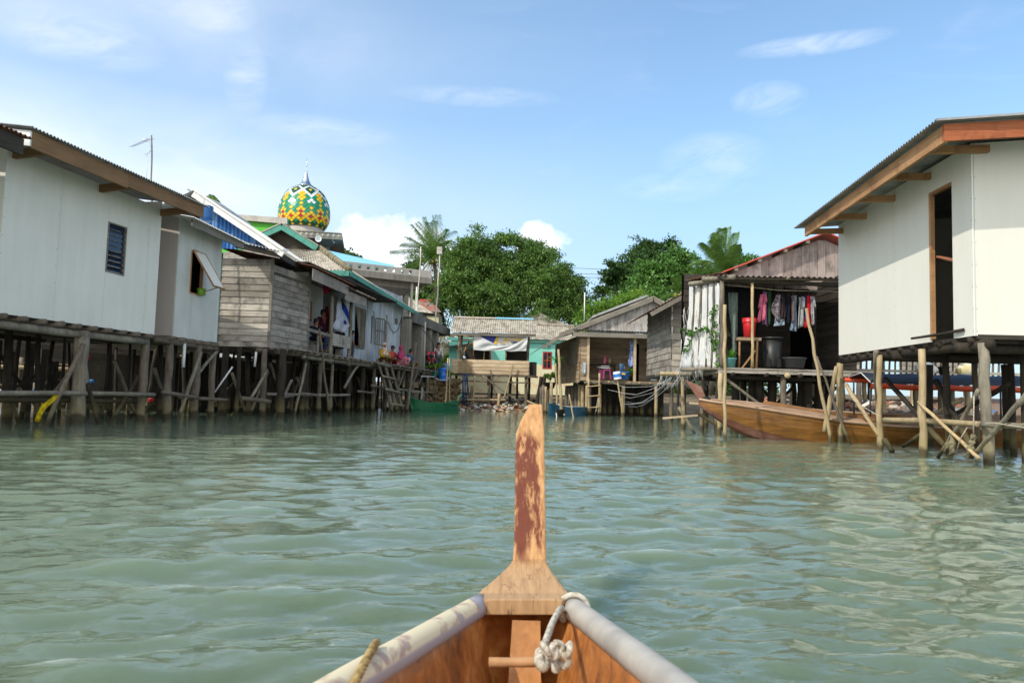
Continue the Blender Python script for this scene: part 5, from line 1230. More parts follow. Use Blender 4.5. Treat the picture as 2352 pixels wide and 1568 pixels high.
    grid('blue_corner',[(215,210),(800,268),(985,280)],[(215,215),(560,420),(850,570)],paint('banner_blue','#24318a',.5),.03,.03,.01,20,8)
    grid('yellow_edge',[(985,282),(1048,284)],[(850,570),(965,600)],paint('banner_yellow','#d8ac1e',.5),.036,.036,.004,4,8)
    grid('ribbon',[(1235,398),(1300,380),(1780,380),(1850,392)],[(1235,466),(1330,468),(1760,468),(1855,468)],paint('ribbon_yellow','#d6a720',.5),.04,.04,.004,12,3)
    k=(B(1000,500)-B(0,500)).length/1000; xd=B(1000,500)-B(0,500)
    lettering('DEKLARASI',72*k,B(1350,440,.06),xd,(0,0,1),M['white'],root,bold=.002)
    lettering('Relawan',115*k,B(1050,572,.06),xd,(0,0,1),paint('ink_yellow','#c9a23a',.5),root); lettering('HMR',112*k,B(1482,572,.06),xd,(0,0,1),paint('ink_navy','#22264a',.5),root,bold=.004)
    lettering('KEC',60*k,B(1185,640,.06),xd,(0,0,1),M['black'],root)
    mb=MB(); mb.tube([B(118,160,.02),B(122,1000,.02)],.03,6); mb.build('hanging_pole',M['log_l'],root,True)
    return f
FS=shed()
def turquoise_house():
    f=Fr((-3.95,50.),(1,0)); 
    root=thing('plaster_house','turquoise and cream plastered house with a red-framed window','house',(0,52,1))
    mb=MB(); sheetwall(mb,f,[0,8.0],2.95,4.5,.2,[(5.98,6.58,2.68,3.8),(2.4,2.62,2.95,4.0)]); mb.fbox(f,0,.2,-5,-.2,1,4.5); mb.build('wall',M['turq'],root)
    mb=MB(); sheetwall(mb,f,[0,8.0],1.,2.95,.2,[(5.98,6.58,2.68,3.8),(2.4,2.62,1.5,2.95)]); mb.build('lower_wall',M['cream'],root)
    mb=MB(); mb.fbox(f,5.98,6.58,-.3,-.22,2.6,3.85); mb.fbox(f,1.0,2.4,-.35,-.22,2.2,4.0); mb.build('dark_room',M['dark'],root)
    mb=MB()
    for a,b,c,d in ((5.98,6.05,2.68,3.8),(6.51,6.58,2.68,3.8),(6.05,6.51,2.68,2.75),(6.05,6.51,3.73,3.8),(6.25,6.31,2.75,3.73),(6.05,6.25,3.2,3.26),(6.31,6.51,3.2,3.26)): mb.fbox(f,a,b,-.12,.02,c,d)
    w=mb.build('window',M['red_frame'],root); mb=MB(); mb.fbox(f,6.05,6.51,-.1,-.08,2.75,3.73); mb.build('pane',M['glass'],w)
    mb=MB(); mb.fbox(f,2.4,2.47,-.12,.01,1.5,3.95); mb.fbox(f,2.56,2.62,-.12,.01,1.5,3.95); mb.build('door_frame',M['red_frame'],root)
    mb=MB()
    for c in (6.1,6.38): 
        for dx in (-.07,.07):
            for dz in (-.07,.07): s=c+dx*.9; zz=4.08+dz; mb.prism([f.at(s-.055,.006,zz),f.at(s,.006,zz-.055),f.at(s+.055,.006,zz),f.at(s,.006,zz+.055)],(0,.02,0))
    mb.build('vent_block',M['dark'],root)
    mb=MB(); mb.fbox(f,-.3,8.3,.12,.16,4.36,4.56); mb.build('fascia',M['turq'],root)
    mb=MB(); mb.corr((-.2,49.6,4.56),Vector((5,0,0)),Vector((0,2.2,1.15)),.13,.032,6); rf=mb.build('roof',M['asb'],root,True)
    mb=MB(); mb.bar((1.3,51.8,5.78),(4.8,51.8,5.72),.25,.12); mb.build('ridge_cap',M['asb'],rf)
    mb=MB(); p=Yp(cr('E',1220,335),52.); mb.prism([p,p+Vector((1.1,0,-.45)),p+Vector((-1.0,0,-.4))],(0,2,0)); mb.build('gablet',M['asb'],root)
    mb=MB(); a=Yp(cr('E',190,625),47.5); mb.corr(a,Vector((2.4,0,.38)),Vector((.2,2.2,.35)),.12,.02,6); mb.build('lean_to_roof',M['rust'],root,True)
    mb=MB(); mb.fbox(Fr((-3.95,48.2),(1,0)),0,2.2,-.1,0,2.4,4.15); mb.build('lean_to_wall',M['turq'],root)
turquoise_house()
def far_roofs():
    for lab,(x0,y0),w,Y,m in (('rusty red hipped roof of a house half hidden among trees left of the tall poles',(1125,520),3.,64.,'rust_red'),('grey cottage roof behind the shed under the big tree',(1980,1050),0,0,None)):
        if m is None: continue
        c=Yp(cr('D',x0,y0),Y); root=thing('cottage',lab,'house',(c.x,Y,2)); mb=MB()
        mb.add([(c.x-w/2,Y-1.8,c.z-.5),(c.x+w/2,Y-1.8,c.z-.5),(c.x+w/2,Y+2,c.z-.5),(c.x-w/2,Y+2,c.z-.5),(c.x-w*.15,Y,c.z+.75),(c.x+w*.15,Y,c.z+.75)],[(0,1,5,4),(1,2,5),(2,3,4,5),(3,0,4)])
        mb.build('roof',worn('rusty_red_roof','#a8452f','#8b8178',.45,.6,1.5,.8),root); mb=MB(); mb.box((c.x,Y,c.z-1.6),(w*.85,3,2.2)); mb.build('wall',M['cream'],root)
    c=Yp(cr('D',850,420),58.); root=thing('cottage','grey tiled roof beneath the concrete terrace','house',(c.x,58,2)); mb=MB()
    mb.add([(c.x-2.5,56,c.z-.9),(c.x+3.2,56,c.z-1.4),(c.x+3.2,60,c.z-1.2),(c.x-2.5,60,c.z-.9),(c.x-1.5,58,c.z+.5),(c.x+.6,58,c.z+.3)],[(0,1,5,4),(1,2,5),(2,3,4,5),(3,0,4)]); mb.build('roof',M['asb'],root); mb=MB(); mb.box((c.x,58,c.z-2.2),(4.6,3,2.2)); mb.build('wall',M['plaster'],root)
    # half-hidden cottage behind the shed
    c=Yp((1240,722),58.); root=thing('cottage','grey gabled cottage roof in shadow under the big spreading tree','house',(c.x,58,2)); mb=MB()
    mb.prism([(c.x,57,c.z),(c.x+2.4,57,c.z-.95),(c.x-2.4,57,c.z-.95)],(0,5,0)); mb.build('roof',M['asb'],root); mb=MB(); mb.box((c.x,59.6,c.z-2.2),(4,4.6,2.4)); mb.build('wall',M['plank_dark'],root)
far_roofs()
# rubbish and stones on the shore
def rubbish():
    r=random.Random(12); cols=['#a9a190','#857a66','#675c4a','#95603f','#c4bfb2','#5a5f62','#7a4a36','#b5a27a','#4f4737','#d0ccc2']
    mats=[paint('litter_%d'%i,c,.7,isl=.4) for i,c in enumerate(cols)]
    mb=MB()
    for i in range(1500):
        x=-3.6+r.random()*9.5; y=40.3+r.random()**.8*6.5; d=y-41.5; 
        z=(d*.22 if d<0 else min(d*.11,1.0))+.05+r.random()*.08
        k=r.random(); s=.05+.14*r.random()**2; mb.mat(int(r.random()*len(mats)))
        mb.box((x,y,max(z,.0)),(s*(1+r.random()),s*(1+r.random()),s*(.15+.6*r.random())),r.random()*3,r.random()-.5,r.random()-.5)
    o=mb.build('rubbish',mats,None); tag(o,'litter and stones washed up on the muddy shore below the shed','rubbish',None,'stuff')
    mb=MB(); p=Zp(cr('E',620,1245),.12); mb.box((p.x,p.y,.2),(.55,.35,.36),.2); mb.box((p.x,p.y,.385),(.5,.3,.02),.2); tag(mb.build('crate',paint('brick_red_crate','#9a4a36',.7),None),'brick-red crate standing in the litter at the water edge','crate')
rubbish()
# ================================================================= small boats
def hull(root,bow,stern,w,depth,sheer,mat,inmat,nseg=16,plank='hull',bowrise=.35,sternrise=.2,wl=0.,flat=.55,sternw=.55):
    """open boat: bow, stern points at the water line"""
    bow=Vector(bow);stern=Vector(stern); ax=(stern-bow); L=ax.length; e=ax.normalized(); sd=Vector((-e.y,e.x,0))
    secs=[]
    for i in range(nseg+1):
        t=i/nseg; wd=w*min(1.,(math.sin(min(t/.55,1.)*math.pi/2))**.8)*(1 if t<.6 else 1-(1-sternw)*((t-.6)/.4)**1.6)
        rise=bowrise*max(0,(.35-t)/.35)**1.5+sternrise*max(0,(t-.75)/.25)**1.5
        rake=-.35*bowrise*max(0,(.2-t)/.2)
        bot=-depth*.45+ (depth*.5)*max(0,(.18-t)/.18)
        c=bow+ax*t
        row=[]
        for h,k in ((1,1.),(.55,.93),(.2,.78),(0,flat)):
            row.append((k,h))
        secs.append((c,wd/2,rise,bot,rake,row))
    def ring(sc,inset):
        c,hw,rise,bot,rake,row=sc; P=[]
        top=sheer+rise
        for sg in (1,-1):
            rr=row if sg==1 else row[::-1]
            for k,h in rr:
                zz=bot+(top-bot)*h+(inset*.6 if h<.1 else 0); P.append(c+sd*sg*max(hw*k-inset,.004)+e*(rake*h)+Vector((0,0,zz)))
        return P
    def skin(inset,flip):
        vs=[];fs=[]
        for sc in secs: vs+=ring(sc,inset)
        m=8
        for i in range(nseg):
            for k in range(m-1):
                q=(i*m+k,i*m+k+1,(i+1)*m+k+1,(i+1)*m+k); fs.append(q if not flip else q[::-1])
        fs.append(tuple(range(nseg*m,nseg*m+m))); fs.append(tuple(range(m))[::-1])
        return vs,fs
    mb=MB(); mb.add(*skin(0,False)); o=mb.build(plank,mat,root,True)
    mb=MB(); mb.add(*skin(.035,True)); mb.build('inside_planking',inmat,root,True)
    mb=MB()
    for sg in (0,7): mb.tube([ring(sc,.015)[sg]+Vector((0,0,.012)) for sc in secs],.028,6)
    mb.build('gunwale',mat,root,True)
    return secs,sd,e
def green_boat():
    a=Zp(cr('L',775,1425),0.);b=Zp(cr('L',1560,1405),0.); a=Vector((a.x,34.2,0)); a=Vector((Yp(cr('L',760,1400),34.2).x,34.2,0)); b=Vector((Yp(cr('L',1600,1400),35.).x,35.2,0))
    root=thing('rowing_boat','dark green wooden rowing boat with upturned ends moored at the far left shore','boat',a.lerp(b,.5))
    hull(root,a,b,.85,.75,.38,M['grn'],M['grn'],sternw=.35,bowrise=.22,sternrise=.14)
    mb=MB(); p=a+Vector((.06,-.03,.0)); mb.prism([p,p+Vector((.16,.02,.45)),p+Vector((-.16,-.02,.86)),p+Vector((-.30,-.02,.93)),p+Vector((-.14,0,.35))],(0,.08,0)); mb.build('stem_post',M['grn'],root)
    mb=MB(); p=b+Vector((-.05,0,.3)); mb.tube([p,p+Vector((.05,0,.18)),p+Vector((.1,0,.38)),p+Vector((.25,0,.55))],[.06,.06,.055,.035],7); mb.build('stern_post',worn('pale_green_post','#6f9a6c','#2c6b45',.5,.6,5.,.6),root,True)
    mb=MB(); c=a.lerp(b,.78); mb.box((c.x,c.y,.36),(.9,.7,.03)); mb.box((a.lerp(b,.4).x,a.lerp(b,.4).y,.3),(.2,.75,.03)); mb.build('thwart',M['grn'],root)
green_boat()
def blue_boat():
    a=Yp(cr('F',105,1330),33.); b=Yp(cr('F',420,1345),36.0); a.z=b.z=0
    root=thing('rowing_boat','faded blue wooden rowing boat moored under the grey plank house','boat',a.lerp(b,.5))
    hull(root,a,b,1.0,.8,.36,M['bluehull'],M['fc'],sternw=.6,bowrise=.16,sternrise=.0)
    mb=MB(); c=a.lerp(b,.62); d=(b-a).normalized(); mb.box((c.x,c.y,.40),(1.1,.85,.03),math.atan2(d.y,d.x)); mb.build('fore_deck',worn('white_deck','#cfccc6','#a05a4a',.55,.65,4.,.6),root)
blue_boat()
def shore_floats():
    Y=31.5; p=Yp(cr('F',215,1345),Y); root=thing('float_frame','little black tub on a white pipe float in front of the blue boat','float',(p.x,Y,0))
    mb=MB()
    for (x0,y0),(x1,y1) in (((120,1405),(280,1402)),((150,1390),(265,1388)),((205,1400),(262,1340)),((235,1400),(205,1345)),((180,1330),(190,1390))):
        mb.tube([Yp(cr('F',x0,y0),Y-(.1 if y0>1400 else -.1)),Yp(cr('F',x1,y1),Y)],.022,6)
    mb.build('pipe_frame',M['white'],root,True)
    mb=MB(); c=Yp(cr('F',222,1375),Y+.12); mb.lathe([(.16,0),(.19,.33),(.2,.34),(.17,.33),(.14,.03)],c,14); mb.build('tub',M['black'],root,True)
shore_floats()
def centre_poles():
    r=random.Random(17)
    lst=[('tall crooked pale pole rising from the blue boat side to the eave',(232,1330),(200,715),32.8,.075,'log_l'),('shorter pale pole left of the blue boat',(190,1260),(175,850),34.,.05,'log_l'),('thin stick leaning in the water right of the blue boat',(355,1405),(305,1150),31.,.035,'bam')]
    for lab,(x0,y0),(x1,y1),Y,rr,m in lst:
        a=Yp(cr('F',x0,y0),Y);b=Yp(cr('F',x1,y1),Y); d=(b-a); a=a-d*(.5/max(d.z,.5)); mb=MB(); mb.log(a,b,rr,rr*.7,9,.008,8,r); tag(mb.build('pole',M[m],None,True),lab,'pole')
    # row of short posts between the shed and the plank house
    first=None; g='short mooring posts between the banner shed and the plank house'
    for i,(x,y0,y1) in enumerate(((50,1310,1060),(75,1290,1075),(95,1300,1050),(130,1285,1040),(30,1270,1080),(62,1290,1110),(120,1270,1090))):
        Y=36.5+i*.15+(i%3)*.9; a=Yp(cr('F',x,y0),Y);b=Yp(cr('F',x+4,y1),Y); a.z=-.4
        mb=MB(); mb.log(a,b,.08+.03*(i%2),.07,5,.015,8,r); tag(mb.build('post',M['log_l' if i%2 else 'log'],None,True),'weathered short post in the cluster beside the blue boat bow','post',g)
    for x0,y0,x1,y1 in ((1165,1170,1215,930),(1190,1180,1255,925)):
        a=Yp(cr('E',x0,y0),42.5);b=Yp(cr('E',x1,y1),42.5); a.z=.1; mb=MB(); mb.log(a,b,.13,.1,5,.01,8,r); tag(mb.build('post',M['log_d'],None,True),'thick blackened post leaning at the shore before the turquoise wall','post','blackened leaning posts')
    mb=MB(); mb.log(Yp(cr('E',1070,1185),40.5),Yp(cr('E',1225,1255),39.5),.05,.05,6,.01,7,r); tag(mb.build('driftwood',M['log_l'],None,True),'pale log lying at the water edge right of the shed posts','log')
    rs=np.random.RandomState(4); p=Yp(cr('F',120,1035),38.5); p.z=1.25; potted('broad-leaved plant in a black tub on the posts by the blue boat',p,.5,.5,M['black'],M['leaf_y'],rs,.3,.3)
    mb=MB(); q=Yp(cr('F',185,840),34.); 
    rs2=np.random.RandomState(8)
    for i in range(12):
        d=Vector((rs2.normal()*.3,rs2.normal()*.3,.1)); mb.tube([q,q+d*.5+Vector((0,0,.2)),q+d+Vector((0,0,-.25))],[.012,.012,.004],4)
    tag(mb.build('hanging_fern',M['leaf_m'],None,True),'drooping strappy plant tied to the shorter pale pole','plant')
centre_poles()
# ================================================================= right house 1: new white boards, orange timber, open doorway
def right_house_one():
    z=1.7; f=Fr.two(Zp(cr('H',843,977),z),Zp(cr('H',270,1060),z),True); r=random.Random(51)
    root=thing('stilt_house','new white-boarded house on stilts with orange timber fascia and an open doorway','house',f.at(2,-2,0))
    mb=MB(); H=[(.5,1.13,1.68,3.94)]
    sheetwall(mb,f,[.0,.5,1.13,2.27,3.35,4.6],z,4.32,.03,H)
    g=Fr((f.o.x,f.o.y),(1,-.0)); g=Fr((f.o.x-.0,f.o.y),(1,0))
    for a,b in ((.0,1.22),(1.225,2.44),(2.445,3.6)): mb.fbox(g,a+.035,b,-.03,0,z,4.33+a*.09,None,4.33+b*.09)
    for fr_,L in ((Fr(f.at(4.6,0,0).xy,-f.n),3.6),): fr_.n=f.e; mb.fbox(fr_,0.02,L,-.03,0,z,4.28,None,4.62)
    mb.fbox(f,0,4.6,-3.7,-3.67,z,4.72)
    w=mb.build('wall',M['fcw'],root)
    nb=MB(); nails(nb,f,[1.16,2.27,3.35,.04],z,4.2); nails(nb,g,[1.22,.08],z,4.3); nb.build('nails',paint('nail_grey','#8a887f',.6),w)
    mb=MB(); mb.fbox(g,.0,.012,.0,.006,z,4.33); mb.build('corner_strip',paint('white_strip','#e2e2da',.4),w)
    mb=MB(); mb.fbox(f,0,4.58,-3.6,-.05,z-.04,z+.02); mb.build('floor',M['plank_dark'],root)
    mb=MB(); mb.fbox(f,1.07,1.125,-.05,.008,1.74,3.94); mb.fbox(f,.5,1.07,-.05,.006,3.89,3.94); mb.fbox(f,.5,.54,-.08,-.03,1.74,3.89); mb.build('door_frame',M['beam'],root)
    mb=MB(); mb.log(f.at(.2,.03,1.80),f.at(1.5,.10,1.78),.022,.018,6,.03,7,r); mb.build('threshold_log',M['log_d'],root,True)
    # roof: eave towards the channel
    n=.85; e0=f.at(-.75,n,4.36); e1=f.at(4.62,n,4.18); up=f.at(-.75,-3.9,4.36+.42)-e0
    rf=corr_part(root,e0,e1-e0,up,'galv','roof',.076,.016)
    mb=MB(); p0=f.at(-.68,.72,4.20);p1=f.at(4.4,.72,4.06)
    mb.hexa([p0+Vector((0,0,-.10)),p1+Vector((0,0,-.09)),p1+Vector((.05,0,-.09)),p0+Vector((.05,0,-.10)),p0+Vector((0,0,.12)),p1+Vector((0,0,.10)),p1+Vector((.05,0,.10)),p0+Vector((.05,0,.12))]); mb.build('eave_fascia',M['beam'],rf)
    mb=MB(); c=f.at(-.68,.72,4.22); q=Vector((c.x+4.2,c.y,c.z+.36)); mb.hexa([c+Vector((0,-.02,-.11)),q+Vector((0,-.02,-.11)),q+Vector((0,.03,-.11)),c+Vector((0,.03,-.11)),c+Vector((0,-.02,.11)),q+Vector((0,-.02,.11)),q+Vector((0,.03,.11)),c+Vector((0,.03,.11))]); mb.build('gable_fascia',M['beam_r'],rf)
    mb=MB(); mb.bar(e0+Vector((0,-.01,.0)),e0+up*1.+Vector((0,-.01,0)),.03,.03); mb.build('sheet_edge',M['galv'],rf)
    for s in (-.1,1.05,2.2,3.3,4.35):
        zz=4.2-.03*s; mb=MB(); mb.hexa([f.at(s,-.2,zz-.02),f.at(s+.07,-.2,zz-.02),f.at(s+.07,.69,zz-.06),f.at(s,.69,zz-.06),f.at(s,-.2,zz+.08),f.at(s+.07,-.2,zz+.08),f.at(s+.07,.69,zz+.04),f.at(s,.69,zz+.04)]); mb.build('rafter',M['beam'],root)
    # stilts
    for (x,y),rr,m,ln in (((325,1160),.07,'log_l',.0),((775,1250),.05,'log_l',.0),((1250,1325),.056,'log_l',.02),((1945,1415),.068,'log_g',.12),((1320,1195),.085,'log_d',0),((1835,1235),.055,'log',0),((2180,1240),.08,'log_d',0)):
        p=Zp(cr('K',x,y),0); stilt(root,p.x-(.03),p.y,z-.1,rr,m,(ln,0),r,10,.01)
    for x,y in ((6.9,12.2),(8.2,12.6),(8.6,10.6),(7.6,14.2),(9.2,12.8),(7.3,10.9)): stilt(root,x,y,z-.1,.045+.02*r.random(),'log_d',(r.random()*.1,0),r)
    mb=MB(); mb.log(Zp(cr('K',745,1100),0.15),f.P(cr('K',705,155),.1),.045,.04,7,.01,8,r); mb.build('stilt',M['log_g'],root,True)
    beam(root,f.at(-.2,-.1,z-.12),f.at(4.7,-.1,z-.09),.075,'log_d','beam',r); beam(root,g.at(-.1,-.25,z-.14),g.at(3.6,-.25,z-.14),.075,'log_d','beam',r); beam(root,g.at(-.0,-2.2,z-.14),g.at(3.6,-2.2,z-.14),.075,'log_d','beam',r)
    for i in range(12): beam(root,f.at(.1+i*.4,.02,z-.05),f.at(.1+i*.4,-3.5,z-.05),.045,'log_d','joist',r)
    pl=lambda x,y,n=-.1: (lambda q: f.at(q[0],n,q[1]))(f.px(cr('K',x,y),n))
    beam(root,pl(805,915,.02),pl(1880,965,.02),.045,'log_l','cross_rail',r,.012); beam(root,pl(1880,965,.03),pl(2600,990,.03),.04,'log_g','cross_rail',r); beam(root,pl(1115,910,-.2),pl(1660,945,-.2),.035,'log_l','cross_rail',r)
    for (x0,y0),(x1,y1),n,rr,m in (((375,520),(745,1085),.05,.04,'log_l'),((1180,715),(1850,1340),.12,.026,'bam'),((1845,580),(1395,1335),.02,.03,'log_g'),((2400,600),(1765,1330),.1,.032,'log_g'),((810,455),(1205,905),-.5,.045,'log_d'),((1370,480),(1760,1225),-.7,.05,'log_d'),((1300,1010),(1485,1215),-.6,.045,'log_d'),((1215,1065),(1005,1208),-.6,.035,'log_d'),((800,1140),(885,1260),.05,.05,'log_d'),((1660,680),(1340,850),-1.2,.035,'log_l'),((2180,510),(1560,860),-1.4,.04,'log_d')):
        brace(root,pl(x0,y0,n),pl(x1,y1,n),rr,m,r)
    # ragged growth hanging from one brace
    rr=random.Random(2)
    for (x0,y0),(x1,y1) in (((1545,1060),(1480,1290)),((1560,1080),(1540,1345)),((1790,1080),(1745,1330))):
        mb=MB(); mb.tube([pl(x0+(x1-x0)*k/9+rr.random()*10-5,y0+(y1-y0)*k/9,.1) for k in range(10)],[.03*(.5+rr.random()) for k in range(10)],6,wob=.8); mb.build('weed_growth',M['log_g'],root)
    mb=MB(); mb.tube([pl(1795,650,.16),pl(1790,1090,.16)],.008,5); mb.tube([pl(1885,975,.2),pl(2030,950,.2),pl(2352,1000,.2),pl(2600,1010,.2)],.008,5); mb.tube([pl(440,690,.2),pl(600,790,.2),pl(745,870,.2)],.006,5); mb.tube([pl(1720,1000,.2),pl(1640,1130,.2),pl(1590,1300,.2)],.007,5); mb.build('mooring_string',M['rope'],root,True)
    return f,g
FR1,GR1=right_house_one()
def doorway_person():
    f=FR1; y=math.atan2(-f.n.x,f.n.y)
    p=stand_pose((.1,.95,0),.02)
    p.update({'shR':(.19,.02,1.36),'elR':(.42,.08,1.18),'wrR':(.66,.16,1.27)})
    person('person in red checked shirt just inside the white house, one arm holding the door jamb',f.at(.40,-.28,1.72),y,p,cl('red_check','#a02c38','#7c2030'),cl('navy_skirt','#20242f'),sleeves=False,scale=.97)
    mb=MB(); mb.lathe([(.22,0),(.26,.05),(.27,.85),(.24,.88)],f.at(1.25,-.7,1.72),16); tag(mb.build('barrel',paint('navy_barrel','#16294a',.4),None,True),'navy blue barrel in the dark of the open doorway','barrel')
doorway_person()
# ================================================================= long brown boat with a canopy
def brown_boat():
    root=thing('longboat','long varnished brown wooden boat with raking bow and black-and-orange canopy, moored under the right-hand houses','boat',(7.5,16,0))
    tip=Vector((4.0,16.35,0)); e=Vector((1,-.045,0)).normalized(); sd=Vector((-e.y,e.x,0)); L=9.5
    def lerp(T,t):
        for (a,x),(b,y) in zip(T[:-1],T[1:]):
            if t<=b: return x+(y-x)*(t-a)/(b-a)
        return T[-1][1]
    sheer=[(0,.745),(.25,.72),(1.,.66),(1.85,.57),(2.8,.47),(3.8,.42),(6,.42),(9.5,.55)]; keel=[(0,.66),(.22,.47),(.6,.22),(1.05,.0),(1.7,-.22),(2.5,-.3),(9.5,-.3)]
    hw=[(0,.03),(.5,.2),(1.,.34),(1.85,.52),(2.8,.66),(4,.74),(6,.76),(8,.7),(9.5,.5)]
    HEEL=.15; N=44; prof=[(1.,1.),(.97,.86),(.955,.84),(.90,.62),(.885,.60),(.76,.36),(.745,.34),(.42,.1),(0,0)]
    def sec(t,inset=0.):
        zs,zk,w=lerp(sheer,t),lerp(keel,t),lerp(hw,t); out=[]
        for sg in (-1,1):
            rw=prof if sg==-1 else prof[::-1][1:]
            for k,h in rw: out.append(tip+e*(t+.0)+sd*(sg*max(w*k-inset,0))+Vector((0,0,zk+(zs-zk)*h+(inset if h<.2 else 0)+(HEEL*sg*w*k+.04)*h)))
        return out
    ts=[L*(i/N)**1.35 for i in range(N+1)]; m=len(prof)*2-1
    mb=MB(); vs=[];fs=[]
    for t in ts: vs+=sec(t)
    for i in range(N):
        for k in range(m-1):
            mb_i=0 if 3<=abs(k-(m-2)/2) else 1
            fs.append((i*m+k,(i+1)*m+k,(i+1)*m+k+1,i*m+k+1))
    mb.add(vs,fs); mb.mi=[(1 if min(k,m-2-k)>=6 else 0) for i in range(N) for k in range(m-1)]
    mb.build('hull',[M['hull'],M['hull_low']],root)
    # inside and deck
    mb=MB(); vs=[];fs=[]
    for t in ts: vs+=sec(t,.04)
    for i in range(N):
        for k in range(m-1): fs.append((i*m+k,i*m+k+1,(i+1)*m+k+1,(i+1)*m+k))
    mb.add(vs,fs); mb.build('inside_planking',M['hull'],root)
    mb=MB(); vs=[];fs=[]; td=[t for t in ts if t<=3.3]
    for t in td:
        w=lerp(hw,t)*.985; zs=lerp(sheer,t)-.012; 
        for k in (-1,-.5,0,.5,1): vs.append(tip+e*t+sd*w*k+Vector((0,0,zs+.05*(1-k*k)*min(1,t)+HEEL*w*k+.04)))
    for i in range(len(td)-1):
        for k in range(4): fs.append((i*5+k,i*5+k+1,(i+1)*5+k+1,(i+1)*5+k))
    mb.add(vs,fs); o=mb.build('fore_deck',M['deckw'],root,True)
    mb=MB()
    for sg in (-1,1): mb.tube([tip+e*t+sd*sg*(lerp(hw,t)+.005)+Vector((0,0,lerp(sheer,t)+.005+HEEL*sg*lerp(hw,t)+.04)) for t in ts],.03,6)
    mb.build('gunwale',M['deckw'],root,True)
    mb=MB()
    pts=[tip+e*t+sd*(.05+y)+Vector((0,0,lerp(sheer,t)+.09+HEEL*(.05+y))) for t,y in ((1.45,.3),(2.0,.15),(2.6,-.1),(3.4,-.35),(5,-.5),(9,-.45))]
    for a,b in zip(pts[:-1],pts[1:]): mb.bar(a,b,.03,.09)
    mb.build('coaming',M['hull'],root)
    # stem post, raking forward
    mb=MB(); P=lambda x,y,d=0: Yp(cr('Q',x,y),16.35)+Vector((0,d,0))
    mb.prism([P(272,48),P(450,122),P(505,250),P(475,290),P(428,270)],(0,.06,0)); mb.build('stem_post',M['hull_low'],root)
    mb=MB()
    for k in range(5): mb.tube([P(430+k*6,272-k*2,-.06),P(480+k*4,235+k*4,-.07),P(520,250+k*5,.0),P(545,240+k*8,.06)],.012,5)
    mb.tube([P(540,240,-.06),P(552,330,-.08),P(575,520,-.1),P(590,650,-.1)],.01,5); mb.tube([P(520,245,.05),P(640,280,.2),P(760,290,.6)],.012,5); mb.build('mooring_rope',M['wire'],root,True)
    # canopy
    Y0=15.7; c0=Yp(cr('K',650,500),Y0); c1=Yp(cr('K',540,390),Y0+.5); f0=Yp(cr('K',400,440),Y0+1.15); ln=Vector((4.2,-.12,.02))
    mb=MB(); rows=[c0,c0.lerp(c1,.5)+Vector((0,0,.03)),c1,c1.lerp(f0,.5)+Vector((0,0,.03)),f0]; vs=[];fs=[]
    for i in range(13):
        sag=.025*math.sin(i*math.pi/3)
        for p in rows: vs.append(p+ln*(i/12)+Vector((0,0,-abs(sag))))
    for i in range(12):
        for k in range(4): fs.append((i*5+k,i*5+k+1,(i+1)*5+k+1,(i+1)*5+k))
    mb.add(vs,fs); cp=mb.build('canopy',M['tarp_b'],root,True); cp.modifiers.new('t','SOLIDIFY').thickness=.012
    mb=MB(); mb.tube([c0+ln*(i/14)+Vector((0,-.02,-.075+.012*math.sin(i*1.7))) for i in range(15)],.06,8); mb.tube([f0+ln*(i/6)+Vector((-.08,0,-.06)) for i in range(7)],.05,8); mb.build('rolled_blind',M['tarp_o'],cp,True)
    mb=MB(); mb.tube([f0,c1,c0+Vector((0,0,.0))],.012,5); mb.build('canopy_rope',M['white'],cp,True)
    for (x,y0,y1) in ((462,470,880),(645,555,870)):
        mb=MB(); mb.tube([Yp(cr('K',x,y1),Y0+.3),Yp(cr('K',x-4,y0),Y0+.3)],.018,7); mb.build('canopy_pole',M['wire'],root,True)
    for i in (1.6,2.6,3.6): mb=MB(); p=c0+ln*(i/4.2); mb.tube([Vector((p.x,p.y,.4)),p],.018,6); mb.build('canopy_pole',M['wire'],root,True)
brown_boat()
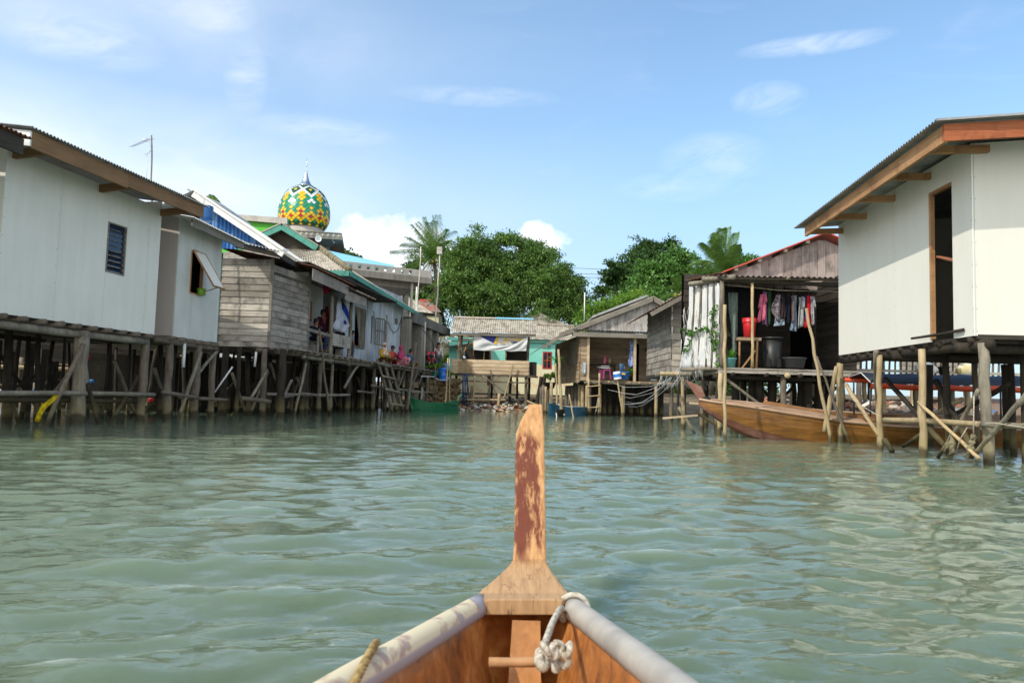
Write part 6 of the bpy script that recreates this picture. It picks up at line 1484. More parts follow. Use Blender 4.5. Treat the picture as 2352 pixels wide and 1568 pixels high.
# ================================================================= right house 2: porch with washing, red roof behind
def washing_house():
    Y=18.2; r=random.Random(52); z=1.55; f=Fr((4.95,Y),(1,0))
    root=thing('stilt_house','weathered plank house with red sheet roof and a log porch full of washing and buckets','house',(7,20,0))
    G=lambda x,y,n=0: (lambda q:f.at(q[0],n,q[1]))(f.px(cr('G',x,y),n))
    mb=MB(); 
    for i in range(13): mb.fbox(f,-.05,3.6,-2.4+i*.19,-2.4+i*.19+.17,z-.035,z)
    mb.build('deck',M['plank_hd'],root)
    mb=MB(); mb.fbox(f,-.05,3.7,0,.04,z-.11,z+.015); mb.build('deck_edge_board',M['plank_h'],root)
    mb=MB(); planks_h(mb,Fr((4.6,Y+2.45),(1,0)),0,4.5,z,4.2,.19,.02,.01,0,r,[(2.9,3.5,z,3.4)]); mb.build('back_wall',M['plank_dark'],root)
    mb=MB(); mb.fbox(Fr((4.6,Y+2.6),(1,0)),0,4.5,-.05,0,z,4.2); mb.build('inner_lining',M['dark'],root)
    mb=MB(); planks_h(mb,Fr((8.2,Y),(0,1),True),0,2.4,z,4.,.19,.02,.01,0,r); mb.build('side_wall',M['plank_dark'],root)
    # posts and roof logs
    for x,rr,m,y0,y1 in ((500,.06,'log',992,390),(712,.036,'bam',992,405)):
        mb=MB(); mb.log(G(x+4,y0,.03),G(x,y1,.03),rr,rr*.95,8,.012,8,r); mb.build('post',M[m],root,True)
    beam(root,G(585,368,.05),G(1330,380,.05),.05,'log','roof_log',r,.004); beam(root,G(470,385,.0),G(1330,420,.0),.06,'log_d','roof_log',r,.004)
    beam(root,G(275,412,-.75),G(590,365,.12),.06,'log_g','roof_log',r); beam(root,G(370,375,-.4),G(590,362,.25),.07,'log_g','roof_log',r); beam(root,f.at(1.55,.2,3.72),f.at(1.5,-2.3,3.9),.05,'log_g','roof_log',r)
    a=G(480,352,.2); b=G(1340,368,.2); corr_part(root,a,b-a,Vector((.0,2.7,.32)),'rust_g','porch_roof',.13,.02)
    mb=MB(); 
    for i in range(9): p=G(272+i*26,400-i*6,-.8+i*.11); mb.bar(p+Vector((0,0,.06)),p+Vector((.35,.8,.16)),.14,.02)
    mb.build('loose_roof_sheets',M['rust'],root)
    # gable and red roof of the house body
    Y2=Y+2.3; gf=Fr((5.4,Y2),(1,0)); pk=Yp(cr('G',1195,72),Y2); le=Yp(cr('G',492,342),Y2); re_=Vector((pk.x+3.5,Y2,pk.z-1.4))
    zt=lambda s: (le.z+(gf.o.x+s-le.x)*(pk.z-le.z)/(pk.x-le.x) if gf.o.x+s<pk.x else pk.z-(gf.o.x+s-pk.x)*.42)-.1
    mb=MB(); planks_v(mb,gf,0.35,5.5,3.85,zt,.2,.02,0,r); mb.build('gable_boards',M['plank_vr'],root)
    d=pk-le
    mb=MB(); mb.hexa([le+Vector((0,-.35,0)),pk+Vector((0,-.35,0)),pk+Vector((0,5,0)),le+Vector((0,5,0)),le+Vector((0,-.35,.03)),pk+Vector((0,-.35,.03)),pk+Vector((0,5,.03)),le+Vector((0,5,.03))])
    mb.hexa([pk+Vector((0,-.35,0)),re_+Vector((0,-.35,0)),re_+Vector((0,5,0)),pk+Vector((0,5,0)),pk+Vector((0,-.35,.03)),re_+Vector((0,-.35,.03)),re_+Vector((0,5,.03)),pk+Vector((0,5,.03))])
    mb.build('red_roof',M['redroof'],root)
    for t in (.12,.35,.6,.82): mb=MB(); p=le+d*t; mb.bar(p+Vector((0,-.33,-.05)),p+Vector((0,.6,-.05)),.1,.08); mb.build('purlin_end',M['log_g'],root)
    # dark left wing with rusty roof
    Yw=22.6; wf=Fr((Yp(cr('G',148,1010),Yw).x,Yw),(1,0)); 
    mb=MB(); planks_h(mb,wf,0,1.6,1.6,3.75,.2,.02,.012,0,r); mb.build('wing_boards',M['plank_h'],root)
    wl=Fr((wf.o.x,Yw),(0,1),True); mb=MB(); planks_h(mb,wl,0,4,1.6,3.8,.2,.02,.012,0,r); mb.build('wing_side_boards',M['plank_hd'],root)
    mb=MB(); mb.fbox(wf,.62,.72,.0,.05,1.7,3.7); mb.fbox(wf,.75,1.1,.0,.02,2.3,3.3); mb.build('wing_window',M['beam_g'],root)
    a=Yp(cr('G',-5,600),Yw-.6); b=Yp(cr('G',278,452),Yw-.6)
    mb=MB(); mb.corr(a,b-a,Vector((.1,5,.1)),.1,.02,6); mb.build('wing_roof',M['rust'],root,True); mb=MB(); mb.bar(a+Vector((.05,.03,-.09)),b+Vector((0,.03,-.09)),.04,.12); mb.build('wing_fascia',M['beam_g'],root)
    mb=MB(); mb.fbox(wf,-.05,1.6,-4,0,1.5,1.6); mb.build('wing_floor',M['plank_dark'],root)
    # platform of poles at the left
    for i in range(9):
        t=i/8; p=Vector((5.0-.75*t,18.35+4.2*t,z-.05)); beam(root,p,p+Vector((.9,.5,.0)),.05,'log_g','joist',r)
    beam(root,Vector((5.05,18.2,z-.09)),Vector((4.25,21.2,z-.12)),.055,'log_g','beam',r); beam(root,Vector((4.3,19.3,z-.02)),Vector((5.0,18.3,z)),.05,'log_g','beam',r); beam(root,Vector((4.0,20.6,z-.08)),Vector((5.3,20.2,z-.08)),.05,'log_l','beam',r)
    for (x,y0,y1),rr,m in (((222,1415,1050),.055,'log_l'),((365,1435,1045),.05,'log'),((395,1405,1050),.055,'log_d'),((490,1455,1000),.058,'log_l'),((150,1370,1065),.055,'log'),((195,1360,1070),.05,'log_d'),((245,1340,1065),.05,'log_d'),((470,1440,1060),.05,'log')):
        p=Zp(cr('G',x,y0),0); stilt(root,p.x,p.y,z-.12,rr,m,(r.random()*.08-.04,0),r,8)
    for x,n,rr,m in ((930,-.1,.07,'log'),(600,-.8,.1,'log_d'),(650,-1.4,.08,'log_d'),(720,-1.,.1,'log_d'),(765,-.7,.1,'log_d'),(850,-.9,.1,'log_d'),(1050,-1.,.09,'log_d'),(1100,-.5,.1,'log_d'),(1180,-.8,.11,'log_d'),(700,-2.2,.07,'log'),(590,-2,.08,'log'),(1000,-2.4,.06,'log_d'),(870,-2.3,.06,'log_d'),(1250,-1.6,.1,'log_d')):
        q=f.px(cr('G',x,1150),n); stilt(root,f.at(q[0],n,0).x,f.at(q[0],n,0).y,z-.1,rr,m,(r.random()*.1-.05,0),r,6)
    beam(root,G(960,1050,.25),G(975,1020,-2.5),.07,'log_l','joist',r)
    for i in range(5): beam(root,f.at(.3+i*.8,.05,z-.14),f.at(.3+i*.8,-2.4,z-.14),.055,'log_d','joist',r)
    beam(root,f.at(-.1,-.25,z-.2),f.at(3.7,-.25,z-.2),.06,'log_d','beam',r); beam(root,f.at(-.1,-1.9,z-.2),f.at(3.7,-1.9,z-.2),.06,'log_d','beam',r)
    for a,b,n,m in (((.2,1.3),(1.35,.45),-.15,'log_g'),((1.2,1.3),(2.2,.1),-1.1,'log_d'),((2.2,1.2),(1.2,.2),-1.2,'log_d'),((3.2,1.2),(2.1,.3),-1.,'log_d'),((2.4,1.2),(3.4,.2),-1.3,'log_d'),((-.6,.5),(.1,.1),.1,'log_d'),((-1.0,.6),(-.5,-.2),.1,'log_g')): brace(root,f.at(a[0],n,a[1]),f.at(b[0],n,b[1]),.04,m,r)
    mb=MB(); mb.bar(G(90,1345,.1),G(330,1325,.1),.1,.04); mb.bar(G(275,1240,.1),G(365,1245,.1),.09,.05); mb.build('loose_board',M['plank_hw'],root)
    return f,G
FR2,GG=washing_house()
def washing_things():
    f=FR2; r=random.Random(5); g=lambda x,y,n=0.: f.px(cr('G',x,y),n)
    # ragged white netting curtain on the angled left side
    c=Fr.two((4.35,19.4),(5.02,18.25)); c.n=-c.n if c.n.y>0 else c.n
    root=thing('mesh_curtain','torn white plastic netting curtain tied to upright sticks at the porch corner','curtain',c.at(.6,0,1.6))
    q=lambda x,y,n=0.: c.px(cr('G',x,y),n)
    for i,(x0,x1,xb0,xb1) in enumerate(((280,318,215,290),(320,368,285,350),(372,412,345,400),(416,495,395,470))):
        hanging('netting_strip',None,None,c,([q(x0,412-i*4),q(x0-5,600),q((x0+xb0)/2-8,850),q(xb0,1005)],[q(x1,408-i*4),q(x1-6,620),q((x1+xb1)/2,860),q(xb1,1003)]),M['plast_w'],.02,.035,.01,parent=root,nx=12,nz=12,rnd=r)
    for x,xb in ((318,300),(370,350),(414,400),(455,440)):
        mb=MB(); mb.log(c.at(*q(xb,1000)[:1],.05,q(xb,1000)[1]),c.at(q(x,400)[0],.05,q(x,400)[1]),.028,.025,6,.01,6,r); mb.build('stick',M['log'],root,True)
    mb=MB()
    for i in range(70):
        x=215+r.random()*270; y=560+r.random()*440; a=q(x,y,.06); b=q(x+r.random()*30-15,y+60+r.random()*60,.09); mb.tube([c.at(a[0],.06,a[1]),c.at((a[0]+b[0])/2+.01,.09,(a[1]+b[1])/2),c.at(b[0],.07,b[1])],.004,4)
    mb.build('loose_threads',M['white'],root,True)['kind']='stuff'
    # vine climbing over it
    root=thing('climbing_vine','green climbing vine trailing across the white netting curtain','vine',c.at(.9,.1,1.6)); rs=np.random.RandomState(2)
    path=[(470,980),(460,840),(430,780),(395,720),(330,735),(290,760),(235,730),(215,745)]; path2=[(460,840),(450,700),(430,620),(470,560)]; path3=[(300,745),(275,840),(230,880)]
    mb=MB(); cs=[]
    for P_ in (path,path2,path3):
        pts=[c.at(q(x,y,.1)[0],.1,q(x,y,.1)[1]) for x,y in P_]; mb.tube(pts,.007,5)
        for a,b in zip(pts[:-1],pts[1:]):
            for k in range(4): cs.append(tuple(a.lerp(b,k/4)))
    mb.build('vine_stem',M['log'],root,True); V,F=leaves_np(cs,5,(.1,.06,.1),.075,rs,1.3); npmesh('leaves',V,F,M['leaf_m'],root)
    # clothes line and clothes
    mb=MB(); n=-.25; mb.tube([f.at(g(525,415,n)[0],n,g(525,415,n)[1]),f.at(g(900,455,n)[0],n,g(900,455,n)[1]),f.at(g(1310,465,n)[0],n,g(1310,465,n)[1])],.012,5); tag(mb.build('clothes_line',M['rope'],None,True),'grey clothes line strung under the log porch roof','line')
    def garment(lab,body,sl,col,n=-.25,col2=None):
        rt=thing('hung_garment',lab,'garment',f.at(g(*body[0][0],n)[0],n,g(*body[0][0],n)[1])); m=cloth('garment_cloth',col,col2)
        hanging('garment_body',None,None,f,([g(x,y,n) for x,y in body[0]],[g(x,y,n) for x,y in body[1]]),m,n,.035,.02,parent=rt,nx=8,nz=8,rnd=r)
        for s in sl: hanging('sleeve',None,None,f,([g(x,y,n) for x,y in s[0]],[g(x,y,n) for x,y in s[1]]),m,n+.02,.02,.03,parent=rt,nx=4,nz=4,rnd=r)
        mb=MB(); x,y=body[0][0]; x2,y2=body[1][0]; mb.tube([f.at(g((x+x2)/2,y-28,n)[0],n,g((x+x2)/2,y-28,n)[1]),f.at(g((x+x2)/2,y+4,n)[0],n,g((x+x2)/2,y+4,n)[1])],.006,4); mb.build('hook',M['wire'],rt,True)
    garment('pink short-sleeved shirt on the clothes line above the red bucket',(((770,485),(765,560),(752,680)),((800,480),(805,560),(802,660))),((((765,490),(748,580)),((785,500),(768,582))),(((795,485),(800,540)),((805,490),(812,538)))),'#cf6f88')
    garment('lilac cloth hanging just behind the pink shirt',(((790,460),(785,600),(780,685)),((812,465),(815,600),(820,705))),(),'#a57aa0',-.35)
    garment('dark green cloth hanging between the pink shirt and the speckled top',(((822,440),(820,580),(822,695)),((842,440),(842,580),(838,700))),(),'#34503a',-.3)
    garment('speckled grey top slanting on the clothes line',(((880,490),(845,560),(842,600),(890,672)),((905,485),(907,560),(907,640),(905,678))),(),'#8f8488',-.22,'#4a4246')
    garment('pale blue-grey shirt tail hanging below the dark sweater',(((870,640),(868,705)),((940,640),(935,698))),(),'#9fb0bd',-.28)
    garment('dark brown sweater between the speckled top and the black shirt',(((908,500),(910,600),(912,650)),((935,500),(944,600),(938,655))),(),'#3f3438')
    garment('black shirt hanging in the middle of the clothes line',(((945,505),(946,600),(950,692)),((983,500),(984,600),(980,690))),(),'#20222b')
    garment('taupe shirt hanging left of the long blue-grey trousers',(((986,495),(985,600),(988,680)),((1003,492),(1004,600),(1002,678))),(),'#7a6a66',-.2)
    garment('long blue-grey trousers, the lowest hanging piece on the line',(((992,495),(995,620),(978,735)),((1018,490),(1018,620),(1016,742))),(),'#8fa0b0',-.27)
    garment('light grey T-shirt on the clothes line',(((1040,505),(1032,600),(1028,722)),((1072,500),(1072,600),(1076,700))),((((1060,505),(1048,580)),((1075,510),(1072,585))),),'#a5a7a5')
    garment('royal blue shirt between the grey T-shirt and the red shirt',(((1072,495),(1068,600),(1068,660)),((1088,495),(1090,600),(1090,662))),(),'#27378c',-.3)
    garment('bright red shirt on the clothes line near its far end',(((1092,495),(1090,600),(1080,718)),((1120,490),(1120,600),(1115,705))),(),'#c3252c',-.22)
    garment('grey and white shirt, last piece at the right end of the line',(((1118,500),(1118,600),(1128,705)),((1135,498),(1142,580),(1146,690))),((((1128,505),(1140,580)),((1138,500),(1152,578))),),'#b9b7b8',-.2,'#77757a')
    garment('large grey-green trousers hanging at the porch corner post',(((542,472),(545,600),(565,700),(580,930)),((612,470),(612,600),(610,760),(598,925))),(),'#77877f',-.5)
    garment('black plastic sheet hanging behind the red bucket',(((600,430),(605,600),(610,790)),((745,440),(745,600),(750,800))),(),'#2b2d30',-.9)
    # buckets, bin, basin, table
    def P(x,y,n): a=g(x,y,n); return f.at(a[0],n,a[1])
    root=thing('side_table','rough little wooden table with crossed leg brace on the porch, holding a red bucket','table',f.at(.75,-.3,1.55))
    b0,b1=g(612,790,-.15),g(772,790,-.15)
    mb=MB(); mb.fbox(f,b0[0],b1[0],-.6,-.1,b0[1]-.04,b0[1]+.03); mb.build('table_top',M['plank_hb'],root)
    for s in (b0[0]+.03,b1[0]-.1):
        for n in (-.15,-.55): mb=MB(); mb.log(f.at(s,n,1.55),f.at(s+.02,n,b0[1]),.025,.025,4,.01); mb.build('leg',M['beam'],root,True)
    mb=MB(); mb.bar(f.at(b0[0]+.1,-.14,1.57),f.at(b0[0]+.42,-.14,2.0),.04,.03); mb.build('brace',M['beam'],root)
    p=P(692,782,-.3); w=(P(745,700,-.3)-P(645,700,-.3)).length/2
    root=thing('bucket','red plastic lidded bucket standing on the rough porch table','bucket',p)
    mb=MB(); mb.lathe([(w*.76,0),(w*.86,.3),(w*.87,.31),(w*.9,.34)],p,22); mb.build('body',M['redp'],root,True)
    mb=MB(); h=.34; mb.lathe([(w*.93,h),(w*1.0,h+.01),(w*1.0,h+.05),(w*.97,h+.055),(w*1.0,h+.1),(w*.95,h+.12),(0.01,h+.115)],p,22); mb.build('lid',M['redp'],root,True)
    p=P(850,992,-.45); w=(P(930,850,-.45)-P(780,850,-.45)).length/2; hh=P(850,782,-.45).z-p.z
    root=thing('bin','tall black plastic bin with lid on the porch deck','bin',p)
    mb=MB(); mb.lathe([(w*.72,0),(w*.76,.03),(w*.92,hh*.93)],p,24); mb.build('body',M['black'],root,True); mb=MB(); mb.lathe([(w*.98,hh*.92),(w*1.06,hh*.94),(w*1.06,hh*.985),(w*.9,hh),(.01,hh*1.01)],p,24); mb.build('lid',M['black'],root,True)
    for s in (-.6,.35): mb=MB(); mb.box(p+Vector((s*w,-w*.72,.1)),(.1,.08,.2)); mb.build('handle',M['black'],root)
    p=P(1005,996,-.3); w=(P(1090,940,-.3)-P(922,940,-.3)).length/2
    mb=MB(); mb.lathe([(w*.75,0),(w*.9,.22),(w*1.0,.23),(w*1.0,.245),(w*.88,.24),(w*.72,.02)],p,22); tag(mb.build('basin',paint('grey_basin','#4b4f50',.5),None,True),'wide dark grey basin on the deck right of the black bin','basin')
    p=P(562,995,-.1); w=(P(602,950,-.1)-P(525,950,-.1)).length/2; rs=np.random.RandomState(31)
    root=thing('potted_plant','broad-leaved plant in a pale teal pot by the porch corner post','plant',p)
    mb=MB(); mb.lathe([(w*.7,0),(w*.95,.2),(w*1.05,.21),(w*1.05,.24),(w*.9,.22)],p,18); mb.build('pot',paint('pale_teal_pot','#5f9c98',.5),root,True)
    mb=MB(); 
    for i in range(12):
        a=i*2.4; L=.24+.12*rs.rand(); q0=p+Vector((-.12*0,0,.22)); d=Vector((math.cos(a)-.5,math.sin(a)*.6-.3,.5+.5*rs.rand())).normalized(); sd=d.cross(Vector((0,0,1))).normalized()*.06
        m1=q0+d*L*.6; mb.add([q0,m1-sd,q0+d*L-Vector((0,0,.06)),m1+sd],[(0,1,2,3)])
    mb.build('leaves',M['leaf_m'],root)
    for lab,(x0,y0),(x1,y1),Yy,r0,r1,m in (('pale barked pole standing in the water before the porch corner post',(520,1510),(522,555),15.1,.038,.033,'log_l'),('long thin pole leaning across the washing, spliced to a second stick',(1258,1500),(1090,580),14.9,.035,.028,'log_l'),('thin reddish stick tied to the leaning pole, foot in the water',(1395,1535),(1160,915),14.6,.028,.022,'log'),('yellowed pole tilted between the brown boat and the white house corner post',(1240,1310),(1300,985),15.4,.048,.04,'log_l')):
        a=Yp(cr('G',x0,y0),Yy);b=Yp(cr('G',x1,y1),Yy); d=b-a; a=a-d*(.4/max(d.z,.4)) if 'yellowed' not in lab else a-d*.4
        mb=MB(); mb.log(a,b,r0,r1,10,.006,8,r); tag(mb.build('pole',M[m],None,True),lab,'pole')
washing_things()
# tangle of old net strands between the two platforms
def net_strands():
    r=random.Random(8); mb=MB()
    a0=Vector((4.45,20.8,1.52)); b0=Yp(cr('F',830,1290),31.)
    for i in range(7):
        a=a0+Vector((r.random()*.5,r.random()*.5,r.random()*.1)); b=b0+Vector((r.random()*.5-.2,0,r.random()*1.2)) if i<5 else a+Vector((-.6-r.random(),4+r.random()*5,-.2-r.random()*.4))
        pts=[a.lerp(b,t/5)+Vector((r.random()*.1,0,-.35*math.sin(math.pi*t/5)+r.random()*.08)) for t in range(6)]; mb.tube(pts,.006,4)
    for i in range(40):
        a=a0+Vector((r.random()*1.2-.4,r.random()*1.2-.6,.02)); mb.tube([a,a+Vector((r.random()*.3-.15,-.05,-.12)),a+Vector((r.random()*.5-.25,0,-.3-r.random()*.2))],.006,4)
    tag(mb.build('old_net_strands',M['plast_w'],None,True),'tangle of pale net strands trailing off the pole platform','net')
net_strands()
# ================================================================= right house 3: grey plank house at the end of the channel
def plank_house():
    Y=36.; r=random.Random(53); z=1.65; f=Fr((Yp(cr('F',405,1040),Y).x,Y),(1,0)); W=4.35
    root=thing('stilt_house','grey plank house on stilts with a vertical-board gable and a shaded kitchen porch','house',(5,38,0))
    F_=lambda x,y,n=0: (lambda q:f.at(q[0],n,q[1]))(f.px(cr('F',x,y),n))
    L=Fr.two((f.o.x,Y),(2.45,43.),True); L.n=-L.n if L.n.x>0 else L.n
    mb=MB(); planks_h(mb,L,0,7,z-.1,3.75,.2,.022,.012,0,r,[(1.0,2.6,2.45,3.55)]); mb.build('side_boards',M['plank_hb'],root)
    mb=MB()
    for i in range(9): mb.fbox(L,1.0+i*.2,1.08+i*.2,.0,.05,2.4,3.6)
    mb.fbox(L,.98,2.65,.0,.06,2.38,2.46); mb.fbox(L,.98,2.65,.0,.06,3.54,3.62); mb.fbox(L,3.0,3.25,.0,.05,1.6,3.6); mb.build('side_window',M['beam_g'],root)
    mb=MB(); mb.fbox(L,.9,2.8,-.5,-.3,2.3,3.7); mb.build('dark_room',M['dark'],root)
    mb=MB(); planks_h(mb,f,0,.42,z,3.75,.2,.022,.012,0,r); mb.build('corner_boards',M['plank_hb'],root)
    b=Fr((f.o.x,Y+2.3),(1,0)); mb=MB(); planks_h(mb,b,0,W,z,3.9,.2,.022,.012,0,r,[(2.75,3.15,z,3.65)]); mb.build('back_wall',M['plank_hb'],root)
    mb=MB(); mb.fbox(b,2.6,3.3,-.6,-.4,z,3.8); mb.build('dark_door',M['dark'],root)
    mb=MB(); mb.fbox(Fr((f.o.x+W+.05,Y),(0,1),True),0,2.3,-.05,0,z,3.8); mb.build('right_wall',M['plank_dark'],root)
    mb=MB()
    for i in range(12): mb.fbox(f,.4,W+.3,-2.3+i*.2,-2.3+i*.2+.18,z-.04,z)
    mb.build('deck',M['plank_hb'],root)
    for x in (490,940):
        s=f.px(cr('F',x,700),.0)[0]; mb=MB(); mb.fbox(f,s-.06,s+.06,-.06,.05,z-.1,3.75); mb.build('post',M['plank_hw'],root)
    # gable
    pk=F_(1120,230,.25); le=F_(275,560,.25); re_=F_(1312,345,.25)
    zt=lambda s:(le.z+(f.o.x+s-le.x)*(pk.z-le.z)/(pk.x-le.x) if f.o.x+s<pk.x else pk.z-(f.o.x+s-pk.x)*(pk.z-re_.z)/(re_.x-pk.x))-.1
    mb=MB(); planks_v(mb,f,.35,W+.1,3.9,zt,.19,.02,0,r); mb.build('gable_boards',M['plank_v'],root)
    mb=MB(); mb.bar(le+Vector((-.3,0,-.12)),pk,.04,.2); mb.bar(pk,re_+Vector((.5,0,-.28)),.04,.2); mb.build('barge_board',M['beam_g'],root)
    lo=F_(45,692,.3); 
    mb=MB(); 
    for a,c in ((le+Vector((0,0,.1)),pk+Vector((0,0,.1))),(pk+Vector((0,0,.1)),re_+Vector((1.5,0,-.65)))): mb.hexa([a,c,c+Vector((0,7,0)),a+Vector((-.4,7,0)),a+Vector((0,0,.04)),c+Vector((0,0,.04)),c+Vector((0,7,.04)),a+Vector((-.4,7,.04))])
    rf=mb.build('roof',M['asb'],root)
    mb=MB(); mb.hexa([le+Vector((0,0,.06)),lo,lo+Vector((-.4,7,0)),le+Vector((-.4,7,.06)),le+Vector((0,0,.1)),lo+Vector((0,0,.04)),lo+Vector((-.4,7,.04)),le+Vector((-.4,7,.1))]); mb.bar(le+Vector((0,-.02,0)),lo+Vector((.02,-.02,-.03)),.04,.14); mb.build('side_eave',M['beam_g'],rf)
    # strip roof above the porch
    a=F_(345,527,.35); c=F_(1310,565,.35); mb=MB(); mb.corr(a+Vector((0,0,.03)),c-a,Vector((0,.5,.08)),.13,.02,6); mb.build('porch_roof',M['galv'],root,True)
    mb=MB(); mb.fbox(f,f.px(cr('F',345,540),.3)[0],W+.3,.28,.32,3.66,3.86); mb.fbox(f,f.px(cr('F',345,540),.3)[0],f.px(cr('F',345,540),.3)[0]+.05,-.3,.3,3.72,3.92); mb.build('porch_fascia',M['beam_g'],root)
    mb=MB(); a=Yp(cr('F',530,412),40.); c=Yp(cr('F',1060,208),40.); mb.hexa([a,c,c+Vector((.8,3,-.1)),a+Vector((0,3,0)),a+Vector((0,0,.12)),c+Vector((0,0,.12)),c+Vector((.8,3,.02)),a+Vector((0,3,.12))]); mb.build('rear_roof',M['galv'],root)
    # stilts
    for x,n,rr,m in ((475,.05,.075,'log_l'),(505,-.3,.07,'log'),(600,.1,.055,'log_l'),(825,.05,.09,'log_l'),(1140,.05,.075,'log_l'),(1300,-.2,.09,'log'),(900,-1.2,.1,'log_d'),(1010,-1.,.1,'log_d'),(700,-1.2,.1,'log_d'),(640,-.8,.09,'log_d'),(1080,-1.6,.09,'log_d'),(1200,-1.3,.09,'log_d'),(770,-1.7,.09,'log_d'),(960,-2,.08,'log_d')):
        s=f.px(cr('F',x,1200),n)[0]; p=f.at(s,n,0); stilt(root,p.x,p.y,z-.08,rr,m,(r.random()*.12-.06,0),r)
    for x,yy,top in ((435,37.,1050),(405,37.6,1060),(370,38.4,1040),(340,39.2,1030),(310,40.,1040),(280,40.8,1035)):
        p=Yp(cr('F',x,1200),yy); stilt(root,p.x,yy,1.45,.1,'log_l' if x%2 else 'log',(r.random()*.1-.05,0),r)
    mb=MB(); mb.fbox(f,.4,W,-2.4,-2.3,-.5,z-.1); mb.build('added_dark_screen',M['plank_dark'],root)  # added dark sheet closing the shaded space under the deck
    beam(root,f.at(.2,.12,z-.12),f.at(W+.2,.1,z-.1),.07,'log','beam',r); beam(root,f.at(.1,-1.8,z-.12),f.at(W+.2,-1.8,z-.12),.07,'log_d','beam',r)
    for i in range(9): beam(root,f.at(.4+i*.48,.2,z-.07),f.at(.4+i*.48,-2.2,z-.07),.045,'log_l','joist',r)
    mb=MB(); mb.bar(F_(560,1330,.1),F_(595,1120,-.3),.5,.03,(1,0,0)); mb.build('leaning_board',M['plank_h'],root)
    # kitchen things
    def Q(x,y,n): return F_(x,y,n)
    root2=thing('kitchen_table','low dark bench table along the back wall of the grey plank house porch','table',f.at(1.2,-1.8,z)); t=Q(640,858,-1.6)
    mb=MB(); mb.fbox(f,.45,1.9,-2.1,-1.5,t.z-.05,t.z); mb.build('table_top',M['plank_dark'],root2)
    for s in (.5,1.82): mb=MB(); mb.fbox(f,s,s+.06,-1.6,-1.54,z,t.z-.05); mb.build('leg',M['plank_dark'],root2)
    p=Q(648,856,-1.7); root3=thing('thermos','pink thermos flask on the kitchen table of the plank house','thermos',p)
    mb=MB(); mb.lathe([(.085,0),(.09,.02),(.085,.24),(.06,.3),(.045,.33)],p,16); mb.build('body',M['pinkp'],root3,True); mb=MB(); mb.lathe([(.05,.32),(.05,.38),(.02,.42)],p,12); mb.build('cap',M['pinkp'],root3,True); mb=MB(); mb.tube([p+Vector((.08,0,.1)),p+Vector((.14,0,.15)),p+Vector((.08,0,.27))],.012,5); mb.build('handle',M['pinkp'],root3,True)
    p=Q(695,856,-1.7); mb=MB(); mb.lathe([(.06,0),(.06,.2),(.05,.21),(.055,.21),(.055,.28),(.01,.29)],p,14); tag(mb.build('jar',worn('pickle_jar','#b9a88c','#c8702c',.5,.6,8.,.3),None,True),'glass jar with orange lid beside the pink thermos','jar')
    p=Q(668,1003,-.5); root4=thing('stool','purple plastic stool on the porch of the grey plank house','stool',p)
    mb=MB(); mb.box(p+Vector((0,0,.43)),(.32,.3,.04)); mb.build('seat',M['purp'],root4)
    for dx in (-.15,.15):
        for dy in (-.13,.13): mb=MB(); mb.bar(p+Vector((dx*1.25,dy*1.2,0)),p+Vector((dx*.85,dy*.85,.42)),.05,.03); mb.build('leg',M['purp'],root4)
    p=Q(617,1000,-.9); mb=MB(); mb.box(p+Vector((0,0,.22)),(.3,.3,.44)); mb.box(p+Vector((0,-.155,.3)),(.22,.02,.06)); tag(mb.build('crate',M['purp'],None),'purple plastic crate stacked left of the stool','crate')
    p=Q(640,890,-.8); mb=MB(); mb.box(p,(.55,.4,.04),.2,.15); mb.box(p+Vector((.05,0,.05)),(.4,.3,.03),.1,-.1); tag(mb.build('trays',M['white'],None),'white trays piled on the purple crate','trays')
    p=Q(832,1003,-.2); w=(Q(890,960,-.2)-Q(775,960,-.2)).length/2; root5=thing('basin','big round blue basin on the plank house porch edge','basin',p)
    mb=MB(); mb.lathe([(w*.8,0),(w*.95,.3),(w*1.02,.31),(w*1.02,.34),(w*.9,.32),(w*.76,.03)],p,22); mb.build('body',M['bluebasin'],root5,True); mb=MB(); mb.box(p+Vector((-.05,-w*.92,.24)),(.16,.02,.08)); mb.build('sticker',paint('sticker_yellow','#d8b92c',.5),root5)
    p=Q(808,920,-.5); mb=MB(); mb.lathe([(.08,0),(.1,.3),(.11,.31)],p,14); mb.tube([p+Vector((.1,0,.05)),p+Vector((.17,0,.15)),p+Vector((.1,0,.27))],.015,5); tag(mb.build('jug',paint('pale_blue_jug','#6f9fc4',.3),None,True),'pale blue jug standing behind the big blue basin','jug')
    # bucket upside down on a pole
    a=Q(845,1365,.35); b_=Q(768,1000,.35); a.z=-.4; root6=thing('pole_bucket','white and blue paint bucket upturned on a tilted pole before the plank house','bucket',b_)
    mb=MB(); mb.log(a,b_+(b_-a)*.08,.05,.045,7,.006,8,r); mb.build('pole',M['log_l'],root6,True)
    d=(b_-a).normalized(); c0=Q(775,1005,.33); mb=MB(); mb.lathe([(.19,0),(.185,.02),(.165,.36),(.01,.365)],c0,20,d); bk=mb.build('bucket',paint('white_bucket','#d8dadb',.4),root6,True)
    mb=MB(); mb.lathe([(.187,.1),(.178,.26)],c0,20,d,False); mb.build('blue_band',paint('blue_label','#3f7ec4',.4),bk,True)
    p=Q(1123,1020,-.6); root7=thing('bucket','white paint bucket with yellow and blue label on the plank house porch','bucket',p)
    mb=MB(); mb.lathe([(.15,0),(.165,.35),(.175,.36),(.175,.4),(.01,.41)],p,18); bk=mb.build('body',M['white'],root7,True); mb=MB(); mb.box(p+Vector((-.06,-.165,.17)),(.1,.02,.1)); mb.box(p+Vector((-.06,-.16,.07)),(.1,.02,.08)); mb.build('label',paint('label_blue','#3f86c0',.4),bk); mb=MB(); mb.lathe([(.08,.41),(.08,.52),(.01,.53)],p,12); mb.build('cup',paint('cup_blue','#3b8fb8',.4),root7,True)
    mb=MB(); 
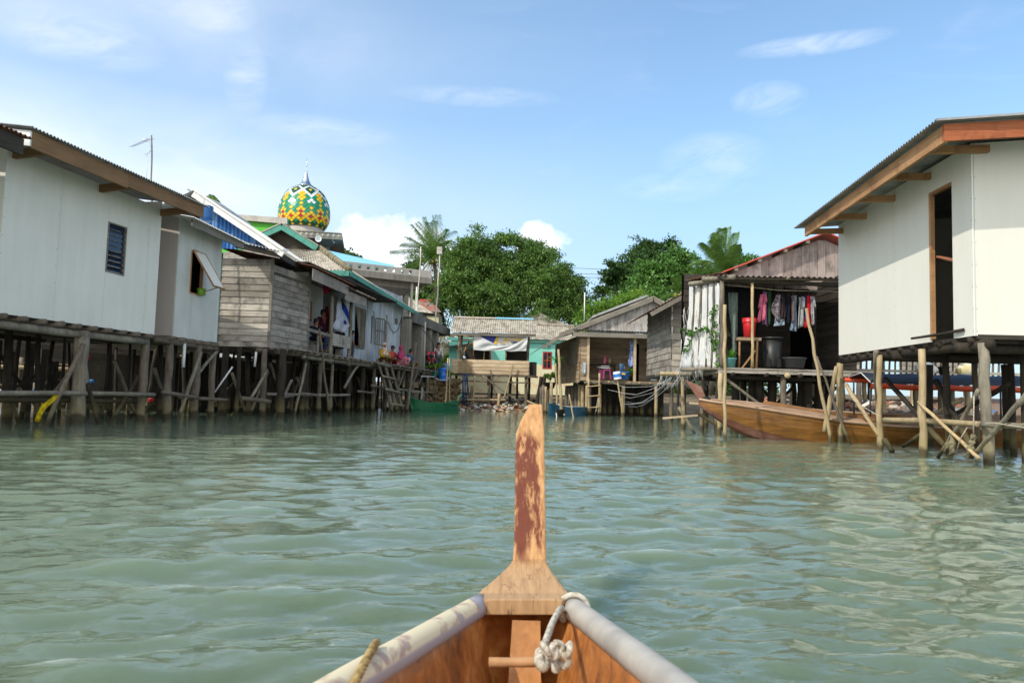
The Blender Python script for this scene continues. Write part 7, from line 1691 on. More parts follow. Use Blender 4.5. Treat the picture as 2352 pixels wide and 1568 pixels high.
    hanging('hung_bag','translucent white and blue plastic bag hanging beside the porch post','bag',f,([f.px(cr('F',900,640),-.4),f.px(cr('F',890,740),-.4),f.px(cr('F',870,850),-.4),f.px(cr('F',885,888),-.4)],[f.px(cr('F',918,640),-.4),f.px(cr('F',918,740),-.4),f.px(cr('F',932,850),-.4),f.px(cr('F',920,888),-.4)]),cloth('bag_plastic','#a9b6d8','#4f7ac4',6.),-.4,.06,.1,rnd=r)
    hanging('hung_towel','white towel hung on the corner of the grey plank house','towel',f,([f.px(cr('F',440,840),.1),f.px(cr('F',428,950),.1)],[f.px(cr('F',465,845),.1),f.px(cr('F',468,955),.1)]),cloth('towel_white','#c3cdd2'),.1,.03,rnd=r)
    mb=MB()
    mb.log(Q(492,1350,.3),Q(494,995,.3),.05,.045,6,.006,7,r); rl=thing('ladder','small crooked ladder from the water to the plank house porch','ladder',Q(545,1350,.3)); mb.build('side_pole',M['log_l'],rl,True)
    mb=MB(); mb.log(Q(590,1355,.3),Q(597,945,.3),.05,.045,6,.01,7,r); mb.build('side_pole',M['log_l'],rl,True)
    for y in (1070,1165,1275): mb=MB(); mb.log(Q(480,y+5,.36),Q(612,y-6,.36),.028,.028,4,.01,6,r); mb.build('rung',M['bam'],rl,True)
    mb=MB(); mb.lathe([(.12,-.04),(.16,0),(.12,.04)],Q(1070,720,-2.2),14,Vector((0,1,0)),False); tag(mb.build('hung_pan',M['black'],None,True),'round black pan hung on the back wall of the plank house porch','pan')
    rs=np.random.RandomState(77); potted('small dark plant pot by the porch post of the plank house',Q(905,1015,-.3),.35,.3,M['black'],M['leaf_m'],rs,.12,.2)
plank_house()
# ================================================================= things seen beneath the white house: picket deck, far posts, litter
def right_back():
    r=random.Random(61); Y=24.
    root=thing('picket_deck','distant raised deck with a grey stick railing seen beneath the white house','deck',(13,24,0))
    f=Fr((9.3,Y),(1,0))
    for i in range(36): 
        s=i*.18; h=.42+.1*r.random(); mb=MB(); mb.log(f.at(s,0,1.75),f.at(s+.02,0,1.75+h+.1),.025+.02*r.random(),.03,3,.01,6,r); mb.build('picket',M['log'],root,True)
    mb=MB(); mb.fbox(f,-.3,7,-2.6,.06,1.62,1.78); mb.build('deck',M['plank_h'],root); mb=MB(); mb.fbox(f,-.3,7,.02,.06,1.84,1.92); mb.fbox(f,-.3,7,.02,.06,2.2,2.26); mb.build('rail',M['plank_h'],root)
    for i in range(15): p=f.at(-.1+i*.48,-r.random()*2.2-.05,0); stilt(root,p.x,p.y,1.62,.07+.04*r.random(),'log_l' if i%3==0 else 'log',(r.random()*.2-.1,0),r)
    root=thing('far_stilt_house','dim plank house on stilts standing behind the picket deck','house',(13.5,29,0)); f=Fr((8.8,28.5),(1,0))
    mb=MB(); planks_h(mb,f,0,9,1.9,4.2,.22,.02,.01,0,r,[(1.2,2.2,2.3,3.3),(4.2,5.6,1.9,3.6)]); mb.build('wall',M['plank_h'],root); mb=MB(); mb.fbox(f,0,9,-4,-.2,1.8,1.92); mb.build('floor',M['plank_dark'],root)
    mb=MB(); mb.corr(f.at(-.4,.5,4.1),f.at(9.4,.5,4.1)-f.at(-.4,.5,4.1),Vector((0,4,1.2)),.15,.03,6); mb.build('roof',M['rust_g'],root,True)
    for i in range(14): p=f.at(.2+i*.66,-.1-(i%3)*1.,0); stilt(root,p.x,p.y,1.85,.09,'log_l' if i%2 else 'log',(r.random()*.2-.1,0),r)
    for lab,x,y,z,w,m in (('white cloth bundle on the far deck behind the near grey post',12.6,23.4,1.98,.5,M['plast_w']),('yellow and white sack on the far deck at the right edge',14.0,23.6,1.95,.55,cloth('sack_yellow','#cdbf8a','#d8d8d0',4.))):
        mb=MB(); mb.ball((x,y,z),(w*.6,w*.4,w*.4),12,8); mb.ball((x+w*.4,y,z-.05),(w*.35,w*.3,w*.3),10,7); tag(mb.build('sack',m,None,True),lab,'sack')
    rs=np.random.RandomState(3); potted('spiky potted plant on the far picket deck at the right',Vector((13.3,23.6,1.78)),.5,.6,M['black'],M['leaf_m'],rs)
    # litter bank behind the brown boat
    cols=['#b08a72','#c4bcae','#7b6653','#a0604a','#8a8e90','#54493c','#d0ccc2','#4f6288']; mats=[paint('bank_litter_%d'%i,c,.75,isl=.4) for i,c in enumerate(cols)]
    mb=MB(); 
    for i in range(900):
        y=25.5+r.random()*4; x=8.3+(y-25.5)*.3+r.random()*9; s=.06+.2*r.random()**2; mb.mat(int(r.random()*len(mats))); mb.box((x,y,.04+(y-25.2)*.22+r.random()*.05),(s*1.6,s,s*.5),r.random()*3,r.random()*.6,r.random()*.6)
    mb.mat(2); mb.hexa([(8.2,25.2,-.5),(22,25.2,-.5),(22,30,-.5),(9.6,30,-.5),(8.2,25.2,0.0),(22,25.2,0.0),(22,30,1.3),(9.6,30,.9)])
    tag(mb.build('litter_bank',mats,None),'bank of reddish litter and rubble behind the brown boat','litter',None,'stuff')
    # left side: sunlit back walkway and debris beyond the houses
    root=thing('back_walkway','sunlit plank walkway on posts seen through the dark stilts on the left','walkway',(-14,24,0)); f=Fr((-17,22.),(.75,.66))
    mb=MB(); s=0
    while s<11: mb.fbox(f,s,s+.2,-1.0,0,1.35,1.39+r.random()*.03); s+=.23
    mb.build('deck',M['plank_hw'],root)
    for i in range(46): p=f.at(.1+i*.24+r.random()*.2,.15-r.random()*1.3,0); stilt(root,p.x,p.y,1.3 if i%2 else .7+r.random()*1.2,.035+.05*r.random(),('log_l','log','log_d')[i%3],(r.random()*.5-.25,r.random()*.3),r,4)
    for i in range(10): a=f.at(r.random()*10.,.2,.4+r.random()*.9); beam(root,a,a+Vector((f.e.x*1.6,f.e.y*1.6,r.random()*.9-.5)),.03,'log_l' if i%2 else 'log_d','brace',r)
    beam(root,f.at(0,.05,1.2),f.at(11,.05,1.2),.07,'log_l','beam',r); beam(root,f.at(0,.05,.3),f.at(11,.05,.25),.07,'log_l','cross_rail',r)
    for lab,(x,y),c,w in (('red basin tucked low behind the stilts of the grey house',(1580,905),'#8a1a18',.10),('red cloth on the sunlit back walkway',(900,458),'#b03030',.11),('blue plastic sheet low behind the stilts at the left',(960,712),'#2a6fa8',.07)):
        q=Yp(cr('J',x,y),21.); mb=MB(); mb.ball(q,(w,w*.7,w*.6),12,8); mb.box(q+Vector((0,0,-w*.5)),(w*1.6,w,.06)); tag(mb.build('oddment',paint('oddment_%d'%x,c,.5),None,True),lab,'basin' if 'basin' in lab else 'sheet')
    root=thing('far_stilt_house','added dark plank house darkening the view through the stilts on the left bank','house',(-16,30,0)); f=Fr((-25,25.5),(.80,.6))  # added as dark backing so the gaps between stilts read as shade
    mb=MB(); planks_h(mb,f,0,17,.9,4.0,.22,.02,.01,0,r); mb.build('wall',M['plank_dark'],root); mb=MB(); mb.fbox(f,0,17,-4,-.1,.8,.92); mb.build('floor',M['plank_dark'],root)
    mb=MB(); mb.corr(f.at(-.4,.5,3.9),f.at(17.4,.5,3.9)-f.at(-.4,.5,3.9),Vector((-2.4,3.2,1.)),.15,.03,6); mb.build('roof',M['rust_g'],root,True)
    for i in range(26): p=f.at(.2+i*.66,.1-(i%3)*.8,0); stilt(root,p.x,p.y,.95,.09,'log_l' if i%3 else 'log',(r.random()*.3-.15,0),r)
    rub=MB(); 
    for i in range(500):
        s=r.random()*16; n=.2+r.random()*2.6; q=f.at(s,n,0); k=.06+.16*r.random()**2; rub.mat(int(r.random()*len(mats))); rub.box((q.x,q.y,.05+r.random()*.5*(1-n/3)),(k*1.6,k,k*.6),r.random()*3,r.random()*.6,r.random()*.6)
    tag(rub.build('bank_litter',mats,None),'litter strewn on the left bank behind the dark stilts','litter',None,'stuff')
right_back()
# ================================================================= trees
LF={'tam':leaf('feathery_leaf','#719147','#304a24','#a5bb62',.38),'dk':leaf('dark_leaf','#4c6e34','#22391c','#86823f',.3),'br':leaf('glossy_leaf','#6b9548','#375828','#a2c670',.35),'lt':leaf('light_feathery_leaf','#86a847','#4a6f26','#a9b95a',.45),'mid':leaf('plain_leaf','#6f9048','#3a5529','#97ab62',.38),
    'palm':leaf('palm_leaf','#6f8f3c','#2f5222','#b3b064',.35),'palmd':leaf('dry_palm_leaf','#a98a4a','#6d5428','#c9ae6c',.3)}
def tree(name,label,base,crowns,mat,clumps,per,size,seed,asp=2.4,spr=.9,droop=.5,trunk=.3,flat=.45):
    """crowns: (px,py,Y,rx,ry) ellipses measured on the photo, given depth equal to their width"""
    rs=np.random.RandomState(seed); cs=[]; E_=[]
    for px,py,Y,rx,ry in crowns:
        c=Yp((px,py),Y); k=Y/F; ex=spr*.45; E_.append((np.array(c),np.maximum(np.array((rx*k,rx*k*.8,ry*k))-ex,.25)))
    tot=sum(e[1][0]*e[1][2] for e in E_); dirs=[]
    for c,r in E_:
        n=max(3,int(clumps*r[0]*r[2]/tot)); d=rs.normal(size=(n,3)); d/=np.linalg.norm(d,axis=1,keepdims=True); rr=(.45+.55*rs.rand(n,1)**.45)
        bump=1+.16*np.sin(d[:,:1]*6+seed)*np.cos(d[:,2:]*5+seed*2)
        cs.append(c+d*rr*r*bump); dirs.append(d)
    C=np.concatenate(cs); Dn=np.concatenate(dirs); n=len(C)
    q=C*(1.7/max(spr,.3)); g=np.sin(q[:,0]*.9+seed)*np.sin(q[:,1]*.8+1.3*seed)+np.sin(q[:,2]*1.1+q[:,0]*.5)*.6
    keep=(g>-.3)|(rs.rand(n)<.12); C=C[keep];Dn=Dn[keep];n=len(C)
    far=rs.rand(n)<.14; C[far]+=Dn[far]*spr*(.4+.5*rs.rand(far.sum(),1))
    # each clump is a spray: a short twig line going outwards and drooping, leaves strung along it
    out=Dn+np.array((0,0,-droop))*rs.rand(n,1); out/=np.linalg.norm(out,axis=1,keepdims=True)
    cl=spr*(.6+.8*rs.rand(n,1)); 
    t=rs.rand(n,per,1); jit=rs.normal(size=(n,per,3))*np.array((1,1,flat))*spr*.28
    P=C[:,None,:]+out[:,None,:]*cl[:,None,:]*(t-.3)+jit; P[:,:,2]-=(t[:,:,0]**2)*cl*.25*droop*2
    P=P.reshape(-1,3); k=len(P)
    a=np.repeat(out,per,0)*.5+rs.normal(size=(k,3))*.7; a[:,2]-=droop*.5; a/=np.linalg.norm(a,axis=1,keepdims=True)
    b=np.cross(a,rs.normal(size=(k,3))*.6+np.array((0,0,1.))); b/=np.linalg.norm(b,axis=1,keepdims=True)+1e-6
    s=size*(.55+.9*rs.rand(k,1)); A=a*s*asp/2;B=b*s/2
    V=np.stack([P-A,P+B,P+A,P-B],1).reshape(-1,3); Fq=np.arange(4*k).reshape(-1,4)
    root=thing(name,label,'tree',base); npmesh('crown',V,Fq,mat,root)
    mb=MB(); b0=Vector(base); r=random.Random(seed); mid=Vector(E_[0][0]); 
    mb.log(b0,b0.lerp(mid,.55)+Vector((.2,0,0)),trunk,trunk*.7,7,.02,9,r); st=b0.lerp(mid,.5)
    for c,rr in E_:
        for q in range(4):
            e=Vector(c)+Vector((r.uniform(-.6,.6)*rr[0],r.uniform(-.6,.6)*rr[1],r.uniform(-.3,.7)*rr[2])); m=st.lerp(Vector(c),.6)+Vector((r.uniform(-.5,.5),r.uniform(-.5,.5),r.uniform(-.3,.3)))
            mb.tube([st,m,e],[trunk*.45,trunk*.25,.03],6)
    mb.build('trunk',M['log_d'],root,True)
    return root
def frond(root,pts,mat,rs,n=46,ll=.8,hang=.5,wind=(0,0,0),wid=.045,name='frond'):
    pts=[Vector(p) for p in pts]
    def cat(t):
        k=t*(len(pts)-1); i=min(int(k),len(pts)-2); u=k-i
        p0=pts[max(i-1,0)];p1=pts[i];p2=pts[i+1];p3=pts[min(i+2,len(pts)-1)]
        return .5*((2*p1)+(p2-p0)*u+(2*p0-5*p1+4*p2-p3)*u*u+(3*p1-p0-3*p2+p3)*u**3)
    path=[cat(i/14) for i in range(15)]; mb=MB(); mb.tube(path,[.035*(1-i/16.) for i in range(15)],5)
    W_=Vector(wind)
    for i in range(n):
        t=.1+.9*i/n; p=cat(t); d=(cat(min(1,t+.02))-cat(max(0,t-.02))).normalized(); sd=d.cross(Vector((0,0,1)))
        sd=sd.normalized() if sd.length>.05 else Vector((0,1,0)); L=ll*(.55+.6*math.sin(math.pi*min(1,t*.85+.12)))*(.8+.4*rs.rand())
        for sg in (-1,1):
            di=(sd*sg*.8+d*.55+Vector((0,0,-hang*.35))+W_*.4).normalized(); de=(sd*sg*.35+d*.4+Vector((0,0,-hang))+W_).normalized()
            m=p+di*L*.5; e=m+de*L*.5; w=d*wid*.6+Vector((0,0,wid*.35))
            mb.add([p-w*.6,p+w*.6,m+w,m-w,e],[(0,1,2,3),(3,2,4)])
    mb.build(name,mat,root); return root
def palm(label,base,center,Y,fr,dead,seed,scale=1.,crop='T',wind=(0,0,0)):
    rs=np.random.RandomState(seed); c=Yp(cr(crop,*center),Y); root=thing('coconut_palm',label,'palm tree',base)
    mb=MB(); b=Vector(base); mb.tube([b,b.lerp(c,.4)+Vector((.25,0,0)),b.lerp(c,.8)+Vector((.2,0,0)),c],[.24,.19,.16,.15],9); mb.build('trunk',M['log'],root,True)
    for lst,mt,hg in ((fr,LF['palm'],.6),(dead,LF['palmd'],1.3)):
        for (mx,my),(ex,ey),dy in lst:
            if mt is LF['palm'] and scale>.95: m=Yp(cr(crop,mx+rs.normal()*16,my+rs.normal()*16),Y+dy*.6+rs.normal()*.6); e=Yp(cr(crop,ex+rs.normal()*24,ey+rs.normal()*24+10),Y+dy+rs.normal()*.8); frond(root,[c,m,e],mt,rs,56,.6*scale,hg+.3,wind,.014*scale)
            m=Yp(cr(crop,mx,my),Y+dy*.6); e=Yp(cr(crop,ex,ey),Y+dy); frond(root,[c,m,e],mt,rs,60,.62*scale,hg+.15,wind,.015*scale)
    mb=MB()
    for i in range(7): mb.ball(c+Vector((rs.normal()*.3,rs.normal()*.3-.1,-.3-.2*rs.rand())),(.13,.13,.16),8,6)
    mb.build('coconuts',paint('green_coconut','#8f8a3a',.5),root,True)
    return root
palm('coconut palm with swept fronds standing left of the big feathery tree',(-6.4,64,1.),(555,500),64.,
  [((575,330),(590,95),1),((520,300),(470,115),-1),((470,330),(355,185),1.5),((450,400),(250,370),-1.5),((400,420),(150,432),0),((430,520),(240,590),-1.),((600,330),(672,225),-1),((620,370),(690,330),1.5),((540,330),(420,160),2),((490,400),(300,300),2.),((610,480),(680,640),-1.5),((500,560),(390,690),-1.5),((575,560),(640,760),1),((520,350),(560,150),-2.),((470,470),(300,480),2)],
  [((500,600),(440,800),-1),((560,620),(540,880),0),((600,600),(640,820),1),((520,600),(480,720),1)],3,1.2)
tree('feathery_tree','biggest tree, broad and feathery with drooping sprays, left half of the central grove',(-1.5,62,1.3),[(1095,610,61,78,82),(1165,595,62,72,68),(1060,660,60,52,62),(1140,685,59,85,48),(1100,572,62,50,32),(1190,650,61,62,60)],LF['tam'],900,110,.085,1,3.0,1.0,.75,.4)
tree('feathery_tree','lower feathery tree on the right side of the central grove, over the turquoise house',(3.2,60,1.3),[(1262,665,60,68,62),(1240,610,62,52,48),(1300,690,61,42,42),(1265,715,58,62,24),(1225,570,63,35,26)],LF['tam'],620,110,.085,2,3.0,1.0,.75,.35)
tree('broadleaf_tree','darker broadleaf tree peeping out behind the right edge of the central grove',(6.,72,1.5),[(1305,640,72,30,40),(1290,615,72,24,24),(1320,670,72,22,28)],LF['dk'],160,90,.13,3,1.8,1.,.3,.3)
tree('shade_tree','dark green tree in the shadows behind the two tall white poles',(-8,70,1.5),[(1000,690,70,48,60),(955,610,72,26,26),(1030,620,70,30,50),(940,700,72,30,40)],LF['dk'],260,80,.15,4,1.8,1.,.3,.3)
tree('broadleaf_tree','brownish-green tree at the left of the right-hand grove',(9.5,66,1.5),[(1430,630,66,42,44),(1410,665,65,38,28),(1445,600,66,26,24)],LF['dk'],320,100,.12,5,1.8,.9,.25,.35)
tree('umbrella_tree','dark umbrella-topped tree rising at the middle of the right-hand grove',(13.,72,1.5),[(1500,565,72,38,16),(1535,562,72,24,14),(1480,590,71,40,20),(1520,600,71,36,22)],LF['dk'],260,90,.13,6,1.8,1.,.2,.3)
tree('broadleaf_tree','bright glossy green tree in front of the umbrella-topped tree',(12.5,62,1.5),[(1510,635,62,52,42),(1555,600,62,40,30),(1580,640,61,44,44),(1480,665,60,40,32),(1460,690,59,35,20),(1530,690,59,60,30)],LF['br'],560,90,.14,7,1.6,.8,.2,.35)
tree('flat_topped_tree','pale green flat-topped tree behind the grey plank house roof',(8.6,52,1.3),[(1420,705,52,70,13),(1380,720,51,40,16),(1450,692,52,50,9),(1350,735,51,24,14)],LF['lt'],320,110,.08,8,2.4,.8,.2,.3)
tree('broadleaf_tree','small treetop just above the red roof',(18.,66,1.5),[(1722,592,66,18,10),(1735,600,66,22,14),(1705,600,66,10,8)],LF['br'],80,70,.12,9,1.6,.7,.2,.2)
palm('wind-blown coconut palm in front of the red roof gable',(13.9,54,1.3),(1440,560),54.,
  [((1410,330),(1440,140),1),((1360,330),(1330,190),-.5),((1310,360),(1210,300),.5),((1260,460),(1120,440),0),((1300,520),(1195,555),-1),((1470,330),(1520,190),1),((1500,330),(1562,330),-.5),((1520,380),(1558,470),.8),((1380,300),(1390,150),-1.5),((1340,420),(1250,330),1.5),((1480,420),(1530,300),-1.5),((1400,420),(1290,260),-.5)],
  [((1370,520),(1300,600),.5)],5,1.25,'U',(-.6,0,-.1))
palm('low young palm among the bright green trees',(11.2,50,1.3),(1000,740),50.,
  [((1030,640),(1080,580),.5),((980,660),(930,600),0),((940,690),(880,690),-.5),((1060,680),(1110,640),-.5),((930,740),(800,800),0),((1010,640),(1010,590),-.6),((1080,720),(1120,740),.6)],[],6,.9,'U')
palm('palm crown showing just over the ridge of the white sheet roof',(-16.5,40,1.5),(650,580),40.,
  [((640,520),(610,490),0),((660,510),(650,470),.3),((680,540),(700,570),0),((630,530),(590,510),-.3),((665,530),(690,520),.4)],[],8,.6,'B')
palm('distant palm tips behind the light-blue sheet roof',(-16.,80,2.),(2000,1075),80.,
  [((1985,1050),(1960,1030),0),((2010,1045),(2000,1020),.5),((2040,1060),(2080,1060),0),((2025,1050),(2060,1045),-.5)],[],9,1.,'B')
def backdrop_woods():
    rs=np.random.RandomState(6)
    for i,(px,py,Y,rx,ry,kind,lab) in enumerate(((800,590,85,30,14,'dk','low dark treetop showing above the light-blue roof'),(965,705,66,44,26,'mid','bushy tree beneath the drooping palm fronds'),(1340,700,78,34,26,'dk','bluish tree in the gap between the two groves'),(1620,650,58,34,40,'mid','plain green tree behind the leaning rusty roof'))):
        c=Yp((px,py),Y); tree('broadleaf_tree',lab,(c.x,Y,1.5),[(px,py,Y,rx,ry),(px+rx*.5,py+ry*.4,Y,rx*.6,ry*.7)],LF[kind],100,50,.2,20+i,1.8,.9,.3,.2)
    cs=[(-9+rs.rand()*9,56+rs.rand()*5,1.3+rs.rand()*2.6) for _ in range(220)]+[(1+rs.rand()*22,64+rs.rand()*8,1.5+rs.rand()*4.5) for _ in range(420)]+[(-40+rs.rand()*26,62+rs.rand()*10,1.5+rs.rand()*4) for _ in range(160)]
    V,F_=leaves_np(cs,46,(.9,.7,.7),.2,rs); o=npmesh('undergrowth',V,F_,LF['mid']); tag(o,'green undergrowth filling the ground beneath the tree groves','undergrowth',None,'stuff')
backdrop_woods()
def power_lines():
    a=Yp((1330,622),70.);b=Yp((1372,628),70.); mb=MB()
    for dy,sag in ((0,.3),(-12,.3),(8,.3),(55,.6)):
        p=Yp((1325,640+dy),68.)+Vector((-10,0,.8));q=Yp((1378,634+dy),68.)+Vector((12,0,.4)); mb.tube([p.lerp(q,t/8)+Vector((0,0,-sag*math.sin(math.pi*t/8))) for t in range(9)],.02,4)
    tag(mb.build('overhead_cables',M['wire'],None,True),'thin overhead cables crossing the sky gap between the groves','cables')
    mb=MB(); mb.tube([Yp((1342,738),46.),Yp((1343,672),46.)],.035,6); tag(mb.build('pole',M['white'],None,True),'thin white pole standing in the gap between the two groves','pole')
power_lines()
# ================================================================= the viewer's own boat
def own_boat():
    root=thing('sampan','nearest boat, its bow pointing up the channel, with bare wood stem and grey pipe rails','boat',(0,1.2,0))
    P=lambda x,y,Y: Yp(cr('P',x,y),Y)
    # gunwale pipes
    L1=P(1000,1132,1.9);L0=P(270,1565,1.18); R1_=P(1500,1146,1.9);R0=P(2045,1565,1.18)
    dl=(L0-L1);dr=(R0-R1_)
    ext=lambda a,d,bow: [a+d*t+Vector((bow*(t-1)**2*.06 if t>1 else 0,0,0)) for t in (0,.1,.5,1,1.4,1.9,2.5,3.2)]
    lp=ext(L1,dl,.9); rp=ext(R1_,dr,-.9)
    pm=NT('pvc_pipe'); co=pm.obj(); a=pm.noise(co,6.,4,.6); 
    pipe=pm.end(pm.pr(color=pm.mix(pm.ramp(a,[(.4,0.),(.65,1.)]),lin('#b5afa3'),lin('#98938a')),rough=.42,spec=.4))
    pm=NT('flaking_pipe'); co=pm.obj(); vo=pm.noise(co,8.,5,.6,(1,1,1),.5); up_=pm.n('SeparateXYZ',{0:pm.n('NewGeometry').outputs['Normal']}).outputs[2]
    fl=pm.math('MULTIPLY',pm.ramp(vo,[(.40,0.),(.43,1.)]),pm.ramp(up_,[(.1,0.),(.35,1.)])); edge=pm.math('MULTIPLY',pm.ramp(vo,[(.38,0.),(.43,1.),(.5,0.)]),pm.ramp(up_,[(.1,0.),(.35,1.)]))
    c=pm.mix(fl,lin('#a19ea4'),lin('#d8c9a6')); c=pm.mix(pm.math('MULTIPLY',edge,.75),c,lin('#94706a'))
    pipe2=pm.end(pm.pr(color=c,rough=.5,spec=.35,normal=pm.bump(fl,.25,.003)))
    mb=MB(); mb.tube(lp,.0265,24); l=mb.build('pipe_rail',pipe2,root,True,'flaking cream-coated pipe rail'); 
    mb=MB(); mb.tube(rp,.0265,24); mb.build('pipe_rail',pipe,root,True,'smooth grey pipe rail')
    # hull under the rails
    def row(pt,cx,bow=0.):
        d=Vector((cx-pt.x,0,0)); out=[]
        for k,dz in ((0,.0),(.05,-.05),(.18,-.13),(.42,-.22),(.72,-.27),(1.,-.285)): out.append(Vector((pt.x+d.x*k,pt.y-.0*k,pt.z+dz)))
        return out
    cxs=[(lp[i].x+rp[i].x)/2 for i in range(8)]
    for nm,side in (('side_plank',lp),('side_plank',rp)):
        mb=MB(); vs=[];fs=[]
        st=Vector((.052,1.97,.215)); q=[st+Vector((0,.0-.02*i,-d)) for i,d in enumerate((.02,.06,.14,.22,.27,.285))]; vs+=q
        for i in range(8): vs+=row(side[i],cxs[i])
        for i in range(8):
            for k in range(5): a=i*6+k; fs.append((a,a+1,a+7,a+6))
        mb.add(vs,fs); o=mb.build(nm,M['hull_in'],root,True); so=o.modifiers.new('t','SOLIDIFY'); so.thickness=.022; so.offset=0
    # stem lining strip down the middle, floor batten
    mb=MB(); cc=lambda t,z: Vector((cxs[0]+(cxs[3]-cxs[0])*t,1.9-.72*t,z))
    pts=[(Vector((.052,1.86,.16)),.033),(Vector((.05,1.80,.06)),.036),(Vector((.045,1.68,-.03)),.04),(Vector((.035,1.45,-.062)),.05),(Vector((.02,.6,-.072)),.07)]
    for (a,wa),(b,wb) in zip(pts[:-1],pts[1:]):
        for_=[a+Vector((-wa,0,0)),a+Vector((wa,0,0)),b+Vector((wb,0,0)),b+Vector((-wb,0,0))]; n=Vector((0,-.012,.012)); mb.add(for_+[p+n for p in for_],[(0,1,2,3),(7,6,5,4),(0,4,5,1),(1,5,6,2),(2,6,7,3),(3,7,4,0)])
    mb.build('keel_batten',hullmat('pale_batten','#c88a4c','#a06a34','#6a4420',(8,1,8),.5,.1),root)
    # breasthook plate flaring into the tall stem: one carved piece
    prof=[(1025,1450,1110,1.845),(1005,1470,1098,1.87),(975,1492,1075,1.92),(1020,1462,1035,1.96),(1075,1425,990,2.015),(1120,1395,950,2.06),(1155,1375,915,2.10),(1178,1363,885,2.15),(1184,1362,800,2.21),(1188,1359,640,2.33),(1192,1356,420,2.52),(1195,1352,185,2.75),(1222,1348,110,2.84),(1258,1342,48,2.92),(1264,1341,27,2.95)]
    vs=[];fs=[];nr=len(prof); th=[.032,.034,.036,.038,.042,.046,.05,.054,.056,.056,.056,.056,.05,.04,.035]
    for (x0,x1,y,Y),t in zip(prof,th):
        a=P(x0,y,Y);b=P(x1,y,Y); dn=Vector((0,.35,-1)).normalized()*t if Y>2.1 else Vector((0,.0,-t))
        m1=a.lerp(b,.06)+Vector((0,0,.004));m2=a.lerp(b,.94)+Vector((0,0,.004))
        vs+=[a,m1,m2,b,b+dn,a+dn]
    for i in range(nr-1):
        for k in range(6): a=i*6+k;b=i*6+(k+1)%6; fs.append((a,b,b+6,a+6))
    fs.append((5,4,3,2,1,0)); fs.append(tuple((nr-1)*6+k for k in range(6)))
    mb=MB(); mb.add(vs,fs)
    m=NT('worn_stem_wood'); co=m.obj(); g=m.noise(co,9.,6,.7,(7,1.1,1.1),.3); b=m.noise(co,9.,6,.7,(3.2,.42,.42),.35); sp=m.noise(co,60.,4,.7,(1.5,.35,.35)); xx=m.n('SeparateXYZ',{0:co}).outputs[0]; edge=m.ramp(m.math('ABSOLUTE',m.math('SUBTRACT',xx,.062)),[(.028,0.),(.046,.16)])
    wood_c=m.ramp(g,[(.3,lin('#95683e')),(.5,lin('#b98a58')),(.7,lin('#c79e6c'))]); y=m.n('SeparateXYZ',{0:co}).outputs[1]
    zone=m.math('MULTIPLY',m.ramp(m.math('DIVIDE',m.math('ADD',m.math('SUBTRACT',y,2.09),m.math('MULTIPLY',m.math('SUBTRACT',b,.5),.35)),.8),[(.0,0.),(.16,1.),(.78,1.),(.84,0.)]),1.)
    k=m.ramp(m.math('ADD',m.math('MULTIPLY',b,.75),m.math('SUBTRACT',m.math('MULTIPLY',sp,.28),edge)),[(.41,0.),(.50,1.)]); pa=m.math('MULTIPLY',zone,k)
    col=m.mix(pa,wood_c,m.mix(sp,lin('#572a1b'),lin('#7a422b')))
    base=m.ramp(m.math('DIVIDE',m.math('SUBTRACT',y,1.84),.3),[(.0,1.),(.75,.8),(.95,0.)]); col=m.mix(m.math('MULTIPLY',base,.55),col,m.mix(g,lin('#8f7757'),lin('#b59a78')))
    ck=m.noise(co,5.,3,.5,(9,.7,.7),.8); crack=m.math('MULTIPLY',m.ramp(ck,[(.485,0.),(.497,1.),(.509,0.)]),base); col=m.mix(m.math('MULTIPLY',crack,.75),col,lin('#3b2a1b'))
    o=mb.build('stem',m.end(m.pr(color=col,rough=.6,spec=.3,normal=m.bump(m.math('ADD',m.math('MULTIPLY',pa,.5),m.math('MULTIPLY',g,.4)),.35,.004))),root); bv=o.modifiers.new('b','BEVEL'); bv.width=.004; bv.segments=2
    # thwart stick
    a=P(1045,1450,1.42);b=P(1400,1445,1.42); mb=MB(); mb.log(a,b,.0085,.009,6,.004,10,random.Random(2)); mb.build('cross_stick',M['beam'],root,True)
    return P,lp,rp
PB,LP,RP=own_boat()
def rope(mb,path,r=.0075,strands=3,turns=14):
    path=[Vector(p) for p in path]
    def cat(t):
        k=t*(len(path)-1); i=min(int(k),len(path)-2); u=k-i
        p0=path[max(i-1,0)];p1=path[i];p2=path[i+1];p3=path[min(i+2,len(path)-1)]
        return .5*((2*p1)+(p2-p0)*u+(2*p0-5*p1+4*p2-p3)*u*u+(3*p1-p0-3*p2+p3)*u**3)
    n=max(30,turns*10); c=[cat(i/n) for i in range(n+1)]
    x=(c[1]-c[0]).cross(Vector((.3,.5,.8))).normalized(); fr=[]
    for i in range(n+1):
        d=(c[min(i+1,n)]-c[max(i-1,0)]).normalized(); x=(x-d*x.dot(d)).normalized(); fr.append((x.copy(),d.cross(x)))
    for s in range(strands):
        pts=[c[i]+(fr[i][0]*math.cos(2*math.pi*(s/strands+turns*i/n))+fr[i][1]*math.sin(2*math.pi*(s/strands+turns*i/n)))*r*.55 for i in range(n+1)]
        mb.tube(pts,r*.62,7)
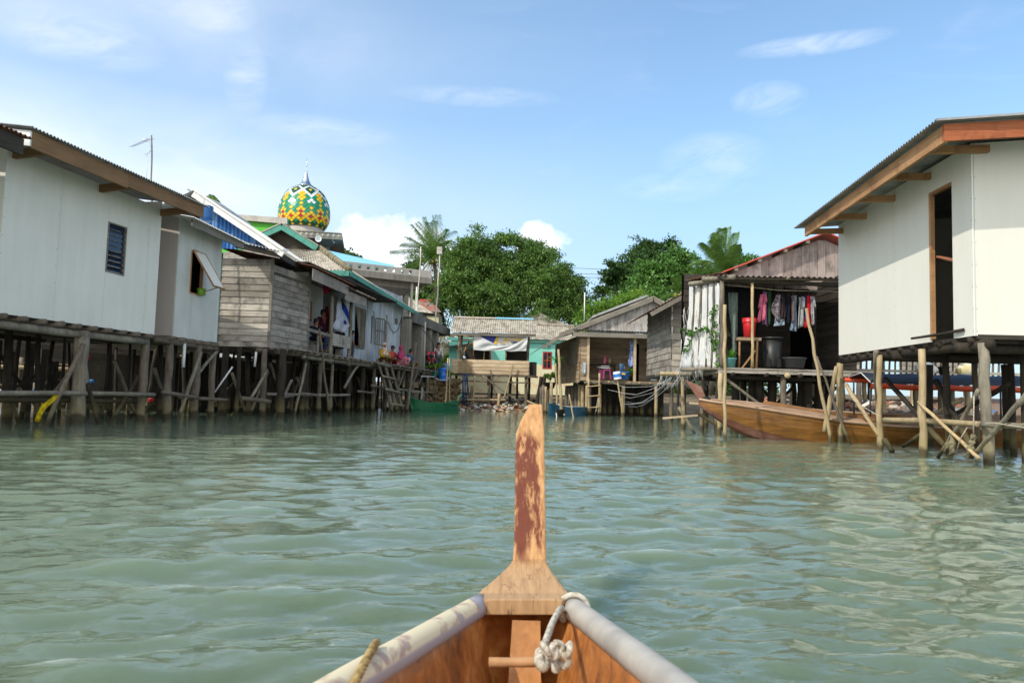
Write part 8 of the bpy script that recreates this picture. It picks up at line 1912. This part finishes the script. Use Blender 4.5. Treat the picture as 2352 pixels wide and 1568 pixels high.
def ropes():
    P=PB; root=thing('mooring_rope','white twisted rope looped over the grey pipe rail and knotted on the cross stick','rope',P(1430,1400,1.5))
    c=RP[0].lerp(RP[1],.3); d=(RP[1]-RP[0]).normalized(); u=Vector((0,0,1)); s=d.cross(u).normalized(); R=.034
    loop=[c+(s*math.cos(a)+u*math.sin(a))*R+d*.004*a for a in np.linspace(-.9,3.6,9)]
    side=loop[-1] if abs(loop[-1].x-.05)<abs(loop[0].x-.05) else loop[0]
    if side is loop[0]: loop=loop[::-1]
    tail=[P(1445,1150,1.80),P(1405,1215,1.66),P(1375,1290,1.54),P(1352,1360,1.45),P(1338,1400,1.39)]
    mb=MB(); rope(mb,loop+tail,.0062,3,28); mb.build('line',M['rope_w'],root,True)
    mb=MB(); k=P(1418,1425,1.36)
    rr=random.Random(4)
    for i in range(5):
        a0=rr.random()*6; ax=Vector((rr.uniform(-1,1),rr.uniform(-1,1),rr.uniform(-.6,.6))).normalized(); bx=ax.cross(Vector((.2,.9,.4))).normalized(); cx=ax.cross(bx)
        ce=k+Vector((rr.uniform(-.022,.024),rr.uniform(-.01,.01),rr.uniform(-.012,.016)))
        rope(mb,[ce+(bx*math.cos(a)+cx*math.sin(a))*(.009+.0035*rr.random()) for a in np.linspace(a0,a0+5.6,9)],.005,3,8)
    rope(mb,[P(1330,1390,1.41),P(1325,1440,1.39),P(1345,1475,1.385),P(1360,1440,1.40),P(1350,1390,1.41)],.0085,3,8); rope(mb,[P(1410,1430,1.4),P(1418,1470,1.39),P(1420,1488,1.39)],.0085,3,3)
    mb.build('knot',M['rope_w'],root,True)
    root=thing('rope_lashing','tan rope lashed round the cream-flaked pipe rail','rope',P(345,1400,1.24)); c=LP[2].lerp(LP[3],.88); d=(LP[3]-LP[2]).normalized(); s=d.cross(Vector((0,0,1))).normalized()
    mb=MB(); rope(mb,[c+Vector((.012*math.sin(a),-.125*math.cos(a),.0345*math.sin(a))) for a in np.linspace(-1.5,2.2,14)],.0062,3,12); mb.build('lashing',cloth('tan_rope','#b39a68','#8a744a',60.),root,True)
ropes()
